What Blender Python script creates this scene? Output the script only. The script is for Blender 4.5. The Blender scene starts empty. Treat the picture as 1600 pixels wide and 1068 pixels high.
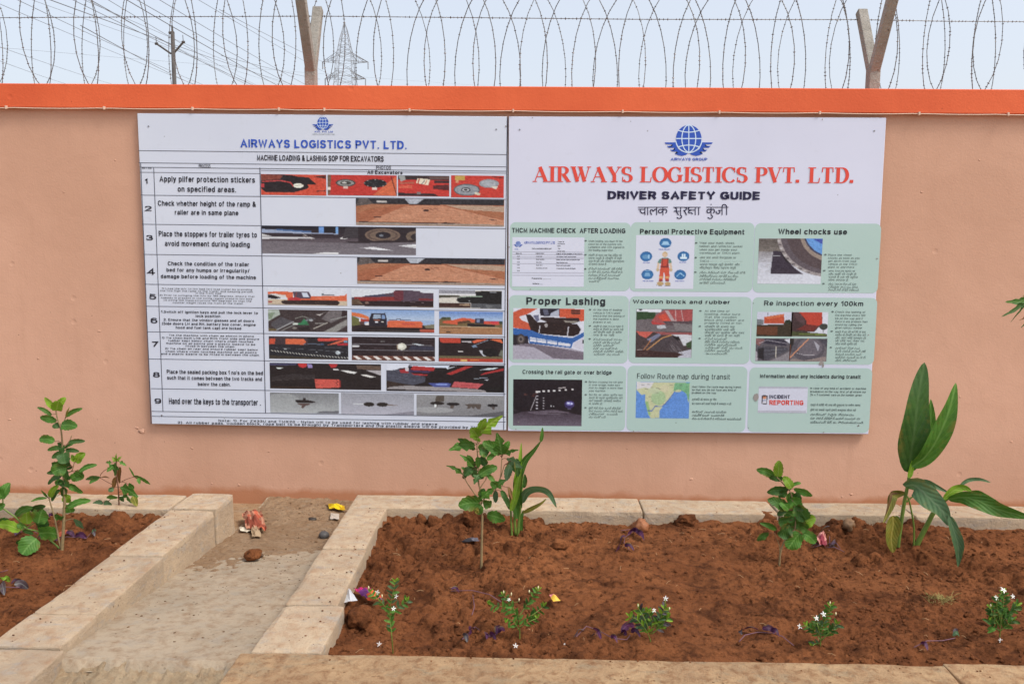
import bpy, bmesh, math, random
import numpy as np
from mathutils import Vector, Matrix, noise as mnoise
R_ = math.radians
rnd = random.Random(7)
rng = np.random.default_rng(5)
scene = bpy.context.scene
col = scene.collection

# ------------------------------------------------------------------ camera
F = 1300.0                         # focal length in pixels of the 1600 x 1068 photograph
YAW, TILT, ROLL = -0.01814665, 0.11944504, 0.00946637
EYE = Vector((0.0, -4.48, 1.448))
_f = Vector((math.sin(YAW)*math.cos(TILT), math.cos(YAW)*math.cos(TILT), -math.sin(TILT)))
_r = Vector((math.cos(YAW), -math.sin(YAW), 0)); _u = _r.cross(_f)
RT = _r*math.cos(ROLL) + _u*math.sin(ROLL); UP = -_r*math.sin(ROLL) + _u*math.cos(ROLL); FW = _f
cam = bpy.data.cameras.new('camera'); cam_o = bpy.data.objects.new('camera', cam); col.objects.link(cam_o)
cam.sensor_width = 36; cam.lens = F/1600*36; cam.clip_start = 0.05; cam.clip_end = 3000
M = Matrix((RT, UP, -FW)).transposed().to_4x4(); M.translation = EYE
cam_o.matrix_world = M; scene.camera = cam_o

# ------------------------------------------------------------------ sky, sun, exposure
SUN_EL, SUN_AZ = R_(54), R_(120)   # azimuth clockwise from +Y
world = bpy.data.worlds.new('World'); scene.world = world; world.use_nodes = True
nt = world.node_tree
sky = nt.nodes.new('ShaderNodeTexSky'); sky.sky_type = 'NISHITA'; sky.sun_disc = False
sky.sun_elevation = SUN_EL; sky.sun_rotation = SUN_AZ
sky.air_density = 1.0; sky.dust_density = 5.0; sky.ozone_density = 1.0; sky.altitude = 0
bg = nt.nodes['Background']; bg.inputs[1].default_value = 0.102
hz = nt.nodes.new('ShaderNodeMix'); hz.data_type = 'RGBA'          # even high haze over the clear sky
hz.inputs[0].default_value = 0.52; hz.inputs[7].default_value = (5.0, 5.15, 5.4, 1)
nt.links.new(sky.outputs[0], hz.inputs[6]); nt.links.new(hz.outputs[2], bg.inputs[0])
sun = bpy.data.lights.new('sun', 'SUN'); sun.energy = 1.35; sun.angle = R_(18); sun.color = (1.0, 0.95, 0.88)
sun_o = bpy.data.objects.new('sun', sun); col.objects.link(sun_o)
sd = Vector((math.sin(SUN_AZ)*math.cos(SUN_EL), math.cos(SUN_AZ)*math.cos(SUN_EL), math.sin(SUN_EL)))
sun_o.rotation_euler = sd.to_track_quat('Z', 'Y').to_euler(); sun_o.location = (3, -6, 9)
vs = scene.view_settings
scene.display_settings.display_device = 'sRGB'
vs.view_transform = 'Standard'; vs.look = 'None'; vs.gamma = 1; vs.use_curve_mapping = False; vs.exposure = 1.04

# ------------------------------------------------------------------ helpers
def ray(px, py):
    return FW*F + RT*(px-800) - UP*(py-534)
def at(px, py, Y):
    d = ray(px, py); k = (Y-EYE.y)/d.y
    return EYE + d*k
def atz(px, py, Z):
    d = ray(px, py); k = (Z-EYE.z)/d.z
    return EYE + d*k
def lin(c):
    c = c/255.0
    return c/12.92 if c <= 0.04045 else ((c+0.055)/1.055)**2.4
KW = (1.02, 1.13, 1.17)            # photo value to base colour for surfaces lit like the wall
def P(r, g, b, k=1.0):
    return tuple(min(0.92, lin(v)*kk*k) for v, kk in zip((r, g, b), KW))
def PG(r, g, b, k=0.95):
    return tuple(min(0.9, lin(v)*k) for v in (r, g, b))

def put(o, label=None, cat=None, group=None, kind=None):
    if label: o['label'] = label
    if cat: o['category'] = cat
    if group: o['group'] = group
    if kind: o['kind'] = kind
    return o
def empty(name, loc, label, cat, group=None):
    o = bpy.data.objects.new(name, None); col.objects.link(o); o.location = loc
    o.empty_display_size = 0.1
    return put(o, label, cat, group)
def mesh_obj(name, verts, faces, m, parent=None, smooth=False, **kw):
    me = bpy.data.meshes.new(name)
    if isinstance(verts, np.ndarray):
        verts = np.asarray(verts, dtype=np.float64)
        if parent is not None: verts = verts - np.array(parent_loc(parent))
        vl = verts; nv = len(vl)
        me.vertices.add(nv); me.vertices.foreach_set('co', vl.astype(np.float32).ravel())
        fa = np.asarray(faces, dtype=np.int32); nf, k = fa.shape
        me.loops.add(nf*k); me.loops.foreach_set('vertex_index', fa.ravel())
        me.polygons.add(nf); me.polygons.foreach_set('loop_start', np.arange(0, nf*k, k, dtype=np.int32))
        me.polygons.foreach_set('loop_total', np.full(nf, k, dtype=np.int32))
        me.update(calc_edges=True)
    else:
        off = parent_loc(parent) if parent is not None else Vector((0, 0, 0))
        me.from_pydata([tuple(Vector(v)-off) for v in verts], [], faces)
        me.update()
    if m is not None:
        for mm in (m if isinstance(m, (list, tuple)) else [m]): me.materials.append(mm)
    if smooth: me.polygons.foreach_set('use_smooth', [True]*len(me.polygons))
    o = bpy.data.objects.new(name, me); col.objects.link(o)
    if parent is not None: o.parent = parent
    return put(o, **kw)
def parent_loc(p):
    v = Vector((0, 0, 0))
    while p is not None:
        v += p.location; p = p.parent
    return v

class MB:
    def __init__(s): s.v = []; s.f = []
    def add(s, v, f):
        n = len(s.v); s.v += [tuple(x) for x in v]; s.f += [tuple(i+n for i in q) for q in f]
    def box(s, x0, x1, y0, y1, z0, z1):
        s.add([(x0,y0,z0),(x1,y0,z0),(x1,y1,z0),(x0,y1,z0),(x0,y0,z1),(x1,y0,z1),(x1,y1,z1),(x0,y1,z1)],
              [(0,3,2,1),(4,5,6,7),(0,1,5,4),(1,2,6,5),(2,3,7,6),(3,0,4,7)])
    def tube(s, pts, rad, n=6, cap=True):
        pts = [Vector(p) for p in pts]; k = len(pts)
        rads = rad if isinstance(rad, (list, tuple)) else [rad]*k
        base = len(s.v); side = None
        for i, p in enumerate(pts):
            t = (pts[min(i+1, k-1)]-pts[max(i-1, 0)])
            if t.length < 1e-9: t = Vector((0, 0, 1))
            t.normalize()
            if side is None:
                side = t.orthogonal().normalized()
            else:
                side = side - t*side.dot(t)
                side = side.normalized() if side.length > 1e-6 else t.orthogonal().normalized()
            b = t.cross(side)
            for j in range(n):
                a = 2*math.pi*j/n
                s.v.append(tuple(p + (side*math.cos(a)+b*math.sin(a))*rads[i]))
        for i in range(k-1):
            for j in range(n):
                a = base+i*n+j; b2 = base+i*n+(j+1) % n
                s.f.append((a, b2, b2+n, a+n))
        if cap:
            s.f.append(tuple(base+j for j in range(n))[::-1]); s.f.append(tuple(base+(k-1)*n+j for j in range(n)))
    def build(s, name, m, parent=None, smooth=False, **kw):
        return mesh_obj(name, s.v, s.f, m, parent, smooth, **kw)

def vnoise(x, y, seed=0):
    xi = np.floor(x).astype(int); yi = np.floor(y).astype(int)
    fx = x-xi; fy = y-yi; fx = fx*fx*(3-2*fx); fy = fy*fy*(3-2*fy)
    def h(a, b):
        n = (a*374761393 + b*668265263 + seed*362437) & 0x7fffffff
        n = ((n ^ (n >> 13))*1274126177) & 0x7fffffff
        return ((n ^ (n >> 16)) & 0xffff)/65535.0
    return (h(xi, yi)*(1-fx)*(1-fy)+h(xi+1, yi)*fx*(1-fy)+h(xi, yi+1)*(1-fx)*fy+h(xi+1, yi+1)*fx*fy)*2-1
def fbm(x, y, sc, oct=4, seed=0, gain=0.5):
    t = 0; a = 1
    for i in range(oct):
        t = t + a*vnoise(x*sc, y*sc, seed+i*17); sc *= 2.03; a *= gain
    return t

# ------------------------------------------------------------------ materials
def new_mat(name):
    m = bpy.data.materials.new(name); m.use_nodes = True
    return m, m.node_tree, m.node_tree.nodes['Principled BSDF']
def nd(t, typ, **kw):
    n = t.nodes.new(typ)
    for k, v in kw.items():
        if k.startswith('i_'): n.inputs[k[2:]].default_value = v
        else: setattr(n, k, v)
    return n
def coord(t, kind='Object', scale=(1, 1, 1)):
    g = nd(t, 'ShaderNodeNewGeometry') if kind == 'World' else nd(t, 'ShaderNodeTexCoord')
    mp = nd(t, 'ShaderNodeMapping'); mp.inputs['Scale'].default_value = scale
    t.links.new(g.outputs['Position' if kind == 'World' else kind], mp.inputs[0])
    return mp.outputs[0]
def noise(t, vec, sc, det=6, rough=0.6, dist=0):
    n = nd(t, 'ShaderNodeTexNoise'); n.inputs['Scale'].default_value = sc
    n.inputs['Detail'].default_value = det; n.inputs['Roughness'].default_value = rough; n.inputs['Distortion'].default_value = dist
    t.links.new(vec, n.inputs['Vector']); return n.outputs['Fac']
def ramp(t, fac, stops):
    r = nd(t, 'ShaderNodeValToRGB'); e = r.color_ramp.elements
    while len(e) < len(stops): e.new(0.5)
    for k, (p, c) in enumerate(stops):
        e[k].position = p; e[k].color = (c, c, c, 1) if isinstance(c, (int, float)) else (*c, 1)
    t.links.new(fac, r.inputs[0]); return r.outputs[0]
def mix(t, fac, a, b, mode='MIX'):
    m = nd(t, 'ShaderNodeMix', data_type='RGBA', blend_type=mode)
    for s, v in ((0, fac), (6, a), (7, b)):
        if hasattr(v, 'is_linked'): t.links.new(v, m.inputs[s])
        elif s == 0: m.inputs[0].default_value = v
        else: m.inputs[s].default_value = (*v, 1)
    return m.outputs[2]
def bump(t, h, strength, dist=0.01, prev=None):
    b = nd(t, 'ShaderNodeBump'); b.inputs['Strength'].default_value = strength; b.inputs['Distance'].default_value = dist
    t.links.new(h, b.inputs['Height'])
    if prev is not None: t.links.new(prev, b.inputs['Normal'])
    return b.outputs['Normal']
def flat(name, c, rough=0.6, metal=0.0, spec=0.3, var=0.0, sc=20, bmp=0.0):
    m, t, p = new_mat(name)
    p.inputs['Roughness'].default_value = rough; p.inputs['Metallic'].default_value = metal
    p.inputs['Specular IOR Level'].default_value = spec
    if var > 0 or bmp > 0:
        v = coord(t, 'World'); n = noise(t, v, sc)
        c2 = tuple(x*(1-var) for x in c); c3 = tuple(min(.95, x*(1+var)) for x in c)
        t.links.new(ramp(t, n, [(0.3, c2), (0.7, c3)]), p.inputs['Base Color'])
        if bmp: t.links.new(bump(t, n, bmp), p.inputs['Normal'])
    else:
        p.inputs['Base Color'].default_value = (*c, 1)
    return m

def wall_material(name, base, dark, light, dirt=None):
    m, t, p = new_mat(name)
    v = coord(t, 'World')
    dark_mid = tuple(.55*x+.45*y for x, y in zip(base, dark))
    big = noise(t, v, 0.9, 4, 0.55); mid = noise(t, v, 6, 6, 0.6, 0.3); fine = noise(t, v, 90, 4, 0.6)
    c = mix(t, ramp(t, big, [(0.40, 0.0), (0.60, 1.0)]), dark_mid, light)
    c = mix(t, ramp(t, mid, [(0.5, 0.0), (0.78, 0.3)]), c, dark)
    # vertical run marks and roller strokes
    vs_ = coord(t, 'World', (3.2, 1, 0.35)); st = noise(t, vs_, 4, 5, 0.6)
    c = mix(t, ramp(t, st, [(0.55, 0.0), (0.8, 0.35)]), c, dark)
    sp = nd(t, 'ShaderNodeTexVoronoi'); sp.inputs['Scale'].default_value = 9; t.links.new(v, sp.inputs['Vector'])
    spk = ramp(t, sp.outputs['Distance'], [(0.0, 1.0), (0.022, 0.9), (0.032, 0.0)])
    c = mix(t, spk, c, tuple(x*0.45 for x in base))
    if dirt:
        g = nd(t, 'ShaderNodeNewGeometry'); sx = nd(t, 'ShaderNodeSeparateXYZ'); t.links.new(g.outputs['Position'], sx.inputs[0])
        a = nd(t, 'ShaderNodeMath', operation='MULTIPLY_ADD'); t.links.new(mid, a.inputs[0]); a.inputs[1].default_value = -0.09
        t.links.new(sx.outputs['Z'], a.inputs[2])
        f = ramp(t, a.outputs[0], [(0.0, 0.95), (0.035, 0.0)])
        c = mix(t, f, c, dirt)
    t.links.new(c, p.inputs['Base Color'])
    p.inputs['Roughness'].default_value = 0.62; p.inputs['Specular IOR Level'].default_value = 0.25
    nb = bump(t, mid, 0.22, 0.012); nb = bump(t, fine, 0.25, 0.004, nb)
    dn = nd(t, 'ShaderNodeTexVoronoi'); dn.inputs['Scale'].default_value = 4.3; t.links.new(v, dn.inputs['Vector'])
    nb = bump(t, ramp(t, dn.outputs['Distance'], [(0.0, 0.0), (0.05, 0.6), (0.07, 1.0)]), 0.35, 0.006, nb)
    t.links.new(nb, p.inputs['Normal'])
    return m

def concrete(name, a, b, stain, grey, sc=1.0, rough_bump=0.5, top_dirt=0.8):
    m, t, p = new_mat(name)
    v = coord(t, 'World')
    oi = nd(t, 'ShaderNodeObjectInfo')
    n1 = noise(t, v, 3.1*sc, 7, 0.65, 0.4); n2 = noise(t, v, 17*sc, 7, 0.7, 0.2); n3 = noise(t, v, 160, 5, 0.7)
    n4 = noise(t, coord(t, 'World', (1, 1.7, 3)), 7*sc, 6, 0.7, 0.8)
    c = mix(t, ramp(t, n1, [(0.38, 0.0), (0.62, 1.0)]), a, b)
    c = mix(t, ramp(t, n4, [(0.52, 0.0), (0.72, 0.75)]), c, grey)
    g = nd(t, 'ShaderNodeNewGeometry'); sx = nd(t, 'ShaderNodeSeparateXYZ'); t.links.new(g.outputs['Normal'], sx.inputs[0])
    up = ramp(t, sx.outputs['Z'], [(0.3, 0.15), (0.8, 1.0)])
    f = nd(t, 'ShaderNodeMath', operation='MULTIPLY'); t.links.new(up, f.inputs[0])
    t.links.new(ramp(t, n2, [(0.46, 0.0), (0.7, top_dirt)]), f.inputs[1])
    c = mix(t, f.outputs[0], c, stain)
    c = mix(t, ramp(t, n3, [(0.56, 0.0), (0.74, 0.5)]), c, tuple(x*0.45 for x in a))
    pv = nd(t, 'ShaderNodeTexVoronoi'); pv.inputs['Scale'].default_value = 34; pv.inputs['Randomness'].default_value = 1; t.links.new(v, pv.inputs['Vector'])
    pg = nd(t, 'ShaderNodeMath', operation='MULTIPLY'); t.links.new(ramp(t, pv.outputs['Distance'], [(0.0, 1.0), (0.10, 0.8), (0.17, 0.0)]), pg.inputs[0])
    t.links.new(ramp(t, n1, [(0.46, 0.0), (0.56, 0.8)]), pg.inputs[1])
    c = mix(t, pg.outputs[0], c, tuple(x*0.5 for x in stain))
    hs = nd(t, 'ShaderNodeHueSaturation'); mr = nd(t, 'ShaderNodeMapRange')
    t.links.new(oi.outputs['Random'], mr.inputs[0]); mr.inputs[3].default_value = 0.9; mr.inputs[4].default_value = 1.1
    t.links.new(mr.outputs[0], hs.inputs['Value']); t.links.new(c, hs.inputs['Color'])
    t.links.new(hs.outputs[0], p.inputs['Base Color'])
    p.inputs['Roughness'].default_value = 0.85; p.inputs['Specular IOR Level'].default_value = 0.2
    nb = bump(t, n2, rough_bump, 0.012); nb = bump(t, n3, 0.9*rough_bump, 0.005, nb)
    t.links.new(nb, p.inputs['Normal'])
    return m

def soil_material(name):
    m, t, p = new_mat(name)
    v = coord(t, 'World')
    n1 = noise(t, v, 2.6, 6, 0.6, 0.3); n2 = noise(t, v, 28, 8, 0.72); n3 = noise(t, v, 190, 5, 0.7)
    c = mix(t, ramp(t, n1, [(0.35, 0.0), (0.68, 1.0)]), SOIL_A, SOIL_B)
    n4 = noise(t, v, 6.5, 6, 0.65, 0.6)
    c = mix(t, ramp(t, n4, [(0.50, 0.0), (0.66, 0.75)]), c, SOIL_D)
    c = mix(t, ramp(t, n2, [(0.36, 0.7), (0.50, 0.0)]), c, SOIL_D)
    c = mix(t, ramp(t, n3, [(0.32, 0.6), (0.48, 0.0)]), c, SOIL_D)
    c = mix(t, ramp(t, n3, [(0.62, 0.0), (0.75, 0.5)]), c, SOIL_L)
    t.links.new(c, p.inputs['Base Color'])
    p.inputs['Roughness'].default_value = 0.95; p.inputs['Specular IOR Level'].default_value = 0.1
    nb = bump(t, n2, 0.8, 0.012); nb = bump(t, n3, 1.0, 0.006, nb)
    t.links.new(nb, p.inputs['Normal'])
    return m
SOIL_A = PG(138, 84, 52, .60); SOIL_B = PG(172, 110, 70, .62); SOIL_D = PG(74, 42, 26, .6); SOIL_L = PG(205, 150, 104, .6)

WALL = wall_material('peach_wall_paint', P(201, 152, 127), P(184, 136, 112), P(205, 155, 130), P(176, 116, 84))
BAND = wall_material('orange_band_paint', P(214, 94, 56), P(196, 80, 46), P(220, 100, 60))
KERB = concrete('kerb_concrete', PG(182, 162, 138, .82), PG(200, 178, 150, .82), PG(158, 112, 74, .82), PG(156, 155, 152, .86), 1.3, .8, .55)
KERB_F = concrete('front_kerb_concrete', PG(176, 144, 110, .82), PG(194, 162, 124, .84), PG(130, 84, 52, .8), PG(158, 146, 122, .82), 1.6, .9, .8)
SLAB = concrete('path_concrete', PG(174, 158, 136, .88), PG(160, 146, 126, .88), PG(132, 102, 74, .86), PG(154, 147, 136, .86), 1.4, 0.5, 0.75)
ROUGH = concrete('rough_concrete', PG(178, 158, 130, .84), PG(164, 144, 116, .84), PG(138, 104, 72, .84), PG(160, 148, 126, .84), 2.0, 1.0, 0.6)
SOIL = soil_material('red_soil')
POST = concrete('post_concrete', PG(150, 146, 138), PG(166, 162, 154), PG(120, 108, 94), PG(172, 170, 166), 3.0, 0.8, 0.5)
DUST = concrete('dusty_ground', PG(150, 122, 92), PG(164, 138, 108), PG(128, 92, 62), PG(140, 126, 108), 1.5, 0.8, 0.7)

# ------------------------------------------------------------------ ground, path, soil
ZT = 0.22                                   # top of the kerbs
gy = np.array([-60, -30, -12, -6, -3.4, -2.5, 0.5, 6, 30, 400, 2500.]); gx = np.array([-2500, -400, -60, -10, 0, 10, 60, 400, 2500.])
gv = [(x, y, -0.015 if y > -2.9 else -0.03) for y in gy for x in gx]
gf = [(j*9+i, j*9+i+1, (j+1)*9+i+1, (j+1)*9+i) for j in range(len(gy)-1) for i in range(8)]
mesh_obj('ground', gv, gf, DUST, kind='structure')

def grid_mesh(name, x0, x1, y0, y1, step, zf, m, **kw):
    nx = int((x1-x0)/step)+1; ny = int((y1-y0)/step)+1
    X, Y = np.meshgrid(np.linspace(x0, x1, nx), np.linspace(y0, y1, ny))
    Z = zf(X, Y)
    v = np.stack([X, Y, Z], -1).reshape(-1, 3)
    i = (np.arange(ny-1)[:, None]*nx+np.arange(nx-1)[None, :]).ravel()
    f = np.stack([i, i+1, i+nx+1, i+nx], -1)
    return mesh_obj(name, v, f, m, smooth=True, **kw)

def path_z(X, Y):
    base = np.maximum(0.0, 0.045+0.113*(-0.84-Y))
    heap = np.clip((Y+0.95)/0.95, 0, 1)                   # dirt washed up against the wall
    h = base + heap*(0.010+0.008*fbm(X, Y, 5, 4, 3)) + 0.0025*fbm(X, Y, 7, 4, 9) + heap*0.006*fbm(X, Y, 40, 3, 21) - 0.035*(Y < -2.142+.008*fbm(X, X*0, 14, 3, 61))
    return h
grid_mesh('path', -1.44, -0.80, -2.15, 0.02, 0.012, path_z, SLAB, kind='structure')
def heap_z(X, Y):                                          # brown dirt film over the slab near the wall
    e = np.clip((Y+0.98+0.16*fbm(X, Y, 3, 3, 31))/0.22, -1, 1)
    return path_z(X, Y) + 0.007*e + 0.004*fbm(X, Y, 28, 4, 41)*(e > -.5)
HEAP = concrete('path_dirt', PG(150, 122, 94, .84), PG(164, 138, 110, .84), PG(122, 88, 62, .84), PG(148, 134, 116, .84), 2.5, 1.0, 0.6)
grid_mesh('dirt', -1.43, -0.81, -1.2, 0.02, 0.008, heap_z, HEAP, kind='structure')
def apron_z(X, Y):
    return 0.175 + 0.008*fbm(X, Y, 9, 4, 51) + 0.006*fbm(X*4, Y, 20, 3, 57) - 0.02*np.clip((-2.13-Y)/0.03, 0, 1) - 0.09*np.clip((-2.17-Y)/0.5, 0, 1)
grid_mesh('apron', -1.52, -0.72, -2.75, -2.10, 0.007, apron_z, ROUGH, kind='structure')

def soil_field(x0, x1, y0, y1, seed, clods, big):
    """height field: low swells, fbm and hemispherical clods"""
    step = 0.0062
    nx = int((x1-x0)/step)+1; ny = int((y1-y0)/step)+1
    xs = np.linspace(x0, x1, nx); ys = np.linspace(y0, y1, ny)
    X, Y = np.meshgrid(xs, ys)
    back = np.clip((Y-(y1-0.28))/0.28, 0, 1)
    Z = 0.150 + 0.015*fbm(X, Y, 2.4, 3, seed) + 0.010*fbm(X, Y, 8, 3, seed+5)*(1+.5*fbm(X, Y, 2, 2, seed+8)) + (0.0075*fbm(X, Y, 30, 2, seed+9, .6) + 0.0048*fbm(X, Y, 70, 2, seed+13, .7))*(.8+.5*fbm(X, Y, 3, 2, seed+31)) + 0.022*back
    Z -= 0.030*np.clip(1-np.hypot((X+0.52)/0.22, (Y+0.80)/0.12), 0, 1)*(seed == 11)
    C = np.zeros_like(Z)
    r = np.random.default_rng(seed)
    rough = fbm(X, Y, 1.3, 2, seed+77)
    for i in range(clods):
        cx, cy = r.uniform(x0, x1), r.uniform(y0, y1)
        jx, jy = int((cx-x0)/step), int((cy-y0)/step)
        dens = rough[min(jy, ny-1), min(jx, nx-1)] + (0.7 if cy > y1-0.22 else 0) + (0.45 if cx < 0.0 else -0.25) - (0.5 if (.1 < cx < 1.0) else 0)
        if r.random() > 0.30+0.9*dens: continue
        rad = r.choice([0.010, 0.014, 0.019, 0.026, 0.036], p=[.42, .28, .17, .09, .04])*r.uniform(.8, 1.25)*big
        if cy > y1-0.22 and r.random() < .25: rad *= 1.5
        w = int(rad*1.3/step)+1
        a, b, c, d = max(0, jx-w), min(nx, jx+w+1), max(0, jy-w), min(ny, jy+w+1)
        xx, yy = X[c:d, a:b]-cx, Y[c:d, a:b]-cy
        th = r.uniform(0, 6.28); el = r.uniform(.7, 1)
        u = (xx*math.cos(th)+yy*math.sin(th)); v = (-xx*math.sin(th)+yy*math.cos(th))/el
        dd = np.sqrt(u*u+v*v)*(1+0.25*vnoise(X[c:d, a:b]*70, Y[c:d, a:b]*70, i))
        hh = np.sqrt(np.maximum(0, rad*rad-dd*dd))*r.uniform(.55, .95)
        C[c:d, a:b] = np.maximum(C[c:d, a:b], hh)
    return X, Y, Z+C, step
def soil_obj(x0, x1, y0, y1, seed, clods, big, label):
    X, Y, Z, st = soil_field(x0, x1, y0, y1, seed, clods, big)
    ny, nx = X.shape
    jit = 0.0022*rng.standard_normal((2, ny, nx))
    v = np.stack([X+jit[0], Y+jit[1], Z], -1).reshape(-1, 3)
    i = (np.arange(ny-1)[:, None]*nx+np.arange(nx-1)[None, :]).ravel()
    f = np.stack([i, i+1, i+nx+1, i+nx], -1)
    mesh_obj('soil', v, f, SOIL, smooth=True, kind='structure', label=label)
    return (x0, y0, st, Z)
S_R = soil_obj(-0.66, 2.85, -2.13, -0.735, 11, 8500, 1.02, 'loose red soil filling the long planter on the right')
S_L = soil_obj(-3.35, -1.60, -2.13, -0.80, 29, 1600, .75, 'smoother red soil filling the planter on the left')
def soil_z(x, y):
    x0, y0, st, Z = S_L if x < -1.2 else S_R
    ny, nx = Z.shape
    return float(Z[int(min(max((y-y0)/st, 0), ny-1)), int(min(max((x-x0)/st, 0), nx-1))])
def on_soil(px, py):
    z = 0.155; p = None
    for k in range(12):
        p = atz(px, py, z)
        z = 0.5*z+0.5*soil_z(p.x, p.y)
    return Vector((p.x, p.y, soil_z(p.x, p.y)))

def rock_mesh(r, seed, squash=(1, 1, 0.75), sub=3, amp=0.35):
    bm = bmesh.new(); bmesh.ops.create_icosphere(bm, subdivisions=sub, radius=1)
    for v in bm.verts:
        p = v.co.copy()
        n = mnoise.noise(p*1.1+Vector((seed, 0, 0)))*amp + mnoise.noise(p*2.7+Vector((0, seed, 0)))*amp*.5 + mnoise.noise(p*7+Vector((0, 0, seed)))*amp*.34 + mnoise.noise(p*15+Vector((seed, seed, 0)))*amp*.16
        v.co = Vector((p.x*squash[0], p.y*squash[1], p.z*squash[2]))*(1+n)*r
    vs = [tuple(v.co) for v in bm.verts]; fs = [tuple(v.index for v in f.verts) for f in bm.faces]; bm.free()
    return vs, fs
# loose crumbs lying on the soil (uncountable)
cr = MB()
protos = [rock_mesh(1, s*3.1, (1, 1, .8), 1, .5) for s in range(6)]
for k in range(4200):
    if k % 5 == 0: x, y = rnd.uniform(-3.2, -1.65), rnd.uniform(-2.1, -.84)
    else: x, y = rnd.uniform(-.62, 2.8), rnd.uniform(-2.1, -.78)
    r = rnd.choice([.0024, .0032, .004, .0055, .0075])
    if .15 < x < 1.0 and y < -.95 and k % 3: continue
    z = soil_z(x, y); vs, fs = protos[k % 6]; a = rnd.uniform(0, 6.28)
    cr.add([(x+(p[0]*math.cos(a)-p[1]*math.sin(a))*r, y+(p[0]*math.sin(a)+p[1]*math.cos(a))*r, z+p[2]*r+r*.4) for p in vs], fs)
cr.build('soil_crumbs', SOIL, smooth=True, kind='stuff', label='small crumbs of red earth lying loose on the soil of both planters')
# crumbs and grit on the path
GRIT = flat('grit', PG(110, 84, 60, .8), .9, var=.4, sc=60)
cr = MB()
for k in range(420):
    x = rnd.uniform(-1.38, -.84); y = -2.1+2.05*(rnd.random()**0.55)
    r = rnd.choice([.0012, .0018, .0026, .0045])*(1.5 if y > -.8 else 1)
    z = float(path_z(np.array(x), np.array(y)))+(.006 if y > -.9 else 0); vs, fs = protos[k % 6]
    cr.add([(x+p[0]*r, y+p[1]*r, z+p[2]*r*.8) for p in vs], fs)
cr.build('path_grit', GRIT, smooth=True, kind='stuff', label='dark grit and specks of soil scattered over the concrete path')

# ------------------------------------------------------------------ planter kerbs, stone by stone
def stone(name, x0, x1, y0, y1, z0, z1, m, parent, seed, ch=0.012, wob=0.003, step=0.022):
    bm = bmesh.new()
    nx = max(2, int((x1-x0)/step)); ny = max(2, int((y1-y0)/step)); nz = max(2, int((z1-z0)/step))
    bmesh.ops.create_cube(bm, size=1)
    big = max((x1-x0, 0), (y1-y0, 1), (z1-z0, 2))
    # slice into a regular lattice
    for ax, n, lo, hi in ((0, nx, -.5, .5), (1, ny, -.5, .5), (2, nz, -.5, .5)):
        for i in range(1, n):
            co = [0, 0, 0]; co[ax] = lo+(hi-lo)*i/n; no = [0, 0, 0]; no[ax] = 1
            bmesh.ops.bisect_plane(bm, geom=bm.verts[:]+bm.edges[:]+bm.faces[:], plane_co=co, plane_no=no)
    cx, cy, cz = (x0+x1)/2, (y0+y1)/2, (z0+z1)/2
    for v in bm.verts:
        p = Vector((cx+v.co.x*(x1-x0), cy+v.co.y*(y1-y0), cz+v.co.z*(z1-z0)))
        ex, ey, ez = abs(abs(v.co.x)-.5) < 1e-4, abs(abs(v.co.y)-.5) < 1e-4, abs(abs(v.co.z)-.5) < 1e-4
        if ex+ey+ez >= 2:                    # worn arrises
            k = ch*(0.10+0.25*abs(mnoise.noise(p*11+Vector((seed, 0, 0))))+1.1*max(0, mnoise.noise(p*4+Vector((0, seed, 3))))**2.5)
            if ex: p.x -= math.copysign(k, v.co.x)
            if ey: p.y -= math.copysign(k, v.co.y)
            if ez: p.z -= math.copysign(k, v.co.z)
        q = p*5+Vector((seed*1.7, seed, 0))
        p += Vector((mnoise.noise(q), mnoise.noise(q+Vector((9, 0, 0))), mnoise.noise(q+Vector((0, 9, 0)))*.6))*wob
        v.co = p
    vs = [tuple(v.co) for v in bm.verts]; fs = [tuple(v.index for v in f.verts) for f in bm.faces]; bm.free()
    o = mesh_obj(name, vs, fs, m, parent)
    me = o.data
    bv_ = o.modifiers.new('bevel', 'BEVEL'); bv_.width = .005; bv_.segments = 2; bv_.limit_method = 'ANGLE'; bv_.angle_limit = R_(50)
    return o
G = 'concrete kerbs framing the planters'
k_left = empty('planter_kerb', (-1.5, -1.2, 0), 'pale concrete kerb round the left planter, with the tall upright groove near its far corner', 'kerb', G)
yj = [-0.565, -0.80, -1.372, -1.885, -2.112]
stone('kerb_stone', -1.628, -1.418, -0.80, -0.562, -0.12, ZT, KERB, k_left, 1)
stone('kerb_stone', -1.630, -1.416, -1.372, -0.812, -0.12, ZT-.002, KERB, k_left, 2)
stone('kerb_stone', -1.626, -1.410, -1.885, -1.376, -0.12, ZT-.004, KERB, k_left, 3)
stone('kerb_stone', -1.628, -1.404, -2.112, -1.888, -0.12, ZT-.002, KERB, k_left, 4)
x = -1.632
for k, w in enumerate((0.62, 0.66, 0.6)):
    stone('kerb_stone', x-w, x-.003, -0.815, -0.598, -0.12, ZT-.002*(k % 2), KERB, k_left, 6+k); x -= w
stone('kerb_stone', -2.35, -1.385, -2.46, -2.116, -0.12, ZT-.006, KERB, k_left, 11)
stone('kerb_stone', -3.1, -2.354, -2.46, -2.116, -0.12, ZT-.003, KERB_F, k_left, 12)
k_right = empty('planter_kerb', (-0.7, -1.3, 0), 'pale concrete kerb round the long right planter, three stones running down beside the path', 'kerb', G)
stone('kerb_stone', -0.820, -0.640, -1.262, -0.752, -0.12, ZT, KERB, k_right, 21)
stone('kerb_stone', -0.818, -0.634, -1.783, -1.268, -0.12, ZT-.003, KERB, k_right, 22)
stone('kerb_stone', -0.824, -0.606, -2.118, -1.789, -0.12, ZT-.001, KERB, k_right, 23, .016, .006)
x = -0.822
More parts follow.
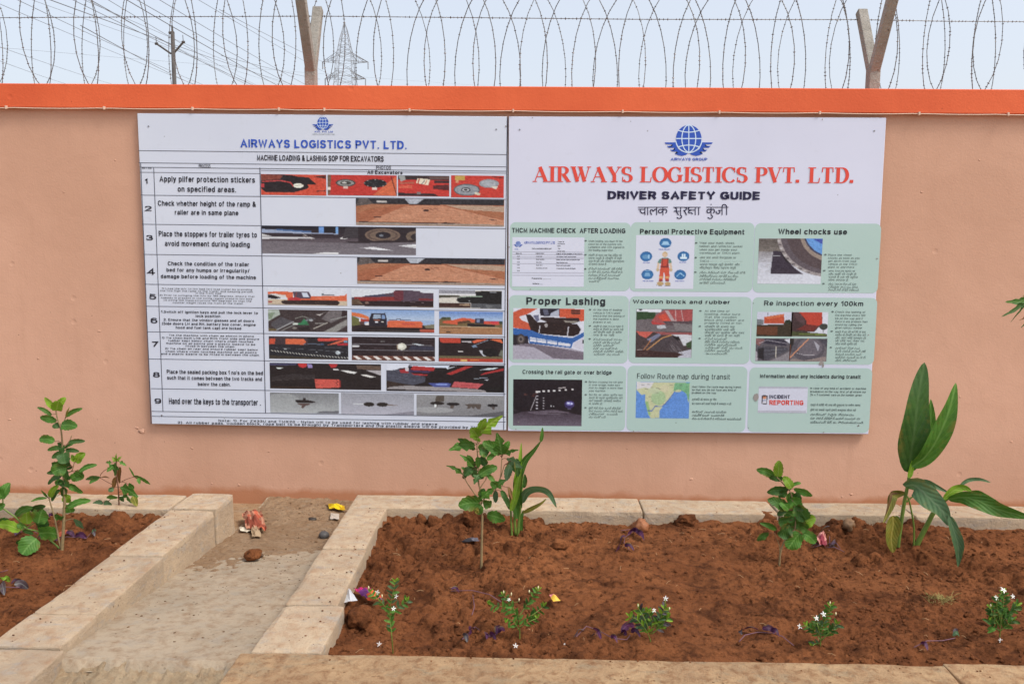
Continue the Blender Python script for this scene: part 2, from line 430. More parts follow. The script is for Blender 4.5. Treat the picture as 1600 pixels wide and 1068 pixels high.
for k, w in enumerate((1.372, 0.625, 0.62, 0.62, 0.62)):
    stone('kerb_stone', x, x+w-.005, -0.748, -0.548-.02*(k > 1), -0.12, ZT-.003*(k % 2), KERB, k_right, 31+k); x += w
x = -0.852
for k, w in enumerate((2.1, 1.75)):
    stone('kerb_stone', x, x+w-.004, -2.50, -2.124+.018*(k == 1), -0.12, ZT-.002*k, KERB_F, k_right, 41+k); x += w

# soil spilt over the kerb edges
cr = MB()
for k in range(260):
    m_ = k % 4
    if m_ == 0: x, y = rnd.uniform(-.6, 2.7), -2.13-abs(rnd.gauss(0, .03))
    elif m_ == 1: x, y = -.64-abs(rnd.gauss(0, .05)), rnd.uniform(-2.1, -.76)
    elif m_ == 2: x, y = rnd.uniform(-.6, 2.7), -.745+abs(rnd.gauss(0, .04))
    else: x, y = -1.63+abs(rnd.gauss(0, .06)), rnd.uniform(-2.1, -.82)
    r = rnd.choice([.0012, .0016, .0022, .0034]); vs, fs = protos[k % 6]
    cr.add([(x+p[0]*r, y+p[1]*r, ZT+p[2]*r*.8) for p in vs], fs)
cr.build('spilt_soil', SOIL, smooth=True, kind='stuff', label='crumbs of red soil spilt over the kerb tops')

# ------------------------------------------------------------------ boundary wall
zb = at(800, 173, -0.03).z; zc = at(800, 135, -0.03).z
wall = empty('boundary_wall', (0, 0.1, -0.1), 'long peach painted boundary wall with an orange band along its top', 'wall')
wb = MB(); wb.box(-9, 9, 0, 0.2, -0.12, zb); wb.build('wall_face', WALL, wall)
cb = MB(); cb.box(-9, 9, -0.03, 0.23, zb+.0005, zc); cbo = cb.build('coping', BAND, wall)
bv = cbo.modifiers.new('bevel', 'BEVEL'); bv.width = .004; bv.segments = 2
# plaster blemishes: small raised chips and scars
pb = MB()
for (px, py, s) in [(222, 673, 14), (214, 668, 8), (373, 757, 6), (1080, 748, 7), (1330, 772, 7), (1316, 776, 5), (15, 655, 6), (60, 560, 5), (155, 517, 5), (300, 700, 6), (420, 705, 4), (980, 700, 4), (1500, 620, 5), (1440, 300, 5), (100, 300, 4), (1530, 250, 4), (660, 700, 4), (905, 712, 4), (331, 755, 4), (1120, 690, 4), (180, 250, 4), (1580, 690, 5)]:
    c = at(px, py, 0); r = s/290*.36
    vs, fs = rock_mesh(r, px*.1, (1, .09, .7), 2, .9)
    pb.add([(v[0]+c.x, v[1]-.0005, v[2]+c.z) for v in vs], fs)
pb.build('plaster_blemishes', WALL, wall, smooth=True, kind='stuff')

CORD = flat('pale_cord', PG(225, 196, 176, .9), .6)
string = empty('cord', (0, -.034, zb), 'thin pale cord clipped along the lower edge of the orange band', 'cord')
clips = [10, 163, 301, 436, 507, 640, 802, 973, 1124, 1281, 1436, 1575]
sb = MB(); pts = []
for x in range(-30, 1640, 26):
    a = [c for c in clips if c <= x]; b = [c for c in clips if c > x]
    t = 0.5
    if a and b: t = (x-a[-1])/(b[0]-a[-1])
    q = at(x, 167.2+(178-167.2)*x/1600+.6, -.035); pts.append((q.x, -.0345, q.z-.004*4*t*(1-t)))
sb.tube(pts, .0026, 5); sb.build('cord_run', CORD, string, smooth=True)
for c in clips:
    q = at(c, 167.2+(178-167.2)*c/1600+.6, -.035); b = MB()
    b.box(q.x-.004, q.x+.004, -.042, -.030, q.z-.008, q.z+.008); b.build('clip', CORD, string)

# ------------------------------------------------------------------ Y posts and wire
def beam(mb, a, b, wx, wt, n=1):
    """rectangular bar from a to b in a plane of constant x; wx across, wt thick"""
    a, b = Vector(a), Vector(b); d = (b-a).normalized(); s = Vector((1, 0, 0)); t = d.cross(s).normalized()
    vs = []
    for p in (a, b):
        for i, j in ((-1, -1), (1, -1), (1, 1), (-1, 1)): vs.append(p+s*wx*.5*i+t*wt*.5*j)
    mb.add(vs, [(0, 1, 2, 3), (7, 6, 5, 4), (0, 4, 5, 1), (1, 5, 6, 2), (2, 6, 7, 3), (3, 7, 4, 0)])
def ypost(px, pyc, label, ptip):
    c = at(px, pyc, .1); tip = at(ptip[0], ptip[1], .29)
    o = empty('fence_post', (c.x, .1, zc), label, 'fence post', 'concrete Y posts carrying the wire on the wall')
    b = MB(); beam(b, (c.x, .1, zc-.05), (c.x, .1, c.z+.02), .058, .058); so = b.build('stem', POST, o)
    b = MB(); beam(b, (c.x, .1, c.z-.01), (tip.x, .29, tip.z), .052, .046); ao = b.build('arm', POST, o)
    b = MB(); beam(b, (c.x+.001, .1, c.z-.01), (c.x+(c.x-tip.x)*.2, -.12, tip.z+.03), .051, .046); bo = b.build('arm', POST, o)
    for q in (so, ao, bo):
        mo = q.modifiers.new('bevel', 'BEVEL'); mo.width = .005; mo.segments = 2
    return c
pA = ypost(486, 112, 'weathered concrete Y post behind the left board, left of the lattice pylon', (497, 14))
pB = ypost(1364.5, 112, 'weathered concrete Y post above the right end of the right board', (1346, 18))

WIRE = flat('galvanised_wire', (.16, .155, .15), .45, .8, .5, var=.35, sc=40)
def barb_field(mb, pts, step, size, seed):
    r = random.Random(seed); acc = 0
    for a, b in zip(pts[:-1], pts[1:]):
        a, b = Vector(a), Vector(b); L = (b-a).length; t = (b-a)/max(L, 1e-6)
        while acc < L:
            p = a+t*acc; n1 = t.orthogonal().normalized(); n2 = t.cross(n1); ang = r.uniform(0, 3.14)
            u = n1*math.cos(ang)+n2*math.sin(ang); w = t.cross(u)
            s = size*r.uniform(.8, 1.2)
            mb.add([p-t*s*.55, p+u*s, p+w*s*.35, p-u*s, p-w*s*.35, p+t*s*.55],
                   [(0, 2, 1), (0, 3, 2), (0, 4, 3), (0, 1, 4), (5, 1, 2), (5, 2, 3), (5, 3, 4), (5, 4, 1)])
            acc += step*r.uniform(.85, 1.15)
        acc -= L
def coil(hand, ph, label):
    off = ph/(2*math.pi)*.275
    pts = []; zc0, yc0, rad, pit = 2.50, .40, .43, .275
    N = 28
    t = -2.0
    x0, x1 = -3.9, 3.8
    turns = int((x1-x0)/pit); k0 = random.Random(11 if hand > 0 else 12)
    js = [(k0.uniform(-.022, .022), k0.uniform(-.04, .04), k0.uniform(-.04, .04)) for _ in range(turns+3)]
    for i in range(turns*N):
        u = i/N; k = int(u); f = u-k
        j = [js[k][m]*(1-f)+js[k+1][m]*f for m in range(3)]
        a = 2*math.pi*u
        pts.append((x0+off+u*pit+j[0]+(.20+j[1]*.4)*math.sin(a), yc0+hand*.15*math.sin(a), zc0+min(.16, .12*((x0+u*pit-.35)/1.55)**2)+j[2]*.7+(rad+j[1]*.6)*math.cos(a)))
    o = empty('razor_wire_coil', (0, .1, zc), label, 'razor wire', 'coils of barbed wire stretched along the wall top')
    b = MB(); b.tube(pts, .0023, 4); b.build('wire', WIRE, o, smooth=True)
    b = MB(); barb_field(b, pts, .021, .0070, 3+int(hand)); b.build('barbs', WIRE, o, kind='stuff')
coil(1, 0., 'barbed coil on the wall top, the one whose near turns lean to the right')
coil(-1, math.pi*1.0, 'barbed coil on the wall top, the one whose near turns lean to the left')
sw = empty('barbed_wire', (0, .1, zc+.4), 'single straight barbed wire running level through the coils from post to post', 'barbed wire')
q = [at(-60, 28.5, .27), at(0, 28, .27), at(250, 26.5, .27), at(497, 25.5, .27), at(800, 28.5, .27), at(1000, 30.5, .27), at(1346, 31, .27), at(1480, 33.5, .27), at(1660, 34.5, .27)]
pts = []
for a, b in zip(q[:-1], q[1:]):
    for i in range(8): pts.append(a+(b-a)*i/8)
pts.append(q[-1])
b = MB(); b.tube(pts, .0022, 4); b.build('wire', WIRE, sw, smooth=True)
b = MB(); barb_field(b, pts, .021, .0072, 9); b.build('barbs', WIRE, sw, kind='stuff')

# ------------------------------------------------------------------ utility pole, pylon, power lines
PYL = flat('pylon_steel', (.30, .33, .37), .6, .1); POLE = flat('dark_pole', (.085, .078, .075), .8, var=.3, sc=3)
LINE = flat('line_metal', (.13, .14, .16), .6)
Yp = 26.0
def pp(x, y): return at(x, y, Yp)
pole = empty('utility_pole', (pp(269, 200).x, Yp, 0), 'dark utility pole with two raised arms rising behind the wall at the left', 'utility pole')
b = MB(); t = pp(269.5, 50); b.tube([(t.x, Yp, -.1), (t.x, Yp, t.z)], [.085, .07], 10); b.build('pole_shaft', POLE, pole, smooth=True)
b = MB(); b.tube([(t.x, Yp, t.z+.0), (t.x-.01, Yp, pp(269, 40).z)], [.04, .03], 6); b.tube([pp(269, 41), pp(268.6, 33)], .012, 5); b.build('top_pin', POLE, pole)
b = MB(); a_ = pp(264, 51.5); c_ = pp(272, 51.5); b.tube([a_, c_], .05, 8); b.build('clamp', POLE, pole)
for tip, root in (((244.5, 68.5), (267, 84)), ((286.5, 66), (271, 84))):
    b = MB(); b.tube([pp(*root), pp(*tip)], .035, 6); p_ = pp(*tip); b.tube([p_-Vector((.05, 0, 0)), p_+Vector((.05, 0, 0))], .045, 6)
    b.build('arm', POLE, pole)
    b = MB(); b.tube([p_, pp(tip[0]-1, tip[1]-11)], .012, 5); b.build('insulator_pin', POLE, pole)
Yt = 165.0
def pt(x, y): return at(x, y, Yt)
pyl = empty('transmission_tower', (pt(539, 300).x, Yt, 0), 'pale lattice transmission tower in the distance right of the left fence post', 'transmission tower')
def sect(y, x0, x1):
    a, b = pt(x0, y), pt(x1, y); w = (b.x-a.x)/2; cx = (a.x+b.x)/2
    return cx, w, a.z
levels = [sect(35, 537.6, 538.4), sect(50, 535, 543), sect(62, 532, 545), sect(72, 530.5, 547), sect(80, 529.4, 549), sect(86, 528, 550.5), sect(97, 527, 551), sect(110, 526, 552), sect(121, 525.5, 552.5), sect(131, 525, 553), sect(160, 520, 558), sect(220, 508, 570), sect(378, 480, 598)]
levels[-1] = (levels[-1][0], levels[-1][1], 0.0)
b = MB(); br = MB()
def corners(l): cx, w, z = l; return [Vector((cx+sx*w, Yt+sy*w, z)) for sx, sy in ((-1, -1), (1, -1), (1, 1), (-1, 1))]
for l0, l1 in zip(levels[:-1], levels[1:]):
    c0, c1 = corners(l0), corners(l1)
    for i in range(4):
        b.tube([c0[i], c1[i]], .075, 4)
        j = (i+1) % 4
        br.tube([c0[i], c1[j]], .033, 3); br.tube([c0[j], c1[i]], .033, 3); br.tube([c1[i], c1[j]], .033, 3)
b.build('leg_frame', PYL, pyl); br.build('bracing', PYL, pyl, kind='stuff')
for yy, tips, top in ((97, (504, 575), 83), (123, (508, 571), 112)):
    for tx in tips:
        b = MB(); sgn = -1 if tx < 539 else 1
        root_lo = Vector((pt(539+sgn*12, yy).x, Yt, pt(539, yy).z)); root_hi = Vector((pt(539+sgn*10, top).x, Yt, pt(539, top).z)); tip = pt(tx, yy)
        for s in (-1.3, 1.3):
            b.tube([root_lo+Vector((0, s, 0)), tip], .07, 3); b.tube([root_hi+Vector((0, s, 0)), tip], .07, 3)
            for k in (.33, .66):
                b.tube([root_lo.lerp(tip, k)+Vector((0, s*(1-k), 0)), root_hi.lerp(tip, k)+Vector((0, s*(1-k), 0))], .04, 3)
                b.tube([root_lo.lerp(tip, k)+Vector((0, s*(1-k), 0)), root_hi.lerp(tip, k-.33)+Vector((0, s*(1-k), 0))], .04, 3)
        b.build('crossarm', PYL, pyl)
        b = MB(); b.tube([tip, tip-Vector((0, 0, 1.4))], .12, 5); b.build('insulator', PYL, pyl)
lines = [((0, 2), (260, 112), 30, 60, .010), ((39, 0), (260, 104), 28, 60, .011), ((78, 0), (262, 66), 40, 90, .010), ((123, 0), (390, 129), 28, 60, .012), ((155, 0), (300, 64), 40, 90, .011),
         ((205, 0), (424, 127), 22, 46, .014), ((258, 0), (476, 130), 30, 70, .012), ((240, 50), (388, 131), 30, 70, .012), ((240, 37), (400, 131), 34, 80, .010), ((240, 97), (308, 131), 30, 60, .010),
         ((337, 3), (435, 62), 50, 120, .014), ((0, 67), (158, 122), 45, 100, .013), ((0, 88), (98, 124), 45, 100, .012), ((0, 52), (250, 76), 60, 150, .011), ((165, 10), (392, 131), 40, 90, .010), ((350, 90), (470, 131), 60, 150, .016),
         ((225, 2), (442, 124), 24, 50, .011), ((400, 44), (505, 97), 120, 165, .03), ((400, 100), (500, 124), 120, 165, .03)]
order = sorted(range(17), key=lambda i: lines[i][0][0]+(140-lines[i][0][1])*(lines[i][1][0]-lines[i][0][0])/(lines[i][1][1]-lines[i][0][1]))
ORD = 'first second third fourth fifth sixth seventh eighth ninth tenth eleventh twelfth thirteenth fourteenth fifteenth sixteenth seventeenth'.split()
for i, (a, b_, y0, y1, r) in enumerate(lines):
    if i < 17:
        k = (142-a[1])/(b_[1]-a[1]); y1 = y0+(y1-y0)*k; b_ = (a[0]+(b_[0]-a[0])*k, 142)
    A, B = at(*a, y0), at(*b_, y1); d = B-A
    A2 = A-d*.35; B2 = B+d*(.02 if i < 17 else 0)
    n = 14; pts = []
    for k in range(n+1):
        s = k/n; p = A2.lerp(B2, s); p.z -= 4*s*(1-s)*d.length*.004; pts.append(p)
    b = MB(); b.tube(pts, r, 4); o = b.build('power_line', LINE, smooth=True)
    put(o, f'{ORD[order.index(i)]} from the left of the power lines sinking behind the orange band' if i < 17 else ('upper' if i == 17 else 'lower')+' of two faint wires ending at the crossarms of the distant tower', 'power line', 'power lines crossing the sky behind the wall')

# ------------------------------------------------------------------ lettering: a small stroke alphabet
def A_(cx, cy, rx, ry, a0, a1): return ('a', cx, cy, rx, ry, a0, a1)
L_ = {
 'A': (.70, [[(.02, 0), (.35, 1), (.68, 0)], [(.13, .32), (.57, .32)]]),
 'B': (.60, [[(0, 0), (0, 1), (.32, 1), A_(.32, .765, .25, .235, 90, -90), (0, .53)], [(.32, .53), A_(.33, .265, .27, .265, 90, -90), (0, 0)]]),
 'C': (.68, [[A_(.36, .5, .36, .5, 48, 312)]]),
 'D': (.64, [[(0, 0), (0, 1), (.26, 1), A_(.26, .5, .38, .5, 90, -90), (0, 0)]]),
 'E': (.54, [[(.54, 1), (0, 1), (0, 0), (.54, 0)], [(0, .53), (.5, .53)]]),
 'F': (.50, [[(.5, 1), (0, 1), (0, 0)], [(0, .52), (.44, .52)]]),
 'G': (.70, [[A_(.36, .5, .36, .5, 48, 325), (.68, .2), (.68, .48), (.40, .48)]]),
 'H': (.58, [[(0, 0), (0, 1)], [(.58, 0), (.58, 1)], [(0, .53), (.58, .53)]]),
 'I': (.0, [[(0, 0), (0, 1)]]),
 'J': (.42, [[(.42, 1), (.42, .24), A_(.21, .24, .21, .24, 0, -180)]]),
 'K': (.60, [[(0, 0), (0, 1)], [(.56, 1), (.02, .38)], [(.2, .58), (.58, 0)]]),
 'L': (.48, [[(0, 1), (0, 0), (.48, 0)]]),
 'M': (.72, [[(0, 0), (0, 1), (.36, .12), (.72, 1), (.72, 0)]]),
 'N': (.58, [[(0, 0), (0, 1), (.58, 0), (.58, 1)]]),
 'O': (.74, [[A_(.37, .5, .37, .5, 90, 450)]]),
 'P': (.56, [[(0, 0), (0, 1), (.3, 1), A_(.3, .73, .27, .27, 90, -90), (0, .46)]]),
 'Q': (.74, [[A_(.37, .5, .37, .5, 90, 450)], [(.45, .2), (.72, -.04)]]),
 'R': (.60, [[(0, 0), (0, 1), (.32, 1), A_(.32, .74, .26, .26, 90, -90), (0, .48)], [(.34, .48), (.58, 0)]]),
 'S': (.58, [[A_(.29, .755, .26, .245, 22, 270), A_(.29, .255, .28, .255, 90, -158)]]),
 'T': (.58, [[(0, 1), (.58, 1)], [(.29, 1), (.29, 0)]]),
 'U': (.58, [[(0, 1), (0, .3), A_(.29, .3, .29, .3, 180, 360), (.58, 1)]]),
 'V': (.64, [[(0, 1), (.32, 0), (.64, 1)]]),
 'W': (.94, [[(0, 1), (.23, 0), (.47, .96), (.71, 0), (.94, 1)]]),
 'X': (.62, [[(.02, 0), (.6, 1)], [(0, 1), (.62, 0)]]),
 'Y': (.62, [[(0, 1), (.31, .44), (.62, 1)], [(.31, .44), (.31, 0)]]),
 'Z': (.56, [[(.02, 1), (.54, 1), (0, 0), (.56, 0)]]),
 'a': (.44, [[A_(.23, .53, .2, .2, 138, 0), (.44, 0)], [(.44, .39), (.22, .39), A_(.20, .195, .2, .195, 90, 270), (.3, 0), (.44, .14)]]),
 'b': (.48, [[(0, 0), (0, 1)], [A_(.25, .365, .24, .365, 180, -180)]]),
 'c': (.45, [[A_(.25, .365, .25, .365, 52, 308)]]),
 'd': (.48, [[(.48, 0), (.48, 1)], [A_(.24, .365, .24, .365, 0, 360)]]),
 'e': (.48, [[(.01, .38), (.48, .38), A_(.245, .365, .24, .365, 2, 315)]]),
 'f': (.28, [[(.09, 0), (.09, .8), A_(.27, .8, .18, .2, 180, 95)], [(0, .70), (.27, .70)]]),
 'g': (.48, [[A_(.24, .38, .24, .35, 0, 360)], [(.48, .73), (.48, -.06), A_(.24, -.06, .24, .2, 0, -150)]]),
 'h': (.44, [[(0, 0), (0, 1)], [(0, .36), A_(.22, .48, .22, .25, 180, 0), (.44, 0)]]),
 'i': (.0, [[(0, 0), (0, .73)], [(0, .96), (0, 1.0)]]),
 'j': (.1, [[(.1, .73), (.1, -.1), A_(-.02, -.1, .12, .12, 0, -80)], [(.1, .96), (.1, 1.0)]]),
 'k': (.42, [[(0, 0), (0, 1)], [(.38, .73), (.02, .3)], [(.16, .46), (.42, 0)]]),
 'l': (.0, [[(0, 0), (0, 1)]]),
 'm': (.74, [[(0, 0), (0, .73)], [(0, .4), A_(.185, .5, .185, .23, 180, 0), (.37, 0)], [(.37, .4), A_(.555, .5, .185, .23, 180, 0), (.74, 0)]]),
 'n': (.44, [[(0, 0), (0, .73)], [(0, .38), A_(.22, .48, .22, .25, 180, 0), (.44, 0)]]),
 'o': (.50, [[A_(.25, .365, .25, .365, 90, 450)]]),
 'p': (.48, [[(0, -.26), (0, .73)], [A_(.24, .365, .24, .365, 180, -180)]]),
 'q': (.48, [[(.48, -.26), (.48, .73)], [A_(.24, .365, .24, .365, 0, 360)]]),
 'r': (.26, [[(0, 0), (0, .73)], [(0, .36), A_(.21, .47, .21, .26, 180, 85)]]),
 's': (.42, [[A_(.21, .55, .19, .18, 25, 270), A_(.21, .185, .2, .185, 90, -155)]]),
 't': (.26, [[(.09, .95), (.09, .17), A_(.24, .15, .15, .15, 180, 275)], [(0, .70), (.26, .70)]]),
 'u': (.44, [[(0, .73), (0, .24), A_(.22, .24, .22, .24, 180, 360), (.44, .3)], [(.44, .73), (.44, 0)]]),
 'v': (.46, [[(0, .73), (.23, 0), (.46, .73)]]),
 'w': (.68, [[(0, .73), (.17, 0), (.34, .7), (.51, 0), (.68, .73)]]),
 'x': (.44, [[(0, 0), (.44, .73)], [(0, .73), (.44, 0)]]),
 'y': (.46, [[(0, .73), (.24, .02)], [(.46, .73), (.2, -.14), (.04, -.24)]]),
 'z': (.42, [[(.01, .73), (.41, .73), (0, 0), (.42, 0)]]),
 '1': (.26, [[(0, .76), (.24, 1), (.24, 0)]]),
 '2': (.52, [[A_(.26, .72, .25, .28, 165, -25), (0, 0), (.52, 0)]]),
 '3': (.50, [[A_(.24, .75, .22, .25, 160, -80), A_(.24, .27, .26, .27, 80, -160)]]),
 '4': (.56, [[(.4, 0), (.4, 1), (0, .3), (.56, .3)]]),
 '5': (.50, [[(.46, 1), (.08, 1), (.04, .52), A_(.24, .32, .26, .32, 120, -150)]]),
 '6': (.50, [[A_(.25, .31, .24, .31, 180, -180)], [(.01, .31), (.01, .6), A_(.27, .62, .26, .38, 180, 45)]]),
 '7': (.50, [[(0, 1), (.5, 1), (.16, 0)]]),
 '8': (.50, [[A_(.25, .76, .21, .24, 90, 450)], [A_(.25, .26, .25, .26, 90, 450)]]),
 '9': (.50, [[A_(.25, .69, .24, .31, 0, 360)], [(.49, .69), (.49, .4), A_(.23, .38, .26, .38, 0, -135)]]),
 '0': (.50, [[A_(.25, .5, .25, .5, 90, 450)]]),
 '.': (.02, [[(0, 0), (.02, 0)]]), ',': (.02, [[(.01, .02), (-.02, -.12)]]), ':': (.02, [[(0, .02), (0, .05)], [(0, .6), (0, .64)]]),
 "'": (.0, [[(0, 1), (0, .78)]]), '-': (.24, [[(0, .37), (.24, .37)]]), '/': (.3, [[(0, 0), (.3, 1)]]), '_': (.5, [[(0, -.05), (.5, -.05)]]),
 '(': (.16, [[(.16, 1.05), (0, .7), (0, .2), (.16, -.15)]]), ')': (.16, [[(0, 1.05), (.16, .7), (.16, .2), (0, -.15)]]), '!': (0, [[(0, 1), (0, .3)], [(0, 0), (0, .02)]]),
 '+': (.4, [[(0, .4), (.4, .4)], [(.2, .2), (.2, .6)]]),
 '&': (.66, [[(.64, 0), (.14, .7), A_(.27, .8, .16, .2, 200, -20), (.06, .38), A_(.24, .24, .22, .24, 160, 300), (.6, .46)]]),
}
# heavy roman letters with thick and thin strokes: (points, kind) with T thick, h hair, c contrast pen
def sr(x, y, w=.30): return ([(x-w/2, y), (x+w/2, y)], 'h')
SERIF = {
 'A': (.92, [([(.10, 0), (.44, 1)], 'h'), ([(.40, 1), (.76, 0)], 'T'), ([(.2, .33), (.62, .33)], 'h'), sr(.10, 0, .26), sr(.76, 0, .36)]),
 'I': (.44, [([(.22, 0), (.22, 1)], 'T'), sr(.22, 0, .42), sr(.22, 1, .42)]),
 'R': (.88, [([(.22, 0), (.22, 1)], 'T'), sr(.22, 0, .42), sr(.16, 1, .30), ([(.22, 1), (.42, 1), A_(.42, .755, .24, .245, 90, -90), (.22, .51)], 'c'), ([(.44, .5), (.74, 0)], 'T'), sr(.80, 0, .2)]),
 'W': (1.22, [([(.14, 1), (.40, 0)], 'T'), ([(.40, 0), (.62, .86)], 'h'), ([(.56, 1), (.82, 0)], 'T'), ([(.82, 0), (1.08, 1)], 'h'), sr(.14, 1, .34), sr(.56, 1, .34), sr(1.08, 1, .26)]),
 'Y': (.88, [([(.16, 1), (.45, .44)], 'T'), ([(.45, .44), (.74, 1)], 'h'), ([(.45, .48), (.45, 0)], 'T'), sr(.16, 1, .36), sr(.74, 1, .26), sr(.45, 0, .40)]),
 'S': (.64, [([A_(.31, .76, .22, .24, 40, 240), (.42, .48), A_(.32, .25, .24, .25, 55, -150)], 'c'), ([(.53, 1), (.53, .68)], 'h'), ([(.07, 0), (.07, .34)], 'h')]),
 'L': (.78, [([(.22, 0), (.22, 1)], 'T'), sr(.24, 1, .46), ([(.03, 0), (.66, 0), (.70, .32)], 'h')]),
 'O': (.90, [([A_(.44, .5, .36, .5, 90, 450)], 'c')]),
 'G': (.92, [([A_(.44, .5, .36, .5, 42, 308), (.70, .16)], 'c'), ([(.72, .06), (.72, .44)], 'T'), sr(.72, .46, .36), ([(.72, 1), (.72, .66)], 'h')]),
 'T': (.78, [([(.38, 0), (.38, 1)], 'T'), ([(.06, .70), (.08, 1), (.68, 1), (.70, .70)], 'h'), sr(.38, 0, .42)]),
 'C': (.84, [([A_(.44, .5, .36, .5, 42, 318)], 'c'), ([(.72, 1), (.72, .66)], 'h')]),
 'P': (.76, [([(.22, 0), (.22, 1)], 'T'), sr(.22, 0, .42), sr(.16, 1, .30), ([(.22, 1), (.42, 1), A_(.42, .74, .24, .26, 90, -90), (.22, .48)], 'c')]),
 'V': (.88, [([(.16, 1), (.47, 0)], 'T'), ([(.45, 0), (.74, 1)], 'h'), sr(.16, 1, .36), sr(.74, 1, .26)]),
 'D': (.90, [([(.22, 0), (.22, 1)], 'T'), sr(.16, 0, .30), sr(.16, 1, .30), ([(.22, 1), (.42, 1), A_(.42, .5, .34, .5, 90, -90), (.22, 0)], 'c')]),
 '.': (.30, [([(.12, -.02), (.12, .19)], 'T')]),
}
def flatten_stroke(st, seg=12):
    pts = []
    for e in st:
        if e[0] == 'a':
            _, cx, cy, rx, ry, a0, a1 = e
            n = max(3, int(abs(a1-a0)/360*seg*2))
            for i in range(n+1):
                a = R_(a0+(a1-a0)*i/n); pts.append((cx+rx*math.cos(a), cy+ry*math.sin(a)))
        else: pts.append(e)
    out = [pts[0]]
    for p in pts[1:]:
        if math.hypot(p[0]-out[-1][0], p[1]-out[-1][1]) > 1e-4: out.append(p)
    return out
def ribbon(pts, wfun, ext=0.0):
    """2-D ribbon along pts; wfun(dx,dy) -> half width"""
    n = len(pts); closed = n > 3 and math.hypot(pts[0][0]-pts[-1][0], pts[0][1]-pts[-1][1]) < 1e-4
    if ext and not closed:
        def off(a, b):
            d = math.hypot(a[0]-b[0], a[1]-b[1]) or 1; return (a[0]+(a[0]-b[0])/d*ext, a[1]+(a[1]-b[1])/d*ext)
        pts = [off(pts[0], pts[1])]+pts[1:-1]+[off(pts[-1], pts[-2])]
    v = []
    for i in range(n):
        a = pts[i-1] if i else (pts[-2] if closed else pts[0]); b = pts[i+1] if i < n-1 else (pts[1] if closed else pts[-1]); c = pts[i]
        d1 = (c[0]-a[0], c[1]-a[1]); d2 = (b[0]-c[0], b[1]-c[1])
        l1 = math.hypot(*d1); l2 = math.hypot(*d2)
        if l1 < 1e-9: d1, l1 = d2, l2
        if l2 < 1e-9: d2, l2 = d1, l1
        u1 = (d1[0]/l1, d1[1]/l1); u2 = (d2[0]/l2, d2[1]/l2)
        m = (u1[0]+u2[0], u1[1]+u2[1]); ml = math.hypot(*m)
        if ml < .2: m = u1; ml = 1
        m = (m[0]/ml, m[1]/ml); cosh = max(.45, m[0]*u1[0]+m[1]*u1[1])
        w = wfun(m[0], m[1])/cosh
        v.append((c[0]-m[1]*w, c[1]+m[0]*w)); v.append((c[0]+m[1]*w, c[1]-m[0]*w))
    return v, [(2*i, 2*i+1, 2*i+3, 2*i+2) for i in range(n-1)]

YB = -0.030                                  # front face of both boards
class Board:
    """coordinates of a board: photograph pixel -> (u, v) metres along the board's own edges"""
    def __init__(s, tl, tr, bl, br):
        s.o = at(*tl, YB); s.tr = at(*tr, YB); s.bl = at(*bl, YB); s.br = at(*br, YB)
        ex = (s.tr-s.o); ey = (s.bl-s.o)
        ang = math.atan2(ex.z, ex.x)*.5+math.atan2((s.br-s.bl).z, (s.br-s.bl).x)*.5
        s.ux = Vector((math.cos(ang), 0, math.sin(ang))); s.uz = Vector((-math.sin(ang), 0, math.cos(ang)))
    def uv(s, px, py):
        p = at(px, py, YB)-s.o; return p.dot(s.ux), p.dot(s.uz)
    def w(s, u, v, lift=0.0):
        p = s.o+s.ux*u+s.uz*v; return (p.x, YB-lift, p.z)
lift_jit = [0]
def jit():
    lift_jit[0] = (lift_jit[0]*1.618+.137) % 1.0
    return lift_jit[0]*.00035
def rect_uv(B, x0, y0, x1, y1):
    a = B.uv(x0, y0); b = B.uv(x1, y1); return a[0], a[1], b[0], b[1]
def letters(B, s, x0, x1, yb, cap, wt=.14, font=None, wx=None, gap=.17):
    """2-D glyph ribbons as world verts/faces; x0..x1 baseline yb (left), cap height in px"""
    font = font or L_
    S = font is SERIF
    u0, v0 = B.uv(x0, yb); u1, _ = B.uv(x1, yb); h = abs(B.uv(x0, yb-cap)[1]-v0)
    adv = []; X = 0
    hw = wt/2
    for ch in s:
        if ch == ' ': adv.append(None); X += (.42 if S else .44); continue
        g = font.get(ch) or font['-']
        adv.append((X, g)); X += g[0]+((.0 if S else gap+wt))
    W = X-(0 if S else gap+wt)
    sx = (u1-u0)/(W+(0 if S else wt))
    v, f = [], []
    for a in adv:
        if a is None: continue
        gx, g = a
        for st in g[1]:
            if S:
                pts, kind = st; pts = flatten_stroke(pts)
                T, hh = .105, .028
                if kind == 'T': wf = lambda dx, dy: T/ max(.6, abs(dy)) if False else T
                elif kind == 'h': wf = lambda dx, dy: hh
                else: wf = lambda dx, dy: hh+(T-hh)*abs(dy)**1.5
                pts = [(p[0], p[1]*.95+.025) for p in pts]
                rv, rf = ribbon([((gx+p[0]), p[1]) for p in pts], wf, .0)
                if kind == 'T': rv = [(p[0], p[1]) for p in rv]
            else:
                pts = [(hw+gx+p[0], p[1]*(1-wt)+hw) for p in flatten_stroke(st, 9)]
                # work in true proportions so that stretching keeps the stroke even
                k = sx/h
                q = [(p[0]*k, p[1]) for p in pts]
                ww = hw*(k if k < 1 else min(1.25, k))
                rv, rf = ribbon(q, (lambda dx, dy, ww=ww: hw*.76*abs(dx)+ww*abs(dy)), hw*.8)
                rv = [(p[0]/k, p[1]) for p in rv]
            j = jit(); n = len(v)
            for p in rv:
                v.append(B.w(u0+p[0]*sx, v0+p[1]*h, .0016+j))
            f += [tuple(i+n for i in q_) for q_ in rf]
    return v, f
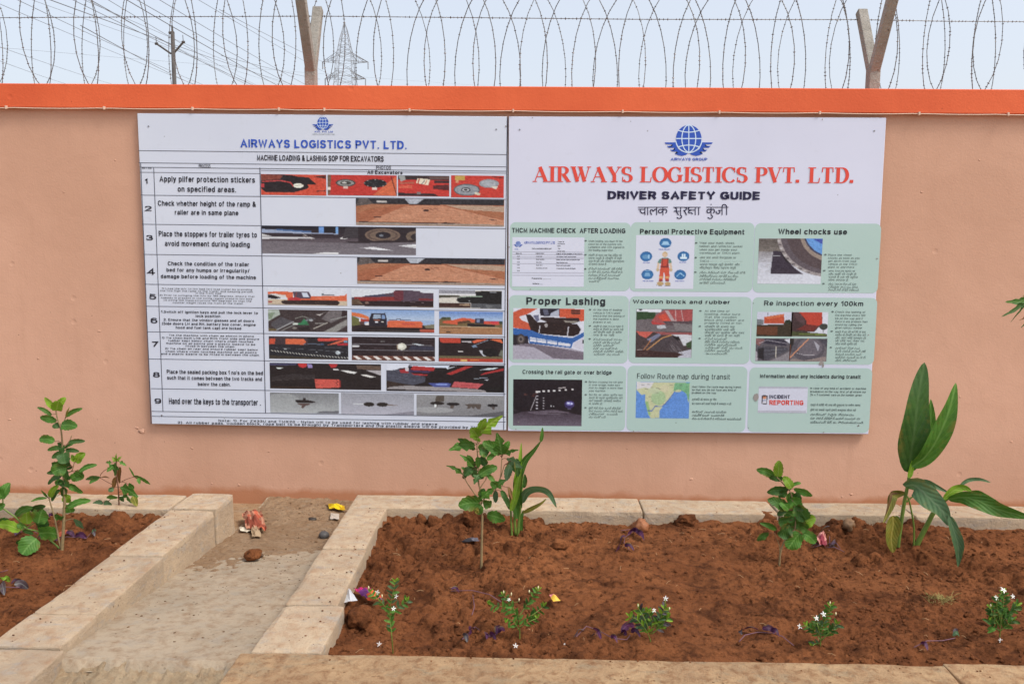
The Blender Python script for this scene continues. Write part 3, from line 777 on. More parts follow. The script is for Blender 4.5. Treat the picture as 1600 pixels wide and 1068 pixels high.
def orient(v, f):
    """make every face look towards -Y"""
    out = []
    for q in f:
        a, b, c = (v[i] for i in q[:3])
        cr_ = (b[2]-a[2])*(c[0]-a[0])-(b[0]-a[0])*(c[2]-a[2])
        out.append(q if cr_ < 0 else q[::-1])
    return out
def text(B, parent, m, items, name='lettering', **kw):
    V, Fc = [], []
    if len(items) > 1 and items[0][4] > 3.5 and name == 'lettering':
        return [text(B, parent, m, [it], name, **kw) for it in items]
    if len(items) > 1: kw['kind'] = 'stuff'
    for it in items:
        v, f = letters(B, *it[:5], **(it[5] if len(it) > 5 else {}))
        n = len(V); V += v; Fc += [tuple(i+n for i in q) for q in f]
    return mesh_obj(name, V, orient(V, Fc), m, parent, **kw)
_fc = {}
def font_mesh(s):
    if s in _fc: return _fc[s]
    c = bpy.data.curves.new('tmp', 'FONT'); c.body = s; c.size = 1; c.resolution_u = 2
    o = bpy.data.objects.new('tmp', c); col.objects.link(o)
    dg = bpy.context.evaluated_depsgraph_get(); me = o.evaluated_get(dg).to_mesh()
    v = [(p.co.x, p.co.y) for p in me.vertices]; f = [tuple(q.vertices) for q in me.polygons]
    par = list(range(len(v)))
    def find(a):
        while par[a] != a: par[a] = par[par[a]]; a = par[a]
        return a
    for q in f:
        for i in q[1:]: par[find(i)] = find(q[0])
    r = (v, f, [find(i) for i in range(len(v))])
    o.evaluated_get(dg).to_mesh_clear(); bpy.data.objects.remove(o); bpy.data.curves.remove(c)
    _fc[s] = r; return r
def script_text(B, s, x0, x1, yb, cap):
    v, f, isl = font_mesh(s)
    if not v: return [], []
    mx = max(p[0] for p in v); mn = min(p[0] for p in v)
    u0, v0 = B.uv(x0, yb); u1, _ = B.uv(x1, yb); h = abs(B.uv(x0, yb-cap)[1]-v0)
    sx = (u1-u0)/(mx-mn); sy = h/.70; jm = {}
    out = []
    for p, k in zip(v, isl):
        if k not in jm: jm[k] = jit()
        out.append(B.w(u0+(p[0]-mn)*sx, v0+p[1]*sy, .0016+jm[k]))
    return out, f

# ------------------------------------------------------------------ printed photographs as fine colour grids
PRINT_M, _t, _p = new_mat('photo_ink'); _a = nd(_t, 'ShaderNodeVertexColor', layer_name='ink')
_t.links.new(_a.outputs['Color'], _p.inputs['Base Color']); _p.inputs['Roughness'].default_value = .42; _p.inputs['Specular IOR Level'].default_value = .35
class Pic:
    def __init__(s, x0, y0, x1, y1, c=(128, 128, 128), ox=0, oy=0, sc=1.0, cell=.8):
        s.r = (x0, y0, x1, y1); s.v = (ox, oy, sc)
        nx = max(6, int((x1-x0)/cell)+1); ny = max(6, int((y1-y0)/cell)+1); s.nx, s.ny = nx, ny
        s.X, s.Y = np.meshgrid(np.linspace(x0, x1, nx), np.linspace(y0, y1, ny))
        s.X = (s.X-ox)*sc; s.Y = (s.Y-oy)*sc
        s.C = np.zeros((ny, nx, 3)); s.C[:] = c
    def _m(s, m, c, a=1.0):
        s.C[m] = s.C[m]*(1-a)+np.array(c)*a; return s
    def poly(s, pts, c, a=1.0):
        m = np.zeros(s.X.shape, bool); n = len(pts)
        for i in range(n):
            (xa, ya), (xb, yb) = pts[i], pts[(i+1) % n]
            if ya == yb: continue
            cr_ = ((ya > s.Y) != (yb > s.Y)) & (s.X < (xb-xa)*(s.Y-ya)/(yb-ya)+xa)
            m ^= cr_
        return s._m(m, c, a)
    def box(s, x0, y0, x1, y1, c, a=1.0): return s._m((s.X >= x0) & (s.X <= x1) & (s.Y >= y0) & (s.Y <= y1), c, a)
    def ell(s, cx, cy, rx, ry, c, a=1.0): return s._m(((s.X-cx)/rx)**2+((s.Y-cy)/ry)**2 <= 1, c, a)
    def line(s, pts, w, c, a=1.0):
        m = np.zeros(s.X.shape, bool)
        for (xa, ya), (xb, yb) in zip(pts[:-1], pts[1:]):
            L2 = max((xb-xa)**2+(yb-ya)**2, 1e-6); t = np.clip(((s.X-xa)*(xb-xa)+(s.Y-ya)*(yb-ya))/L2, 0, 1)
            m |= np.hypot(s.X-xa-t*(xb-xa), s.Y-ya-t*(yb-ya)) < w/2
        return s._m(m, c, a)
    def vgrad(s, y0, y1, c0, c1, a=1.0):
        t = np.clip((s.Y-y0)/(y1-y0), 0, 1)[..., None]; m = (s.Y >= y0) & (s.Y <= y1)
        g = np.array(c0)*(1-t)+np.array(c1)*t
        s.C[m] = s.C[m]*(1-a)+g[m]*a; return s
    def grain(s, amp, sx, sy, seed=0, y0=-1e9, y1=1e9):
        n = vnoise(s.X/sx, s.Y/sy, seed)+.6*vnoise(s.X/sx*2.3, s.Y/sy*2.3, seed+5)
        m = (s.Y >= y0) & (s.Y <= y1)
        s.C[m] += (n*amp)[m][:, None]; return s
    def streak(s, n, c, lmin, lmax, w, seed, y0, y1, x0=None, x1=None, slope=0, a=.7):
        r = random.Random(seed); x0 = s.X.min() if x0 is None else x0; x1 = s.X.max() if x1 is None else x1
        for i in range(n):
            x = r.uniform(x0, x1); y = r.uniform(y0, y1); l = r.uniform(lmin, lmax)
            k = c[r.randrange(len(c))] if isinstance(c[0], (tuple, list)) else c
            s.line([(x, y), (x+l, y+l*(slope+r.uniform(-.1, .1)))], w*r.uniform(.6, 1.3), k, a)
        return s
    def put(s, B, parent, name='photo_print', label=None, lift=.0010):
        C = s.C
        # the soft focus of a cheap print
        gr_ = C.mean(-1, keepdims=True); C = C*.85+gr_*.15; dk = np.clip((205-C.mean(-1))/60, .08, 1); C = C*(1-.07*dk[..., None])*(1+dk*(.11*vnoise(s.X*.16, s.Y*.4, 3)+.07*vnoise(s.X*.5, s.Y*.8, 8)))[..., None]; k = np.pad(C, ((1, 1), (1, 1), (0, 0)), 'edge')
        C = .60*C+.10*(k[:-2, 1:-1]+k[2:, 1:-1]+k[1:-1, :-2]+k[1:-1, 2:])
        C = C+rng.standard_normal(C.shape[:2])[..., None]*(1+2.2*dk[..., None])
        C = np.clip(C, 14, 250)/255; Lc = np.where(C <= .04045, C/12.92, ((C+.055)/1.055)**2.4)*np.array(KW)
        Lc = np.clip(Lc, 0.004, .9)
        u0, v0, u1, v1 = rect_uv(B, *s.r)
        U, V = np.meshgrid(np.linspace(u0, u1, s.nx), np.linspace(v0, v1, s.ny))
        o = B.o; P3 = np.stack([o.x+B.ux.x*U+B.uz.x*V, np.full(U.shape, YB-lift), o.z+B.ux.z*U+B.uz.z*V], -1).reshape(-1, 3)
        i = (np.arange(s.ny-1)[:, None]*s.nx+np.arange(s.nx-1)[None, :]).ravel()
        f = np.stack([i, i+s.nx, i+s.nx+1, i+1], -1)
        ob = mesh_obj(name, P3, f, PRINT_M, parent)
        ca = ob.data.color_attributes.new('ink', 'FLOAT_COLOR', 'POINT')
        ca.data.foreach_set('color', np.concatenate([Lc.reshape(-1, 3), np.ones((len(P3), 1))], 1).astype(np.float32).ravel())
        if label: ob['label'] = label
        return ob

def board_material(name, base, second, dirt):
    m, t, p = new_mat(name); v = coord(t, 'World')
    n = noise(t, v, 1.6, 4, .5); n2 = noise(t, v, 14, 6, .7, .5)
    sp = nd(t, 'ShaderNodeTexVoronoi'); sp.inputs['Scale'].default_value = 6.5; t.links.new(v, sp.inputs['Vector'])
    c = mix(t, ramp(t, n, [(.35, 0.), (.65, 1.)]), base, second)
    c = mix(t, ramp(t, n2, [(.60, 0.), (.80, .35)]), c, dirt)
    c = mix(t, ramp(t, sp.outputs['Distance'], [(0, .8), (.02, .7), (.03, 0.)]), c, tuple(x*.5 for x in dirt))
    t.links.new(c, p.inputs['Base Color']); p.inputs['Roughness'].default_value = .45; p.inputs['Specular IOR Level'].default_value = .35
    t.links.new(bump(t, n, .12, .02), p.inputs['Normal'])
    return m
WHITE = board_material('board_white', P(198, 198, 211), P(203, 203, 214), P(178, 176, 182))
WHITE2 = board_material('board_lilac_white', P(201, 198, 214), P(206, 203, 219), P(180, 176, 186))
GREEN = board_material('panel_green', P(168, 187, 180), P(172, 190, 184), P(150, 166, 160))
EDGE = flat('board_edge', P(150, 128, 118), .5)
INK = flat('black_ink', P(40, 38, 48), .45, spec=.35); INK_G = flat('grey_ink', P(96, 106, 104), .45); INK_N = flat('navy_ink', P(36, 33, 62), .45)
BLUE = flat('blue_ink', P(50, 82, 172), .4); LBLUE = flat('globe_line_ink', P(200, 212, 250), .4); RED = flat('red_ink', P(214, 72, 58), .4); RULE = flat('rule_ink', P(70, 70, 84), .45)

def slab_board(name, B, m, loc_label, cat, dz=0.0):
    th = .018
    c = (B.o+B.br)/2
    e = empty(name, (c.x, YB, B.bl.z), loc_label, cat, 'notice boards fixed to the wall')
    cs = [B.o, B.tr, B.br, B.bl]
    front = [(p.x, YB, p.z) for p in cs]; back = [(p.x, YB+th, p.z) for p in cs]
    o = mesh_obj('board_panel', front+back, [(0, 3, 2, 1), (4, 5, 6, 7), (0, 1, 5, 4), (1, 2, 6, 5), (2, 3, 7, 6), (3, 0, 4, 7)], [m, EDGE], e)
    for q in o.data.polygons[1:]: q.material_index = 1
    md = o.modifiers.new('bevel', 'BEVEL'); md.width = .0025; md.segments = 1
    b = MB()
    for u in (.12, .5, .88):                              # battens that hold the board off the wall
        p = B.o.lerp(B.tr, u); q = B.bl.lerp(B.br, u)
        b.box(p.x-.02, p.x+.02, YB+th, 0.001, q.z+.03, p.z-.03)
    b.build('batten', EDGE, e)
    return e
def quad(B, parent, m, rects, name, lift=.0012, **kw):
    V, Fc = [], []
    for r in rects:
        u0, v0, u1, v1 = r
        n = len(V); j = jit()
        V += [B.w(u0, v0, lift+j), B.w(u0, v1, lift+j), B.w(u1, v1, lift+j), B.w(u1, v0, lift+j)]; Fc.append((n, n+1, n+2, n+3))
    return mesh_obj(name, V, orient(V, Fc), m, parent, **kw)
def pline(B, x0, y0, x1, y1, w=.9):
    """thin rule from pixel to pixel as a rect in board space (horizontal or vertical)"""
    a = B.uv(x0, y0); b = B.uv(x1, y1); h = w/290/2
    if abs(x1-x0) > abs(y1-y0): v = (a[1]+b[1])/2; return (a[0], v+h, b[0], v-h)
    u = (a[0]+b[0])/2; return (u-h, a[1], u+h, b[1])
def emblem(B, parent, cx, cy, s):
    """globe between two wings; s = px per zoomed unit"""
    def T(x, y): return B.uv(cx+(x-800)*s, cy+(y-450)*s)
    def polymesh(name, polys, m, lift):
        V, Fc = [], []
        for pl in polys:
            n = len(V); j = jit()
            for (x, y) in pl: V.append(B.w(*T(x, y), lift+j))
            Fc.append(tuple(range(n, n+len(pl))))
        return mesh_obj(name, V, orient(V, Fc), m, parent)
    disc = [(800+284*math.cos(R_(a)), 450+300*math.sin(R_(a))) for a in range(0, 360, 10)]
    wing = [(262, 535), (500, 535), (545, 640), (640, 730), (780, 765)]
    low = [(740, 815), (640, 835), (545, 815), (485, 785), (560, 775), (530, 735), (430, 735), (385, 700), (480, 695), (440, 655), (350, 652), (312, 612), (430, 612), (405, 575), (290, 570)]
    def tri(pts): return pts
    # wings as triangle fans of slats
    segs = [[(262, 535), (505, 535), (520, 600), (430, 580), (290, 572)], [(312, 612), (440, 612), (430, 580), (520, 600), (560, 680), (480, 655), (352, 655)],
            [(385, 697), (490, 697), (480, 655), (560, 680), (640, 735), (530, 740), (430, 738)], [(485, 785), (565, 778), (530, 740), (640, 735), (785, 765), (740, 812), (640, 836), (545, 815)]]
    allw = []
    for sg in segs:
        allw.append(sg); allw.append([(1600-x-2, y) for x, y in sg])
    V, Fc = [], []
    bmx = bmesh.new()
    for sg in allw:
        j = jit(); vs = [bmx.verts.new(B.w(*T(x, y), .0013+j)) for x, y in sg]
        try: bmx.faces.new(vs)
        except ValueError: pass
    bmesh.ops.triangulate(bmx, faces=bmx.faces[:])
    V = [tuple(v.co) for v in bmx.verts]; Fc = [tuple(v.index for v in f.verts) for f in bmx.faces]
    bmx.verts.ensure_lookup_table(); bmx.verts.index_update()
    Fc = [tuple(v.index for v in f.verts) for f in bmx.faces]; bmx.free()
    mesh_obj('emblem_wings', V, orient(V, Fc), BLUE, parent)
    polymesh('emblem_globe', [disc], BLUE, .0012)
    V, Fc = [], []
    lw = 11
    def arc(fn, a0, a1, n=16): return [fn(a0+(a1-a0)*i/n) for i in range(n+1)]
    paths = [[(800, 150), (800, 750)], [(516, 450), (1084, 450)],
             arc(lambda a: (800+155*math.cos(a), 450+300*math.sin(a)), R_(-90), R_(90)), arc(lambda a: (800-155*math.cos(a), 450+300*math.sin(a)), R_(-90), R_(90)),
             arc(lambda t: (800+t, 308-(t/235)**2*40), -232, 232, 10), arc(lambda t: (800+t, 596+(t/235)**2*40), -232, 232, 10),
             arc(lambda a: (800+296*math.cos(a), 450+313*math.sin(a)), R_(10), R_(170), 20)]
    for pth in paths:
        rv, rf = ribbon(pth, lambda a, b: lw, 0); n = len(V); j = jit()
        for (x, y) in rv: V.append(B.w(*T(x, y), .0018+j))
        Fc += [tuple(i+n for i in q) for q in rf]
    mesh_obj('emblem_lines', V, orient(V, Fc), LBLUE, parent)

# ------------------------------------------------------------------ left board
BL = Board((214, 177), (793, 182), (237, 662), (791, 672))
b1 = slab_board('notice_board', BL, WHITE, 'white board with a nine row table of machine pictures under a blue company heading', 'notice board')
sx_ = lambda x, y: None
rows_y = [(220, 304.4), (222, 350), (224, 397.2), (226, 444), (229, 478.4), (231, 518.5), (233, 561), (236, 607.4), (237, 643), (237.5, 650.5)]
R = []
for (x, y) in [(216, 235.6), (217, 254.7), (218.5, 261.6)]: R.append(pline(BL, x, y, 791.5, y+5.6, .8))
R.append(pline(BL, 219, 269.3, 408, 271, .7)); R.append(pline(BL, 408, 266.5, 791, 270.5, .6))
for (x, y) in rows_y[:-1]: R.append(pline(BL, x, y, 790, y+(790-x)*.0130, .8))
R.append(pline(BL, 237.5, 650.5, 790, 658, .8))
R.append(pline(BL, 238, 262, 257, 643, 1.0)); R.append(pline(BL, 404.5, 262, 416.6, 645, 1.2)); R.append(pline(BL, 218, 255, 238, 662, 1.1)); R.append(pline(BL, 790.5, 183, 789, 671, 1.1))
quad(BL, b1, RULE, R, 'table_rules', .0009)
text(BL, b1, BLUE, [("AIRWAYS LOGISTICS PVT. LTD.", 376, 635.5, 230.6, 13.2, dict(wt=.2))], 'title_lettering')
text(BL, b1, INK, [("MACHINE LOADING & LASHING SOP FOR EXCAVATORS", 402, 599.5, 251, 9.3, dict(wt=.2))])
text(BL, b1, INK, [("PROCESS", 311, 329, 262.3, 5.6, dict(wt=.15)), ("PHOTOS", 588, 611, 264.8, 5.8, dict(wt=.15)), ("All Excavators", 574, 629, 271.8, 5.6, dict(wt=.2)), ("SET NO", 222, 237, 263.8, 2.2, dict(wt=.2))])
W = dict(wt=.19)
for it in [("1", 227, 231, 287.3, 8.2, W), ("2", 225.9, 238, 329.7, 8.2, W), ("3", 227.8, 240, 375.2, 8.2, W), ("4", 230, 243.5, 429.3, 9.8, W), ("5", 232.8, 245, 467.5, 8.5, W), ("6", 235, 247, 504.7, 8.6, W), ("7", 237, 247.8, 541.2, 8.2, W), ("8", 238.8, 250.6, 589, 8.2, W), ("9", 241, 253, 630, 8.2, W)]:
    text(BL, b1, INK, [it], 'row_number')
for its in [
 [("Apply pilfer protection stickers", 249.5, 398.5, 284, 9.2), ("on specified areas.", 278, 369, 299.6, 9)],
 [("Check whether height of the ramp &", 247, 400, 321.5, 8.4), ("railer are in same plane", 273.5, 372.5, 335.4, 7.8)],
 [("Place the stoppers for trailer tyres to", 248.5, 401.5, 369.3, 8.8), ("avoid movement during loading", 258, 390.5, 384.3, 8.4)],
 [("Check the condition of the trailer", 262.5, 389.5, 414.5, 6.4), ("bed for any humps or irregularity/", 260.5, 390, 424.3, 6), ("damage before loading of the machine", 251.5, 400, 434.4, 6.2)],
 [("Place the sealed packing box 1 no's on the bed", 261, 411, 583.3, 6.3), ("such that it comes between the two tracks and", 261.5, 409.5, 592.5, 6), ("below the cabin.", 309.5, 360.5, 602.3, 5.6)],
 [("Hand over the keys to the transporter .", 264.5, 407.5, 630.8, 9.6)]]:
    text(BL, b1, INK, [t+(dict(wt=.175),) for t in its])
text(BL, b1, INK, [t+(dict(wt=.15),) for t in [
 ("1) Load the m/c to low bed (or) load trailer by providing", 253, 394, 451.6, 2.4), ("the two high the ramp to the trailer and keeping person", 250.5, 395, 455, 2.4), ("in the front side", 306, 346, 458.8, 2.4),
 ("2) Prior to swinging the m/c by 180 degrees, ensure that", 249.5, 398, 462, 2.4), ("nobody is present in the swing region stand in low bed", 252, 394, 466, 2.4), ("to swing the superstructure 180 degrees so that the", 256, 393, 469.6, 2.4), ("counter weight faces the front of the trailer", 270, 380, 473.6, 2.4)]])
text(BL, b1, INK, [t+(dict(wt=.175),) for t in [
 ("1.Switch off ignition keys and pull the lock lever to", 252, 403, 488.6, 4), ("lock position.", 306, 346, 495.2, 4), ("2. Ensure that the window glasses and all doors", 256, 397, 501, 4), ("(Side doors LH and RH, battery box cover, engine", 253.5, 399.5, 507, 4), ("hood and fuel tank cap) are locked", 275, 377, 513.2, 4)]])
text(BL, b1, INK, [t+(dict(wt=.175),) for t in [
 ("Tie the machine with chain as shown in photo", 264, 397, 524.6, 2.9), ("1) Tie chain both LHS and RHS front side and ensure", 253, 405, 528.7, 2.9), ("rubber kept below chain where chain touches", 263, 396, 533, 2.9), ("machine on all points and a plastic sleeve to be", 260, 399, 537.2, 2.9),
 ("fitted in between the chain.", 290, 368, 541.6, 2.9), ("2) Tie chain on rear and ensure rubber kept below", 258, 403, 545.4, 2.9), ("chain where chain touches machine on all points", 259, 401, 549.8, 2.9), ("and a plastic sleeve to be fitted in between the chain.", 252, 406, 553.6, 2.9)]])
text(BL, b1, INK, [t+(dict(wt=.175),) for t in [
 ("Note: 1). For ZX33U and TMX20 - Nylon will to be used for lashing with rubber and sleeve.", 341.5, 685.5, 658.2, 3.6),
 ("2). All rubber pads, wooden block, rope belt to be brought by Transporters and the plastic sleeve will be provided by THCM", 278, 757, 661.4, 3.8)]])
emblem(BL, b1, 504.6, 191.6, 0.0306)
text(BL, b1, BLUE, [("AWL. Pvt. Ltd", 491.5, 520, 207, 2.8, dict(wt=.2))]); text(BL, b1, INK_G, [("Logistics Solutions Provider in India", 488, 523, 210.3, 1.5, dict(wt=.16))])

OR = (222, 72, 48); BK = (38, 28, 32); DK = (58, 42, 44); GY = (150, 146, 150); WT = (222, 216, 222); RD = (190, 40, 40); OR2 = (232, 100, 62)
Z = dict(ox=400, oy=260, sc=4)
p = Pic(407.5, 272, 510, 305.5, OR, **Z)
p.poly([(30, 48), (220, 52), (300, 70), (330, 130), (290, 165), (60, 165), (30, 140)], BK).poly([(30, 50), (170, 55), (150, 80), (30, 90)], (140, 60, 45)).line([(40, 96), (150, 88), (215, 100), (235, 125)], 8, (205, 60, 60)).poly([(240, 60), (330, 66), (380, 112), (320, 112)], BK)
p.ell(265, 120, 32, 15, (225, 220, 205)).line([(235, 122), (295, 114)], 3, (150, 130, 110)).ell(395, 150, 36, 9, DK).box(30, 110, 52, 135, (200, 50, 55)).poly([(190, 178), (420, 110), (440, 178)], OR).poly([(360, 60), (440, 50), (440, 76)], (90, 40, 36)).line([(380, 155), (440, 150)], 4, BK)
p.grain(10, 14, 9, 3).put(BL, b1)
p = Pic(512, 273, 620, 306, (208, 48, 40), **Z)
p.poly([(440, 50), (470, 55), (462, 180), (440, 180)], (120, 90, 70)).box(446, 130, 466, 150, (220, 200, 190)).poly([(730, 182), (800, 120), (860, 70), (880, 60), (880, 185)], (226, 100, 60)).line([(845, 60), (880, 180)], 5, (90, 36, 34))
p.ell(560, 104, 62, 24, (70, 66, 66)).ell(560, 104, 52, 18, (150, 148, 145)).ell(560, 104, 34, 12, (70, 66, 62)).ell(552, 103, 16, 6, (190, 185, 180)).ell(746, 104, 72, 27, (34, 32, 36)).streak(30, (70, 68, 70), 6, 20, 2, 4, 85, 122, 690, 800)
for a in range(0, 360, 45): p.ell(746+68*math.cos(R_(a)), 104+24*math.sin(R_(a)), 4, 2.5, (190, 180, 175))
p.box(545, 124, 575, 140, (215, 180, 170)).box(726, 130, 756, 146, (215, 190, 180)).grain(7, 20, 9, 4).put(BL, b1)
p = Pic(622, 274, 702, 307, (214, 50, 42), **Z)
p.box(888, 55, 1210, 84, (62, 44, 46)).poly([(890, 58), (930, 56), (936, 84), (905, 96)], (160, 160, 158)).box(1085, 62, 1208, 78, (110, 80, 74)).poly([(1010, 72), (1088, 80), (1076, 118), (1000, 104)], (220, 205, 180)).line([(1020, 78), (1012, 106)], 7, (190, 70, 55)).line([(1055, 86), (1036, 110)], 5, (120, 110, 120)).line([(1068, 86), (1056, 112)], 4, (200, 90, 70))
p.poly([(895, 100), (990, 96), (990, 108), (900, 112)], (190, 90, 70)).poly([(890, 124), (975, 118), (975, 140), (890, 136)], (228, 90, 66)).poly([(1108, 118), (1208, 112), (1208, 150), (1105, 140)], (96, 34, 36)).box(1115, 88, 1208, 102, (60, 40, 44)).poly([(888, 168), (1120, 172), (1140, 188), (888, 188)], (50, 34, 38)).box(1005, 160, 1030, 176, (130, 110, 110)).grain(8, 14, 8, 5).put(BL, b1)
p = Pic(705, 274, 787, 309, (216, 54, 42), **Z)
p.box(1245, 58, 1306, 86, (200, 160, 70)).box(1248, 86, 1266, 102, (220, 150, 110)).ell(1318, 148, 82, 38, (92, 92, 98)).ell(1318, 148, 74, 33, (146, 148, 156)).ell(1312, 148, 30, 15, (70, 68, 74)).ell(1311, 148, 22, 10, (190, 188, 192)).ell(1311, 148, 12, 6, (48, 44, 50)).ell(1456, 106, 62, 28, (150, 150, 158)).ell(1456, 106, 50, 21, (165, 166, 174))
p.poly([(1365, 160), (1405, 170), (1398, 182), (1370, 178)], (205, 195, 170)).poly([(1465, 122), (1512, 124), (1500, 142), (1480, 136)], (205, 195, 180)).line([(1475, 62), (1548, 70)], 5, (70, 40, 40)).grain(9, 12, 7, 6).streak(20, (110, 110, 118), 6, 18, 2, 8, 90, 180, 1250, 1500, a=.4).put(BL, b1)
def ramp_photo(x0, y0, x1, y1, ox, oy, T):
    p = Pic(x0, y0, x1, y1, (196, 122, 88), ox=ox, oy=oy, sc=T)
    w = (x1-x0)*T; h = (y1-y0)*T; X0, Y0 = (x0-ox)*T, (y0-oy)*T
    q = lambda a, b: (X0+a*w, Y0+b*h)
    p.poly([q(0, .25), q(1, .2), q(1, 1), q(0, 1)], (176, 98, 66)).poly([q(.34, .26), q(.58, .24), q(1.02, .80), q(1, 1), q(.03, .98), q(.06, .92)], (204, 134, 100))
    p.poly([q(0, .2), q(.33, .2), q(.1, .42), q(0, .55)], (178, 108, 74)).poly([q(.60, .22), q(1, .24), q(1, .46), q(.72, .38)], (186, 150, 126)).poly([q(.66, .34), q(1, .5), q(1, .72), q(.8, .5)], (176, 104, 70))
    p.poly([q(0, 0), q(1, 0), q(1, .2), q(0, .22)], (46, 42, 48)).poly([q(.02, 0), q(.08, 0), q(.12, .2), q(.0, .3)], (96, 84, 82)).poly([q(.33, 0), q(.46, 0), q(.41, .2), q(.36, .2)], (170, 172, 184)).box(*q(.14, .09), *q(.21, .15), (190, 180, 176)).box(*q(.36, .19), *q(.57, .235), (38, 30, 34))
    for k, (yy, a) in enumerate([(.34, .25), (.42, .3), (.5, .25), (.58, .3), (.68, .3), (.8, .3)]): p.line([q(.34-.34*(yy-.2), yy), q(.58+.5*(yy-.2), yy+.015)], 2.2, (168, 96, 70), a)
    p.ell(*q(.475, .43), 18, 7, (60, 34, 34)).streak(7, (120, 60, 50), 6, 18, 3, 5, *(q(0, .36)[1], q(0, .42)[1]), q(.43, 0)[0], q(.55, 0)[0])
    p.poly([q(0, .9), q(1, .93), q(1, 1), q(0, 1)], (160, 138, 122)).line([q(.02, .885), q(.55, .9)], 5, (66, 34, 34)).poly([q(.52, .9), q(.6, .87), q(.75, .9), q(.62, .915)], (58, 32, 32)).line([q(.12, .70), q(.17, .70)], 4, (80, 44, 40)).line([q(.9, .75), q(.95, .76)], 4, (70, 40, 40))
    p.grain(9, 26, 6, 7, q(0, .25)[1]).grain(14, 10, 8, 17, -1e9, q(0, .22)[1]); return p
ramp_photo(556, 309.5, 787.5, 354, 400, 260, 4).put(BL, b1); ramp_photo(558, 402, 788.7, 446, 400, 340, 4).put(BL, b1)
p = Pic(409, 352.5, 650, 398.5, (112, 100, 108), ox=400, oy=340, sc=4)
p.vgrad(50, 130, (36, 28, 36), (60, 46, 54)).vgrad(130, 235, (84, 70, 78), (128, 116, 124)).box(36, 50, 515, 72, (32, 30, 42)).poly([(36, 72), (250, 78), (350, 92), (515, 96), (515, 102), (36, 96)], (150, 160, 190)).poly([(120, 70), (350, 82), (340, 92), (130, 80)], (70, 104, 160)).box(392, 50, 424, 92, (100, 146, 214)).box(498, 50, 514, 96, (110, 160, 222)).box(426, 50, 498, 88, (26, 24, 34))
p.poly([(36, 124), (340, 122), (370, 132), (36, 138)], (200, 196, 200)).poly([(36, 104), (96, 118), (36, 120)], (200, 195, 195)).line([(290, 98), (350, 138)], 3, (190, 180, 176)).streak(14, (180, 160, 150), 5, 24, 2, 9, 100, 136, 290, 360)
p.poly([(520, 130), (545, 118), (575, 128), (555, 134)], (220, 216, 216)).box(640, 52, 1003, 150, (46, 34, 40)).poly([(560, 56), (640, 52), (640, 120), (540, 130)], (62, 54, 60))
p.ell(792, 104, 110, 45, (124, 98, 84)).ell(792, 104, 96, 38, (98, 76, 68)).ell(792, 104, 80, 31, (122, 98, 84)).ell(795, 104, 48, 22, (40, 32, 40)).ell(784, 106, 14, 8, (120, 124, 136)).ell(1000, 110, 62, 38, (118, 96, 82)).ell(1003, 112, 36, 22, (50, 40, 44))
p.poly([(560, 150), (1003, 132), (1003, 146), (700, 158), (600, 162)], (50, 38, 44)).poly([(36, 150), (560, 160), (1003, 150), (1003, 236), (36, 236)], (122, 112, 120), .75).poly([(648, 192), (735, 182), (862, 206), (760, 202)], (222, 218, 222)).poly([(890, 172), (1003, 160), (1003, 188), (950, 182)], (215, 212, 216)).poly([(340, 236), (420, 224), (515, 224), (515, 236)], (216, 212, 214))
p.streak(40, (100, 90, 98), 60, 200, 3, 3, 160, 232, a=.35).grain(5, 40, 5, 8).put(BL, b1)
Z = dict(ox=405, oy=440, sc=8)
p = Pic(418, 449, 542.5, 477.5, (206, 206, 218), **Z)
p.box(105, 222, 1100, 300, (200, 176, 150)).poly([(105, 128), (240, 120), (420, 126), (420, 205), (350, 210), (330, 180), (200, 150), (105, 160)], OR2).poly([(105, 158), (330, 165), (340, 200), (270, 205), (200, 190), (105, 170)], (205, 195, 190)).poly([(105, 165), (160, 170), (280, 205), (200, 222), (105, 210)], (38, 30, 36))
p.poly([(420, 120), (620, 118), (652, 180), (640, 212), (440, 212)], (84, 66, 84)).poly([(530, 135), (600, 132), (625, 190), (550, 195)], (196, 200, 216)).line([(470, 130), (450, 205)], 10, (150, 60, 50)).poly([(650, 180), (1070, 168), (1095, 140), (1098, 235), (350, 235), (350, 205), (640, 212)], OR2).line([(690, 212), (940, 196)], 5, (240, 150, 120)).box(780, 140, 810, 168, (96, 110, 120)).box(800, 152, 945, 166, (120, 110, 116)).ell(440, 222, 80, 24, (200, 50, 56))
p.poly([(275, 250), (330, 236), (980, 232), (1010, 262), (980, 298), (340, 298), (280, 276)], (54, 36, 36)).streak(40, (90, 66, 58), 8, 30, 4, 2, 250, 292, 300, 980).line([(105, 294), (1098, 296)], 4, (150, 130, 118)).box(105, 252, 160, 272, (170, 60, 60)).grain(8, 20, 10, 9).put(BL, b1)
p = Pic(549, 451, 677.3, 480, (206, 206, 214), ox=405, oy=440, sc=8)
def lx(a): return a+1520        # second zoom starts 190 px further right
p.poly([(1155, 200), (1310, 190), (1480, 160), (1620, 140), (1680, 130), (1700, 100), (1820, 98), (1850, 98), (2010, 104), (2020, 126), (2180, 132), (2180, 322), (1155, 310)], (88, 68, 84)).poly([(1310, 180), (1560, 150), (1600, 176), (1320, 196)], (66, 62, 88)).poly([(1190, 196), (1600, 190), (1780, 190), (1780, 240), (1540, 240), (1290, 250), (1190, 236)], (150, 44, 42)).poly([(1680, 110), (1800, 104), (1800, 236), (1690, 236)], (112, 46, 58))
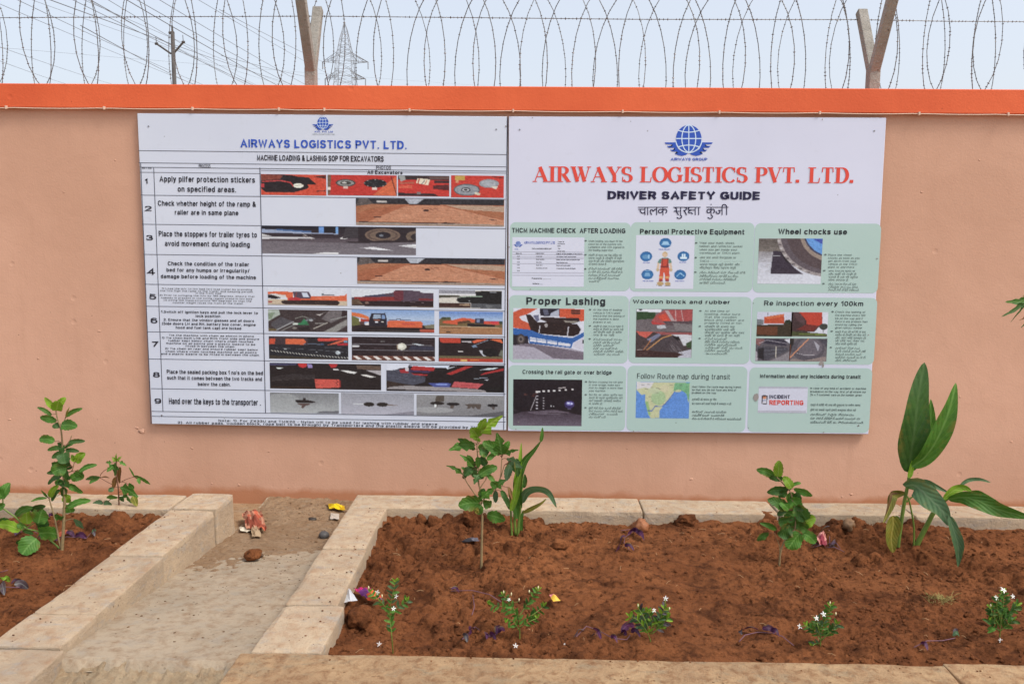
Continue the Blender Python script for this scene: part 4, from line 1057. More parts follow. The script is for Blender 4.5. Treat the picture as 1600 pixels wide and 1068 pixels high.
p.poly([(1155, 250), (2180, 240), (2180, 322), (1155, 312)], (46, 28, 32)).poly([(1155, 230), (1240, 220), (1300, 300), (1155, 300)], (96, 70, 52)).poly([(1320, 260), (1360, 250), (1375, 280), (1330, 290)], (130, 96, 84)).line([(1200, 240), (1320, 306)], 5, (130, 110, 92)).line([(1800, 250), (2060, 262)], 3, (130, 110, 120)).poly([(2000, 200), (2180, 206), (2180, 236), (1990, 232)], (128, 46, 50)).line([(1900, 316), (2180, 312)], 6, (150, 120, 90)).grain(9, 22, 9, 10).put(BL, b1)
Z2 = dict(ox=595, oy=440, sc=8)
p = Pic(686, 452.5, 783.8, 482.5, (196, 188, 182), **Z2)
p.box(728, 98, 1180, 150, (150, 146, 156)).box(728, 150, 1190, 166, (214, 210, 214)).poly([(728, 170), (960, 166), (1010, 190), (728, 205)], (86, 80, 66)).box(728, 205, 960, 265, (206, 196, 184)).poly([(1180, 120), (1300, 108), (1512, 112), (1512, 342), (1130, 330), (1130, 262), (990, 268), (945, 236), (960, 200), (1190, 180)], (30, 28, 30)).line([(985, 194), (1100, 182), (1265, 182)], 9, (150, 170, 150)).box(728, 270, 1120, 330, (70, 40, 34)).poly([(970, 290), (1100, 275), (1115, 305), (1000, 300)], (172, 140, 110)).poly([(1130, 270), (1512, 280), (1512, 342), (1130, 330)], (84, 84, 90)).poly([(1300, 290), (1420, 300), (1350, 340)], (110, 110, 114)).ell(1106, 242, 10, 6, (180, 180, 180)).box(1360, 114, 1440, 126, (150, 150, 158)).grain(12, 14, 10, 11).put(BL, b1)
p = Pic(419, 483, 543, 518.7, (66, 52, 54), ox=405, oy=440, sc=8)
p.poly([(112, 345), (245, 345), (262, 410), (112, 500)], (168, 176, 166)).poly([(112, 395), (200, 380), (150, 470), (112, 470)], (130, 145, 120)).poly([(150, 520), (270, 440), (430, 500), (230, 620), (150, 560)], (84, 78, 84)).line([(215, 612), (430, 500)], 14, (160, 158, 160)).line([(280, 620), (480, 520)], 12, (140, 138, 134)).poly([(112, 590), (210, 600), (210, 630), (112, 630)], (110, 90, 60))
p.poly([(780, 460), (880, 345), (1085, 345), (1020, 450), (900, 510)], (112, 102, 104)).poly([(800, 630), (960, 540), (1100, 460), (1103, 540), (960, 630)], (146, 140, 136)).line([(900, 470), (1100, 420)], 8, (170, 170, 168)).poly([(1040, 345), (1103, 345), (1103, 400), (1030, 430)], (58, 40, 44)).poly([(700, 400), (780, 395), (840, 360), (760, 420)], (190, 180, 176))
p.line([(450, 460), (540, 430), (620, 450)], 9, (150, 150, 140)).poly([(420, 530), (520, 515), (560, 460), (600, 500), (620, 540), (520, 545)], (52, 130, 84)).ell(450, 530, 36, 14, (200, 206, 196))
for a in range(40, 220, 14): p.line([(650, 480), (650+78*math.cos(R_(a)), 480-38*math.sin(R_(a)))], 3, (120, 124, 130))
p.ell(650, 480, 26, 14, (160, 160, 165)).line([(680, 590), (850, 510)], 12, (180, 170, 160)).line([(700, 520), (820, 520)], 10, (190, 186, 180)).ell(440, 585, 30, 16, (130, 120, 112)).poly([(480, 580), (620, 560), (640, 610), (500, 625)], (44, 34, 36)).streak(30, [(30, 24, 26), (110, 104, 104)], 20, 70, 4, 12, 360, 620, slope=-.5, a=.6).grain(9, 16, 10, 12).put(BL, b1)
def excavator(p, X, Y, s, tail=True):
    q = lambda pts: [(X+a*s, Y+b*s) for a, b in pts]
    p.poly(q([(250, 30), (420, 25), (440, 100), (440, 200), (210, 200), (220, 100)]), (40, 34, 46)).poly(q([(275, 45), (360, 42), (370, 95), (265, 100)]), (150, 166, 190)).poly(q([(375, 45), (415, 45), (420, 100), (378, 98)]), (120, 150, 200)).poly(q([(270, 105), (360, 105), (350, 125), (280, 125)]), (150, 80, 60))
    p.poly(q([(445, 135), (480, 118), (870, 128), (890, 150), (880, 210), (445, 210)]), OR2).line(q([(460, 112), (560, 112), (570, 95), (610, 95), (612, 110), (740, 112)]), 8*s, (60, 50, 62)).box(X+630*s, Y+150*s, X+790*s, Y+170*s, (200, 60, 60), .6).line(q([(800, 130), (800, 208)]), 4*s, (170, 60, 40))
    p.poly(q([(100, 215), (850, 212), (890, 240), (850, 282), (100, 284), (40, 250)]), (34, 26, 30)).line(q([(80, 255), (860, 252)]), 4*s, (100, 84, 84))
p = Pic(549.4, 483, 678.6, 519.5, (150, 170, 208), ox=549.4, oy=483, sc=8)
p.vgrad(0, 130, (126, 156, 208), (170, 186, 212)).box(0, 200, 1040, 292, (50, 36, 38)).poly([(0, 80), (90, 120), (120, 200), (0, 220)], (110, 110, 60)).poly([(0, 38), (120, 55), (215, 95), (220, 130), (0, 82)], (232, 112, 60)).poly([(90, 120), (220, 130), (220, 160), (95, 165)], (180, 60, 50)).box(95, 118, 110, 160, (220, 216, 220)).poly([(160, 185), (210, 165), (235, 200), (170, 205)], (214, 208, 210)).box(100, 160, 160, 200, (90, 60, 60))
excavator(p, 0, 20, 1.0); p.poly([(850, 250), (1040, 250), (1040, 292), (860, 292)], (190, 80, 60)).poly([(900, 200), (1040, 180), (1040, 240), (930, 235)], (130, 120, 96)).box(290, 150, 330, 172, (216, 214, 220)).box(370, 150, 400, 165, (220, 210, 200)).grain(6, 20, 9, 13).put(BL, b1)
p = Pic(686.3, 486, 785.4, 522.5, (120, 150, 210), **Z2)
p.vgrad(370, 480, (96, 132, 204), (168, 186, 214)).poly([(728, 480), (760, 450), (800, 445), (870, 450), (880, 480), (1523, 500), (1523, 660), (728, 660)], (120, 96, 60)).ell(790, 458, 34, 18, (70, 74, 54)).ell(845, 456, 30, 16, (82, 86, 60)).poly([(728, 560), (1523, 570), (1523, 662), (728, 660)], (172, 118, 78)).poly([(770, 500), (900, 480), (1010, 450), (1120, 455), (1180, 470), (1170, 510), (960, 500), (960, 540), (780, 520)], (226, 88, 56)).poly([(960, 500), (1100, 480), (1130, 510), (960, 530)], (90, 60, 40)).box(1180, 458, 1290, 520, (48, 44, 64)).box(1200, 465, 1235, 505, (120, 134, 170)).poly([(1290, 490), (1480, 485), (1480, 535), (1290, 525)], (224, 80, 62)).box(1380, 490, 1460, 520, (220, 60, 70)).poly([(1080, 520), (1430, 535), (1420, 562), (1080, 558)], (36, 30, 34)).line([(740, 560), (1480, 572)], 7, (206, 180, 150)).line([(740, 585), (1000, 580)], 5, (90, 60, 44)).ell(845, 638, 30, 8, (50, 34, 30)).ell(1500, 505, 24, 20, (60, 70, 50)).streak(50, [(140, 92, 60), (190, 136, 96)], 20, 90, 4, 14, 580, 655, a=.5).grain(7, 14, 8, 14).put(BL, b1)
p = Pic(420, 525, 544.4, 561.5, (44, 36, 42), ox=405, oy=440, sc=8)
p.poly([(120, 680), (600, 690), (620, 800), (120, 800)], (70, 50, 56)).poly([(122, 715), (200, 705), (195, 780), (122, 785)], (214, 74, 48)).poly([(330, 708), (560, 710), (590, 740), (560, 785), (330, 780)], (230, 100, 60)).poly([(725, 700), (1110, 684), (1110, 700), (870, 735), (740, 735)], (222, 70, 60)).poly([(840, 790), (960, 740), (1110, 690), (1110, 720), (960, 770)], (226, 96, 66)).poly([(980, 760), (1110, 755), (1110, 790), (980, 785)], (190, 40, 50)).box(1060, 725, 1105, 750, (100, 150, 180)).line([(550, 775), (700, 772), (780, 780)], 6, (120, 140, 170)).ell(790, 775, 24, 14, (60, 80, 110))
p.poly([(120, 790), (1115, 790), (1115, 970), (130, 970)], (40, 38, 46)).line([(200, 830), (700, 850), (1100, 880)], 4, (110, 110, 120)).line([(820, 815), (1100, 820)], 5, (90, 90, 100)).ell(985, 884, 32, 24, (190, 196, 204)).ell(325, 846, 18, 6, (170, 170, 170)).ell(715, 878, 16, 4, (160, 160, 170))
for k in range(26):
    t = k/25; x = 150+t*950; y = 868+80*t+8*math.sin(t*3); p.line([(x, y-6), (x+18, y+8)], 9, (206, 200, 190))
p.poly([(128, 930), (900, 955), (900, 972), (128, 972)], (66, 56, 46)).streak(30, [(70, 66, 76), (30, 26, 30)], 20, 120, 4, 15, 800, 930, a=.6).grain(7, 18, 10, 15).put(BL, b1)
p = Pic(549.6, 525.5, 679.6, 564, (46, 32, 38), ox=405, oy=440, sc=8)
p.streak(60, [(60, 44, 48), (36, 24, 30), (84, 66, 70)], 60, 300, 7, 16, 700, 930, a=.6).line([(1157, 782), (1780, 778), (2190, 790)], 5, (150, 146, 156)).line([(1157, 858), (2190, 856)], 3, (140, 136, 146)).poly([(1157, 795), (1260, 800), (1240, 820), (1157, 822)], (200, 196, 200)).poly([(1900, 790), (2190, 800), (2190, 850), (1860, 850)], (56, 54, 74)).ell(1782, 806, 58, 46, (206, 200, 186)).ell(1770, 800, 34, 24, (226, 220, 208)).line([(1725, 790), (1730, 850)], 12, (150, 120, 96)).line([(1800, 850), (1800, 920), (1830, 940)], 10, (80, 66, 60)).poly([(1900, 765), (1960, 762), (2060, 780), (2000, 790)], (190, 196, 206)).line([(1520, 745), (1570, 740)], 8, (150, 150, 150))
p.box(1157, 930, 2200, 990, (116, 66, 54))
for k in range(9):
    x = 1170+k*125; p.poly([(x, 940), (x+50, 938), (x+120, 984), (x+60, 986)], (218, 208, 204))
p.grain(8, 18, 9, 16).put(BL, b1)
p = Pic(685.6, 527, 785.8, 565.6, (40, 28, 32), **Z2)
p.poly([(728, 698), (1000, 700), (1000, 765), (750, 760)], (206, 62, 44)).poly([(1010, 735), (1130, 740), (1130, 755), (1010, 752)], (196, 186, 190)).poly([(1135, 740), (1210, 710), (1340, 708), (1240, 745), (1160, 765)], (228, 92, 58)).poly([(1340, 710), (1500, 706), (1527, 760), (1440, 735)], (232, 100, 58)).line([(1150, 800), (1230, 765), (1340, 720)], 7, (150, 160, 180)).poly([(1130, 800), (1180, 780), (1215, 815), (1150, 820)], (120, 140, 170)).poly([(1220, 850), (1270, 855), (1330, 935), (1290, 945)], (186, 186, 196)).box(968, 864, 1030, 880, (214, 206, 204)).poly([(728, 930), (1527, 930), (1527, 965), (728, 960)], (110, 96, 66)).ell(1370, 880, 100, 55, (26, 22, 26)).poly([(1500, 850), (1527, 850), (1527, 930), (1470, 920)], (110, 110, 96)).box(728, 962, 1527, 1005, (196, 60, 44)).box(1000, 975, 1080, 1000, (230, 180, 100)).box(1110, 975, 1230, 990, (226, 130, 60)).streak(20, (80, 60, 54), 30, 90, 4, 17, 780, 930, a=.4).grain(7, 18, 9, 17).put(BL, b1)
Z = dict(ox=405, oy=555, sc=8)
p = Pic(421.3, 566.3, 595.6, 609, (40, 30, 32), **Z)
p.poly([(130, 90), (480, 95), (460, 120), (130, 128)], (70, 66, 98)).poly([(480, 92), (600, 92), (590, 140), (540, 152), (500, 138)], (214, 48, 50)).poly([(600, 95), (660, 100), (670, 152), (610, 150)], (150, 130, 190)).poly([(870, 94), (985, 96), (960, 140), (900, 148)], (200, 44, 48)).poly([(205, 150), (300, 154), (255, 174), (225, 168)], (206, 210, 206)).poly([(920, 160), (990, 160), (1000, 176), (935, 180)], (200, 196, 196)).poly([(1020, 180), (1100, 176), (1225, 200), (1190, 222), (1100, 208)], (216, 210, 208)).poly([(1270, 232), (1330, 226), (1465, 260), (1390, 268), (1300, 246)], (214, 206, 202))
p.poly([(1210, 105), (1520, 112), (1520, 165), (1230, 160)], (104, 80, 68)).poly([(1330, 170), (1525, 168), (1525, 240), (1440, 210)], (176, 166, 170)).poly([(150, 280), (420, 230), (700, 250), (700, 290), (150, 330)], (60, 52, 54), .7).line([(150, 330), (700, 290)], 4, (90, 76, 74)).poly([(690, 295), (1000, 300), (1015, 405), (705, 425)], (222, 84, 72)).poly([(1000, 300), (1022, 320), (1018, 405), (1005, 405)], (150, 40, 40)).line([(965, 310), (990, 330), (955, 350), (985, 370), (950, 395), (930, 405)], 5, (90, 30, 34)).line([(690, 296), (1000, 298)], 4, (60, 30, 30)).streak(24, [(60, 46, 46), (26, 20, 22)], 40, 200, 7, 18, 200, 420, 140, 680, a=.5).poly([(140, 400), (600, 400), (700, 425), (140, 425)], (58, 40, 30)).grain(7, 22, 10, 18).put(BL, b1)
p = Pic(603.8, 568, 787, 613, (34, 26, 30), ox=595, oy=555, sc=8)
p.poly([(70, 100), (360, 100), (340, 150), (240, 160), (170, 190), (70, 190)], (206, 206, 220)).poly([(360, 112), (860, 115), (840, 150), (360, 130)], (200, 206, 226)).poly([(75, 200), (250, 170), (420, 230), (560, 280), (550, 340), (400, 385), (75, 380)], (74, 74, 90)).streak(26, [(100, 102, 120), (52, 52, 66)], 60, 200, 4, 19, 200, 330, 80, 400, .1, a=.7).poly([(230, 180), (330, 165), (350, 220), (250, 225)], (170, 40, 48)).poly([(300, 150), (345, 150), (350, 195), (310, 195)], (200, 190, 196)).poly([(400, 125), (680, 145), (660, 190), (370, 180)], (190, 44, 46)).poly([(350, 180), (640, 195), (600, 215), (350, 210)], (70, 50, 90)).poly([(380, 225), (590, 236), (580, 256), (420, 250)], (180, 44, 50)).poly([(820, 150), (960, 118), (830, 165)], (206, 214, 226)).poly([(815, 225), (1060, 118), (1160, 118), (880, 240)], (190, 48, 46)).poly([(1230, 170), (1340, 140), (1470, 132), (1400, 160)], (200, 210, 216)).poly([(1230, 240), (1300, 200), (1530, 140), (1530, 172)], (182, 44, 46)).line([(380, 110), (365, 160)], 8, (60, 60, 90)).line([(1165, 286), (1240, 280)], 6, (190, 200, 214)).line([(1200, 268), (1380, 275)], 4, (170, 180, 200)).poly([(1290, 298), (1345, 290), (1330, 306)], (214, 214, 226))
p.poly([(590, 355), (780, 345), (880, 350), (860, 400), (660, 400)], (74, 84, 160)).ell(760, 368, 80, 12, (130, 148, 220)).poly([(880, 400), (920, 325), (1285, 352), (1210, 420)], (206, 84, 88)).poly([(1000, 370), (1160, 372), (1150, 386), (1000, 384)], (180, 60, 66)).poly([(100, 400), (300, 390), (860, 405), (1210, 425), (1310, 440), (1320, 465), (75, 440)], (156, 146, 148)).poly([(75, 330), (400, 385), (300, 392), (110, 410), (75, 435)], (60, 44, 40)).poly([(1320, 400), (1535, 380), (1535, 465), (1320, 468)], (32, 28, 30)).grain(7, 22, 10, 19).put(BL, b1)
p = Pic(422, 612.5, 529.6, 645.6, (158, 158, 160), **Z); p.vgrad(458, 730, (128, 126, 130), (176, 176, 178)).ell(300, 560, 200, 90, (172, 172, 173), .5).poly([(760, 700), (1000, 690), (1000, 730), (700, 730)], (110, 108, 116)).poly([(455, 555), (550, 550), (550, 528), (582, 528), (584, 552), (640, 560), (715, 580), (660, 592), (480, 592), (455, 575)], (44, 34, 36)).poly([(478, 600), (640, 600), (630, 616), (580, 628), (550, 662), (525, 658), (530, 628), (480, 612)], (96, 72, 70)).grain(4, 30, 16, 20).put(BL, b1)
p = Pic(533, 613, 647, 648, (170, 168, 178), **Z); p.vgrad(465, 745, (154, 152, 162), (176, 172, 186)).ell(1372, 612, 68, 28, (46, 38, 36)).ell(1540, 612, 72, 28, (46, 38, 36)).line([(1175, 604), (1240, 612), (1300, 604)], 7, (220, 220, 220)).line([(1435, 612), (1470, 612)], 6, (140, 136, 146)).line([(1600, 616), (1732, 620)], 9, (120, 100, 90)).poly([(1560, 745), (1950, 690), (1950, 748)], (124, 118, 132), .7).grain(4, 26, 14, 21).put(BL, b1)
p = Pic(651, 616, 787.5, 650.6, (150, 148, 150), ox=595, oy=555, sc=8); p.vgrad(480, 765, (150, 146, 148), (132, 128, 132)).ell(650, 690, 260, 40, (176, 174, 176), .6).poly([(1100, 765), (1540, 690), (1540, 770)], (84, 80, 86), .7)
p.ell(705, 600, 88, 23, (46, 38, 38)).poly([(690, 510), (720, 495), (790, 500), (792, 570), (740, 580), (680, 572)], (88, 76, 68)).box(670, 615, 695, 650, (220, 220, 220)).line([(690, 660), (715, 620)], 8, (80, 70, 66)).ell(905, 607, 80, 22, (38, 32, 34)).poly([(872, 625), (922, 625), (905, 668), (870, 668)], (96, 80, 74)).poly([(1055, 610), (1120, 598), (1250, 604), (1256, 625), (1240, 672), (1215, 672), (1180, 640), (1160, 668), (1130, 640), (1110, 668), (1070, 668), (1090, 640)], (92, 78, 72)).ell(1396, 618, 66, 21, (38, 32, 36)).poly([(1380, 635), (1424, 635), (1424, 672), (1402, 675)], (90, 78, 76)).grain(4, 26, 14, 22).put(BL, b1)

# ------------------------------------------------------------------ right board
BR = Board((794.5, 182), (1385, 184), (793.2, 673), (1357, 678))
b2 = slab_board('notice_board', BR, WHITE2, 'white board with nine green panels under a large red company name', 'notice board')
emblem(BR, b2, 1076.2, 216.6, 1/14.24)
text(BR, b2, BLUE, [("AIRWAYS GROUP", 1048, 1105, 251, 4.4, dict(wt=.2))])
text(BR, b2, RED, [("AIRWAYS LOGISTICS PVT. LTD.", 833, 1335, 284, 24, dict(font=SERIF))], 'title_lettering')
text(BR, b2, INK_N, [("DRIVER SAFETY GUIDE", 949.5, 1187.5, 311.2, 12.8, dict(wt=.25, gap=.12))], 'title_lettering')
HI = [[(138, 190), (505, 190)], [(222, 190), (222, 285)], [(142, 216), (222, 216)], [(165, 216), (164, 240), (185, 262), (206, 262), (222, 245)], [(256, 190), (256, 285)],
      [(368, 190), (368, 285)], [(368, 225), (350, 215), (335, 228), (322, 238), (312, 222), (298, 222), (288, 240), (296, 266), (306, 282)], [(447, 190), (447, 288)], [(447, 225), (425, 216), (400, 222), (390, 240), (402, 258), (425, 255), (447, 238)], [(447, 226), (470, 214), (492, 226), (492, 248), (480, 262)],
      [(580, 190), (915, 190)], [(668, 190), (668, 285)], [(596, 190), (618, 215), (612, 232), (592, 240)], [(585, 240), (668, 240)], [(612, 240), (640, 285)], [(622, 318), (645, 330), (672, 322), (680, 300), (662, 290)],
      [(692, 190), (735, 195), (738, 218), (715, 232), (705, 228)], [(712, 232), (742, 285)], [(780, 190), (762, 205), (772, 222), (800, 222)], [(785, 222), (766, 245), (778, 262), (800, 258), (815, 275)], [(775, 236), (800, 226), (850, 226)], [(850, 190), (850, 285)], [(893, 190), (893, 285)],
      [(992, 190), (1262, 190)], [(1048, 190), (1048, 285)], [(1048, 225), (1026, 216), (1004, 222), (996, 240), (1008, 258), (1030, 255), (1048, 238)], [(1048, 226), (1068, 214), (1088, 226), (1088, 248), (1076, 260)], [(1008, 318), (1032, 330), (1058, 322), (1066, 302), (1050, 290)], [(1044, 155), (1054, 155)],
      [(1186, 190), (1186, 284)], [(1186, 228), (1140, 228)], [(1140, 228), (1158, 240), (1152, 262), (1132, 270), (1114, 256), (1110, 240)], [(1242, 285), (1242, 190), (1232, 165), (1210, 155), (1190, 166), (1188, 190)]]
V, Fc = [], []
for st in HI:
    pts = st
    if len(st) > 2:                        # round the corners
        pts = []
        for i in range(len(st)-1):
            p0 = st[max(i-1, 0)]; p1 = st[i]; p2 = st[i+1]; p3 = st[min(i+2, len(st)-1)]
            for k in range(4):
                t = k/4; pts.append(tuple(.5*((2*p1[c])+(-p0[c]+p2[c])*t+(2*p0[c]-5*p1[c]+4*p2[c]-p3[c])*t*t+(-p0[c]+3*p1[c]-3*p2[c]+p3[c])*t**3) for c in (0, 1)))
        pts.append(st[-1])
    rv, rf = ribbon(pts, lambda a, b: 5.2*abs(b)+5.2*abs(a)*.9, 3); n = len(V); j = jit()
    for (x, y) in rv: V.append(BR.w(*BR.uv(980+x/8, 300+y/8), .0016+j))
    Fc += [tuple(i+n for i in q) for q in rf]
mesh_obj('title_lettering', V, orient(V, Fc), INK_N, b2)

def panel(x0, y0, x1, y1):
    u0, v0, u1, v1 = rect_uv(BR, x0, y0, x1, y1); r = .030
    pts = []
    for cx, cz, a0 in ((u1-r, v0-r, 90), (u1-r, v1+r, 0), (u0+r, v1+r, -90), (u0+r, v0-r, -180)):
        for k in range(7): a = R_(a0-15*k); pts.append(BR.w(cx+r*math.cos(a), cz+r*math.sin(a), .0006))
    return mesh_obj('info_panel', pts, orient(pts, [tuple(range(len(pts)))]), GREEN, b2)
def block(parent, x0, w, cap, lines, m=None, bullets=()):
    V, Fc = [], []
    for y, s, fr in lines:
        if ord(s[0]) > 1000: v, f = script_text(BR, s, x0, x0+w*fr, y, cap*.95)
        else: v, f = letters(BR, s, x0, x0+w*fr, y, cap, .12)
        n = len(V); V += v; Fc += [tuple(i+n for i in q) for q in f]
    for bx, by in bullets:
        u, v0 = BR.uv(bx, by); n = len(V); j = jit()
        V += [BR.w(u+.0052*math.cos(a*.785)*1.3, v0+.0042*math.sin(a*.785), .0016+j) for a in range(8)]; Fc.append(tuple(range(n, n+8)))
    return mesh_obj('lettering', V, orient(V, Fc), m or INK_G, parent, kind='stuff')
PN = [panel(797, 347, 983.5, 454.6), panel(986, 347, 1175, 456.3), panel(1180, 348.5, 1371, 458), panel(795.6, 460.8, 980.3, 567.5), panel(984, 462.5, 1170.5, 568.3), panel(1176, 464, 1365, 569.5),
      panel(794.6, 570, 976.5, 672.6), panel(981, 571, 1164, 674.6), panel(1171.5, 573.5, 1357.5, 676)]
PI = flat('panel_black_ink', P(46, 50, 54), .45)
for k, it in enumerate([("THCM MACHINE CHECK  AFTER LOADING", 800, 977, 363.6, 7.8, dict(wt=.2)), ("Personal Protective Equipment", 1000, 1163, 365.6, 8.2, dict(wt=.2)), ("Wheel chocks use", 1216, 1323, 366, 8.8, dict(wt=.2)),
    ("Proper Lashing", 822.5, 945.5, 475.8, 11.8, dict(wt=.2)), ("Wooden block and rubber", 989, 1141, 473.8, 6, dict(wt=.18)), ("Re inspection every 100km", 1194, 1348.5, 477, 7.6, dict(wt=.15)),
    ("Crossing the rail gate or over bridge", 816.5, 955.5, 583.6, 6.4, dict(wt=.16)), ("Follow Route map during transit", 995.5, 1140.5, 591.2, 8.4, dict(wt=.10)), ("Information about any incidents during transit", 1187.5, 1344.5, 590, 6, dict(wt=.18))]):
    text(BR, PN[k], PI, [it], 'panel_heading')
block(PN[0], 919.5, 56, 3.2, [(378, "When loading, you must fill the", .95), (382.7, "check list of the machine with", .92), (387.3, "complete and with signed in", 1), (392, "the loading supervisor.", .7),
    (400, "लोडिंग के समय यह चेक लिस्ट को", .93), (404.6, "भरना जरूरी है लोडिंग में सही", .93), (409.3, "तरह से भरे और लोडिंग सुपरवाइजर", 1), (414, "के सामने करना है", .5),
    (421, "లోడింగ్ సమయంలో చెక్ లిస్ట్", .95), (426, "పూర్తి చేసి సంతకం తీసుకోవాలి", .95), (431, "మరియు లోడింగ్ సమయంలో", .9), (435.8, "సూపర్వైజర్ సంతకం", .85), (440.5, "ఉండాలి", .3)], bullets=[(915, 376), (914.7, 397.8), (914.5, 419.8)])
block(PN[1], 1093, 67, 3.3, [(380.8, "Wear your mask, shoes,", .82), (386, "helmet and reflector jacket", 1), (391.3, "when you get inside your", .88), (396.4, "warehouse or THCM plant.", .95),
    (403.8, "आप जब अपने वेयरहाउस या", .85), (409.2, "THCM प्लांट के अन्दर जाते हैं", 1), (414.4, "अपना मास्क जूते हेलमेट और", .94), (419.6, "रिफ्लेक्टर जैकेट पहनना जरूरी", .85), (427, "మీరు గిడ్డంగి లేదా ప్లాంట్ లోకి", 1.07), (432.4, "వెళ్ళేటప్పుడు మాస్క్ బూట్లు", .9), (437.6, "హెల్మెట్ మరియు రిఫ్లెక్టర్", .86), (443, "జాకెట్ ధరించండి", .6)], bullets=[(1087.8, 379.2), (1087, 402.2), (1086.5, 425)])
block(PN[2], 1294, 49, 3.1, [(399.6, "Place the wheel", .74), (404.3, "chocks as soon as you", 1), (409, "get down from your", .9), (413.8, "vehicle at the THCM", .92), (418.4, "plant or anywhere.", .85),
    (424.6, "अगर THCM प्लांट या", .86), (429.4, "और कहीं भी गाड़ी से", .9), (434, "उतरते है तब भी व्हील", .95), (438.6, "चोक लगाना है", .64), (445, "మీరు THCM ప్లాంట్ లేదా", .9), (449.6, "ఎక్కడైనా వాహనం దిగిన", .95), (454, "వెంటనే వీల్ చోక్స్ పెట్టండి", .98)], bullets=[(1289.6, 397.6), (1287.8, 422.6), (1286.6, 443)])
block(PN[3], 927, 47, 3.1, [(485, "At the time of loading", .95), (490, "vehicle in THCM plant", .9), (494.6, "ensure that the lashing of", 1.05), (499.4, "the machine is done", .85), (504.2, "properly or not.", .6), (511, "लोडिंग के टाइम THCM प्लांट में", 1), (515.6, "मशीन के लैशिंग का ध्यान रखें", 1), (520, "कि लैशिंग सही से किया", .95), (524.6, "गया है या नहीं", .7),
    (531.4, "లోడింగ్ సమయంలో వాహనం", .95), (536.2, "మెషిన్ యొక్క లాషింగ్", .9), (540.8, "సరిగ్గా జరిగిందో", .7), (545.4, "లేదో చూసుకోవాలి", .8), (550, "మెషిన్ సరిగ్గా కట్టి", 1), (554.4, "ఉన్నదా చూడండి", .88)], bullets=[(922, 483.4), (921.6, 508.8), (921.3, 529)])
block(PN[4], 1101, 59, 3.2, [(487, "At the time of", .66), (491.8, "loading, make sure", .94), (496.4, "that the wooden", .84), (501, "block and rubber are", 1.04), (505.6, "properly fitted or not.", 1), (511.4, "लोडिंग के समय यह", .8), (516.2, "सुनिश्चित करे की", .8), (520.8, "लकड़ी का ब्लॉक और रबर", 1.05), (525.4, "सही से लगा है या नहीं", .93),
    (530.4, "లోడింగ్ సమయంలో", .6), (535, "చెక్క బ్లాక్ మరియు రబ్బరు", .93), (539.8, "సరిగ్గా అమర్చబడి", .85), (544.4, "ఉన్నాయో లేదో చూడండి", 1), (549, "సరిగ్గా అమర్చి", .66), (553.4, "ఉంచండి", .6)], bullets=[(1094.3, 485.4), (1093.4, 509.4), (1093, 528.4)])
block(PN[5], 1305, 48, 3.2, [(488.6, "Check the lashing of", .98), (493.6, "the machine every 100", .98), (498.6, "km on the way and if", .9), (503.4, "there is any problem then", 1.05), (508.4, "inform by calling the", .86), (513.2, "given contact number.", .9), (519.6, "रास्ते में हर सौ कि मी के बाद", 1), (524.4, "मशीन के लैशिंग को चेक करे", 1), (529, "और अगर कोई समस्या हो", 1), (533.6, "तो दिए गए नंबर पर", .95), (538.4, "कॉल करके सूचित करें", .7),
    (545, "మార్గంలో ప్రతి వంద", .8), (549.8, "కి మీ మెషిన్ లాషింగ్ చెక్", 1), (554.6, "చేయండి సమస్య ఉంటే", .85), (559.2, "ఇచ్చిన నంబర్ కు కాల్", 1), (564, "చేసి చెప్పండి", .7)], bullets=[(1300.8, 486.6), (1299.4, 517.2), (1298, 542.4)])
block(PN[6], 920, 53, 3.0, [(597.6, "Before crossing the rail gate", 1), (602.2, "or over bridge, make sure", .92), (606.8, "that its height is more than", 1), (611.4, "your machine.", .5), (617.8, "रेल गेट या ओवर ब्रिज पार", 1), (622.4, "करने से पहले सुनिश्चित करें", 1), (627, "कि उसकी ऊंचाई मशीन", .95), (631.6, "से अधिक हो", .4), (638.4, "రైల్ గేట్ లేదా ఓవర్ బ్రిడ్జ్", .95), (643, "దాటే ముందు ఎత్తు మెషిన్ కంటే", 1), (647.6, "ఎక్కువగా ఉందని", .85), (652.2, "చూసుకోండి", .5)], bullets=[(915.6, 596), (915.2, 616.2), (914.8, 636.4)])
block(PN[7], 1081, 77, 3.2, [(605.2, "Must follow the route map during transit", 1), (610, "so that you do not face any kind of", .9), (614.6, "problem on the way.", .5), (625, "ट्रांजिट के समय रूट मैप", .5), (631.6, "का पालन करें ताकि रास्ते में समस्या न हो", .8), (644.4, "మార్గంలో ఎటువంటి సమస్య", .7), (649.6, "ఎదుర్కోకుండా ఉండటానికి", .66), (655, "మీరు రూట్ మ్యాప్ ని తప్పకుండా అనుసరించండి", 1)], PI)
block(PN[8], 1266, 87, 3.3, [(607.6, "In case of any kind of accident or machine", 1), (612.8, "breakdown on the way, first of all inform our", 1), (617.8, "24 x 7 customer care on the number given", .92), (633.6, "रास्ते में किसी भी तरह की दुर्घटना या मशीन खराब", .9), (641.4, "होने पर सबसे पहले हमारे कस्टमर केयर को", .82), (648.6, "మార్గంలో ఏదైనా ప్రమాదం", .78), (654.6, "లేదా మెషిన్ బ్రేక్డౌన్ అయితే ముందుగా మా", .9), (660.6, "కస్టమర్ కేర్ కు తెలియజేయండి", .95)], PI)

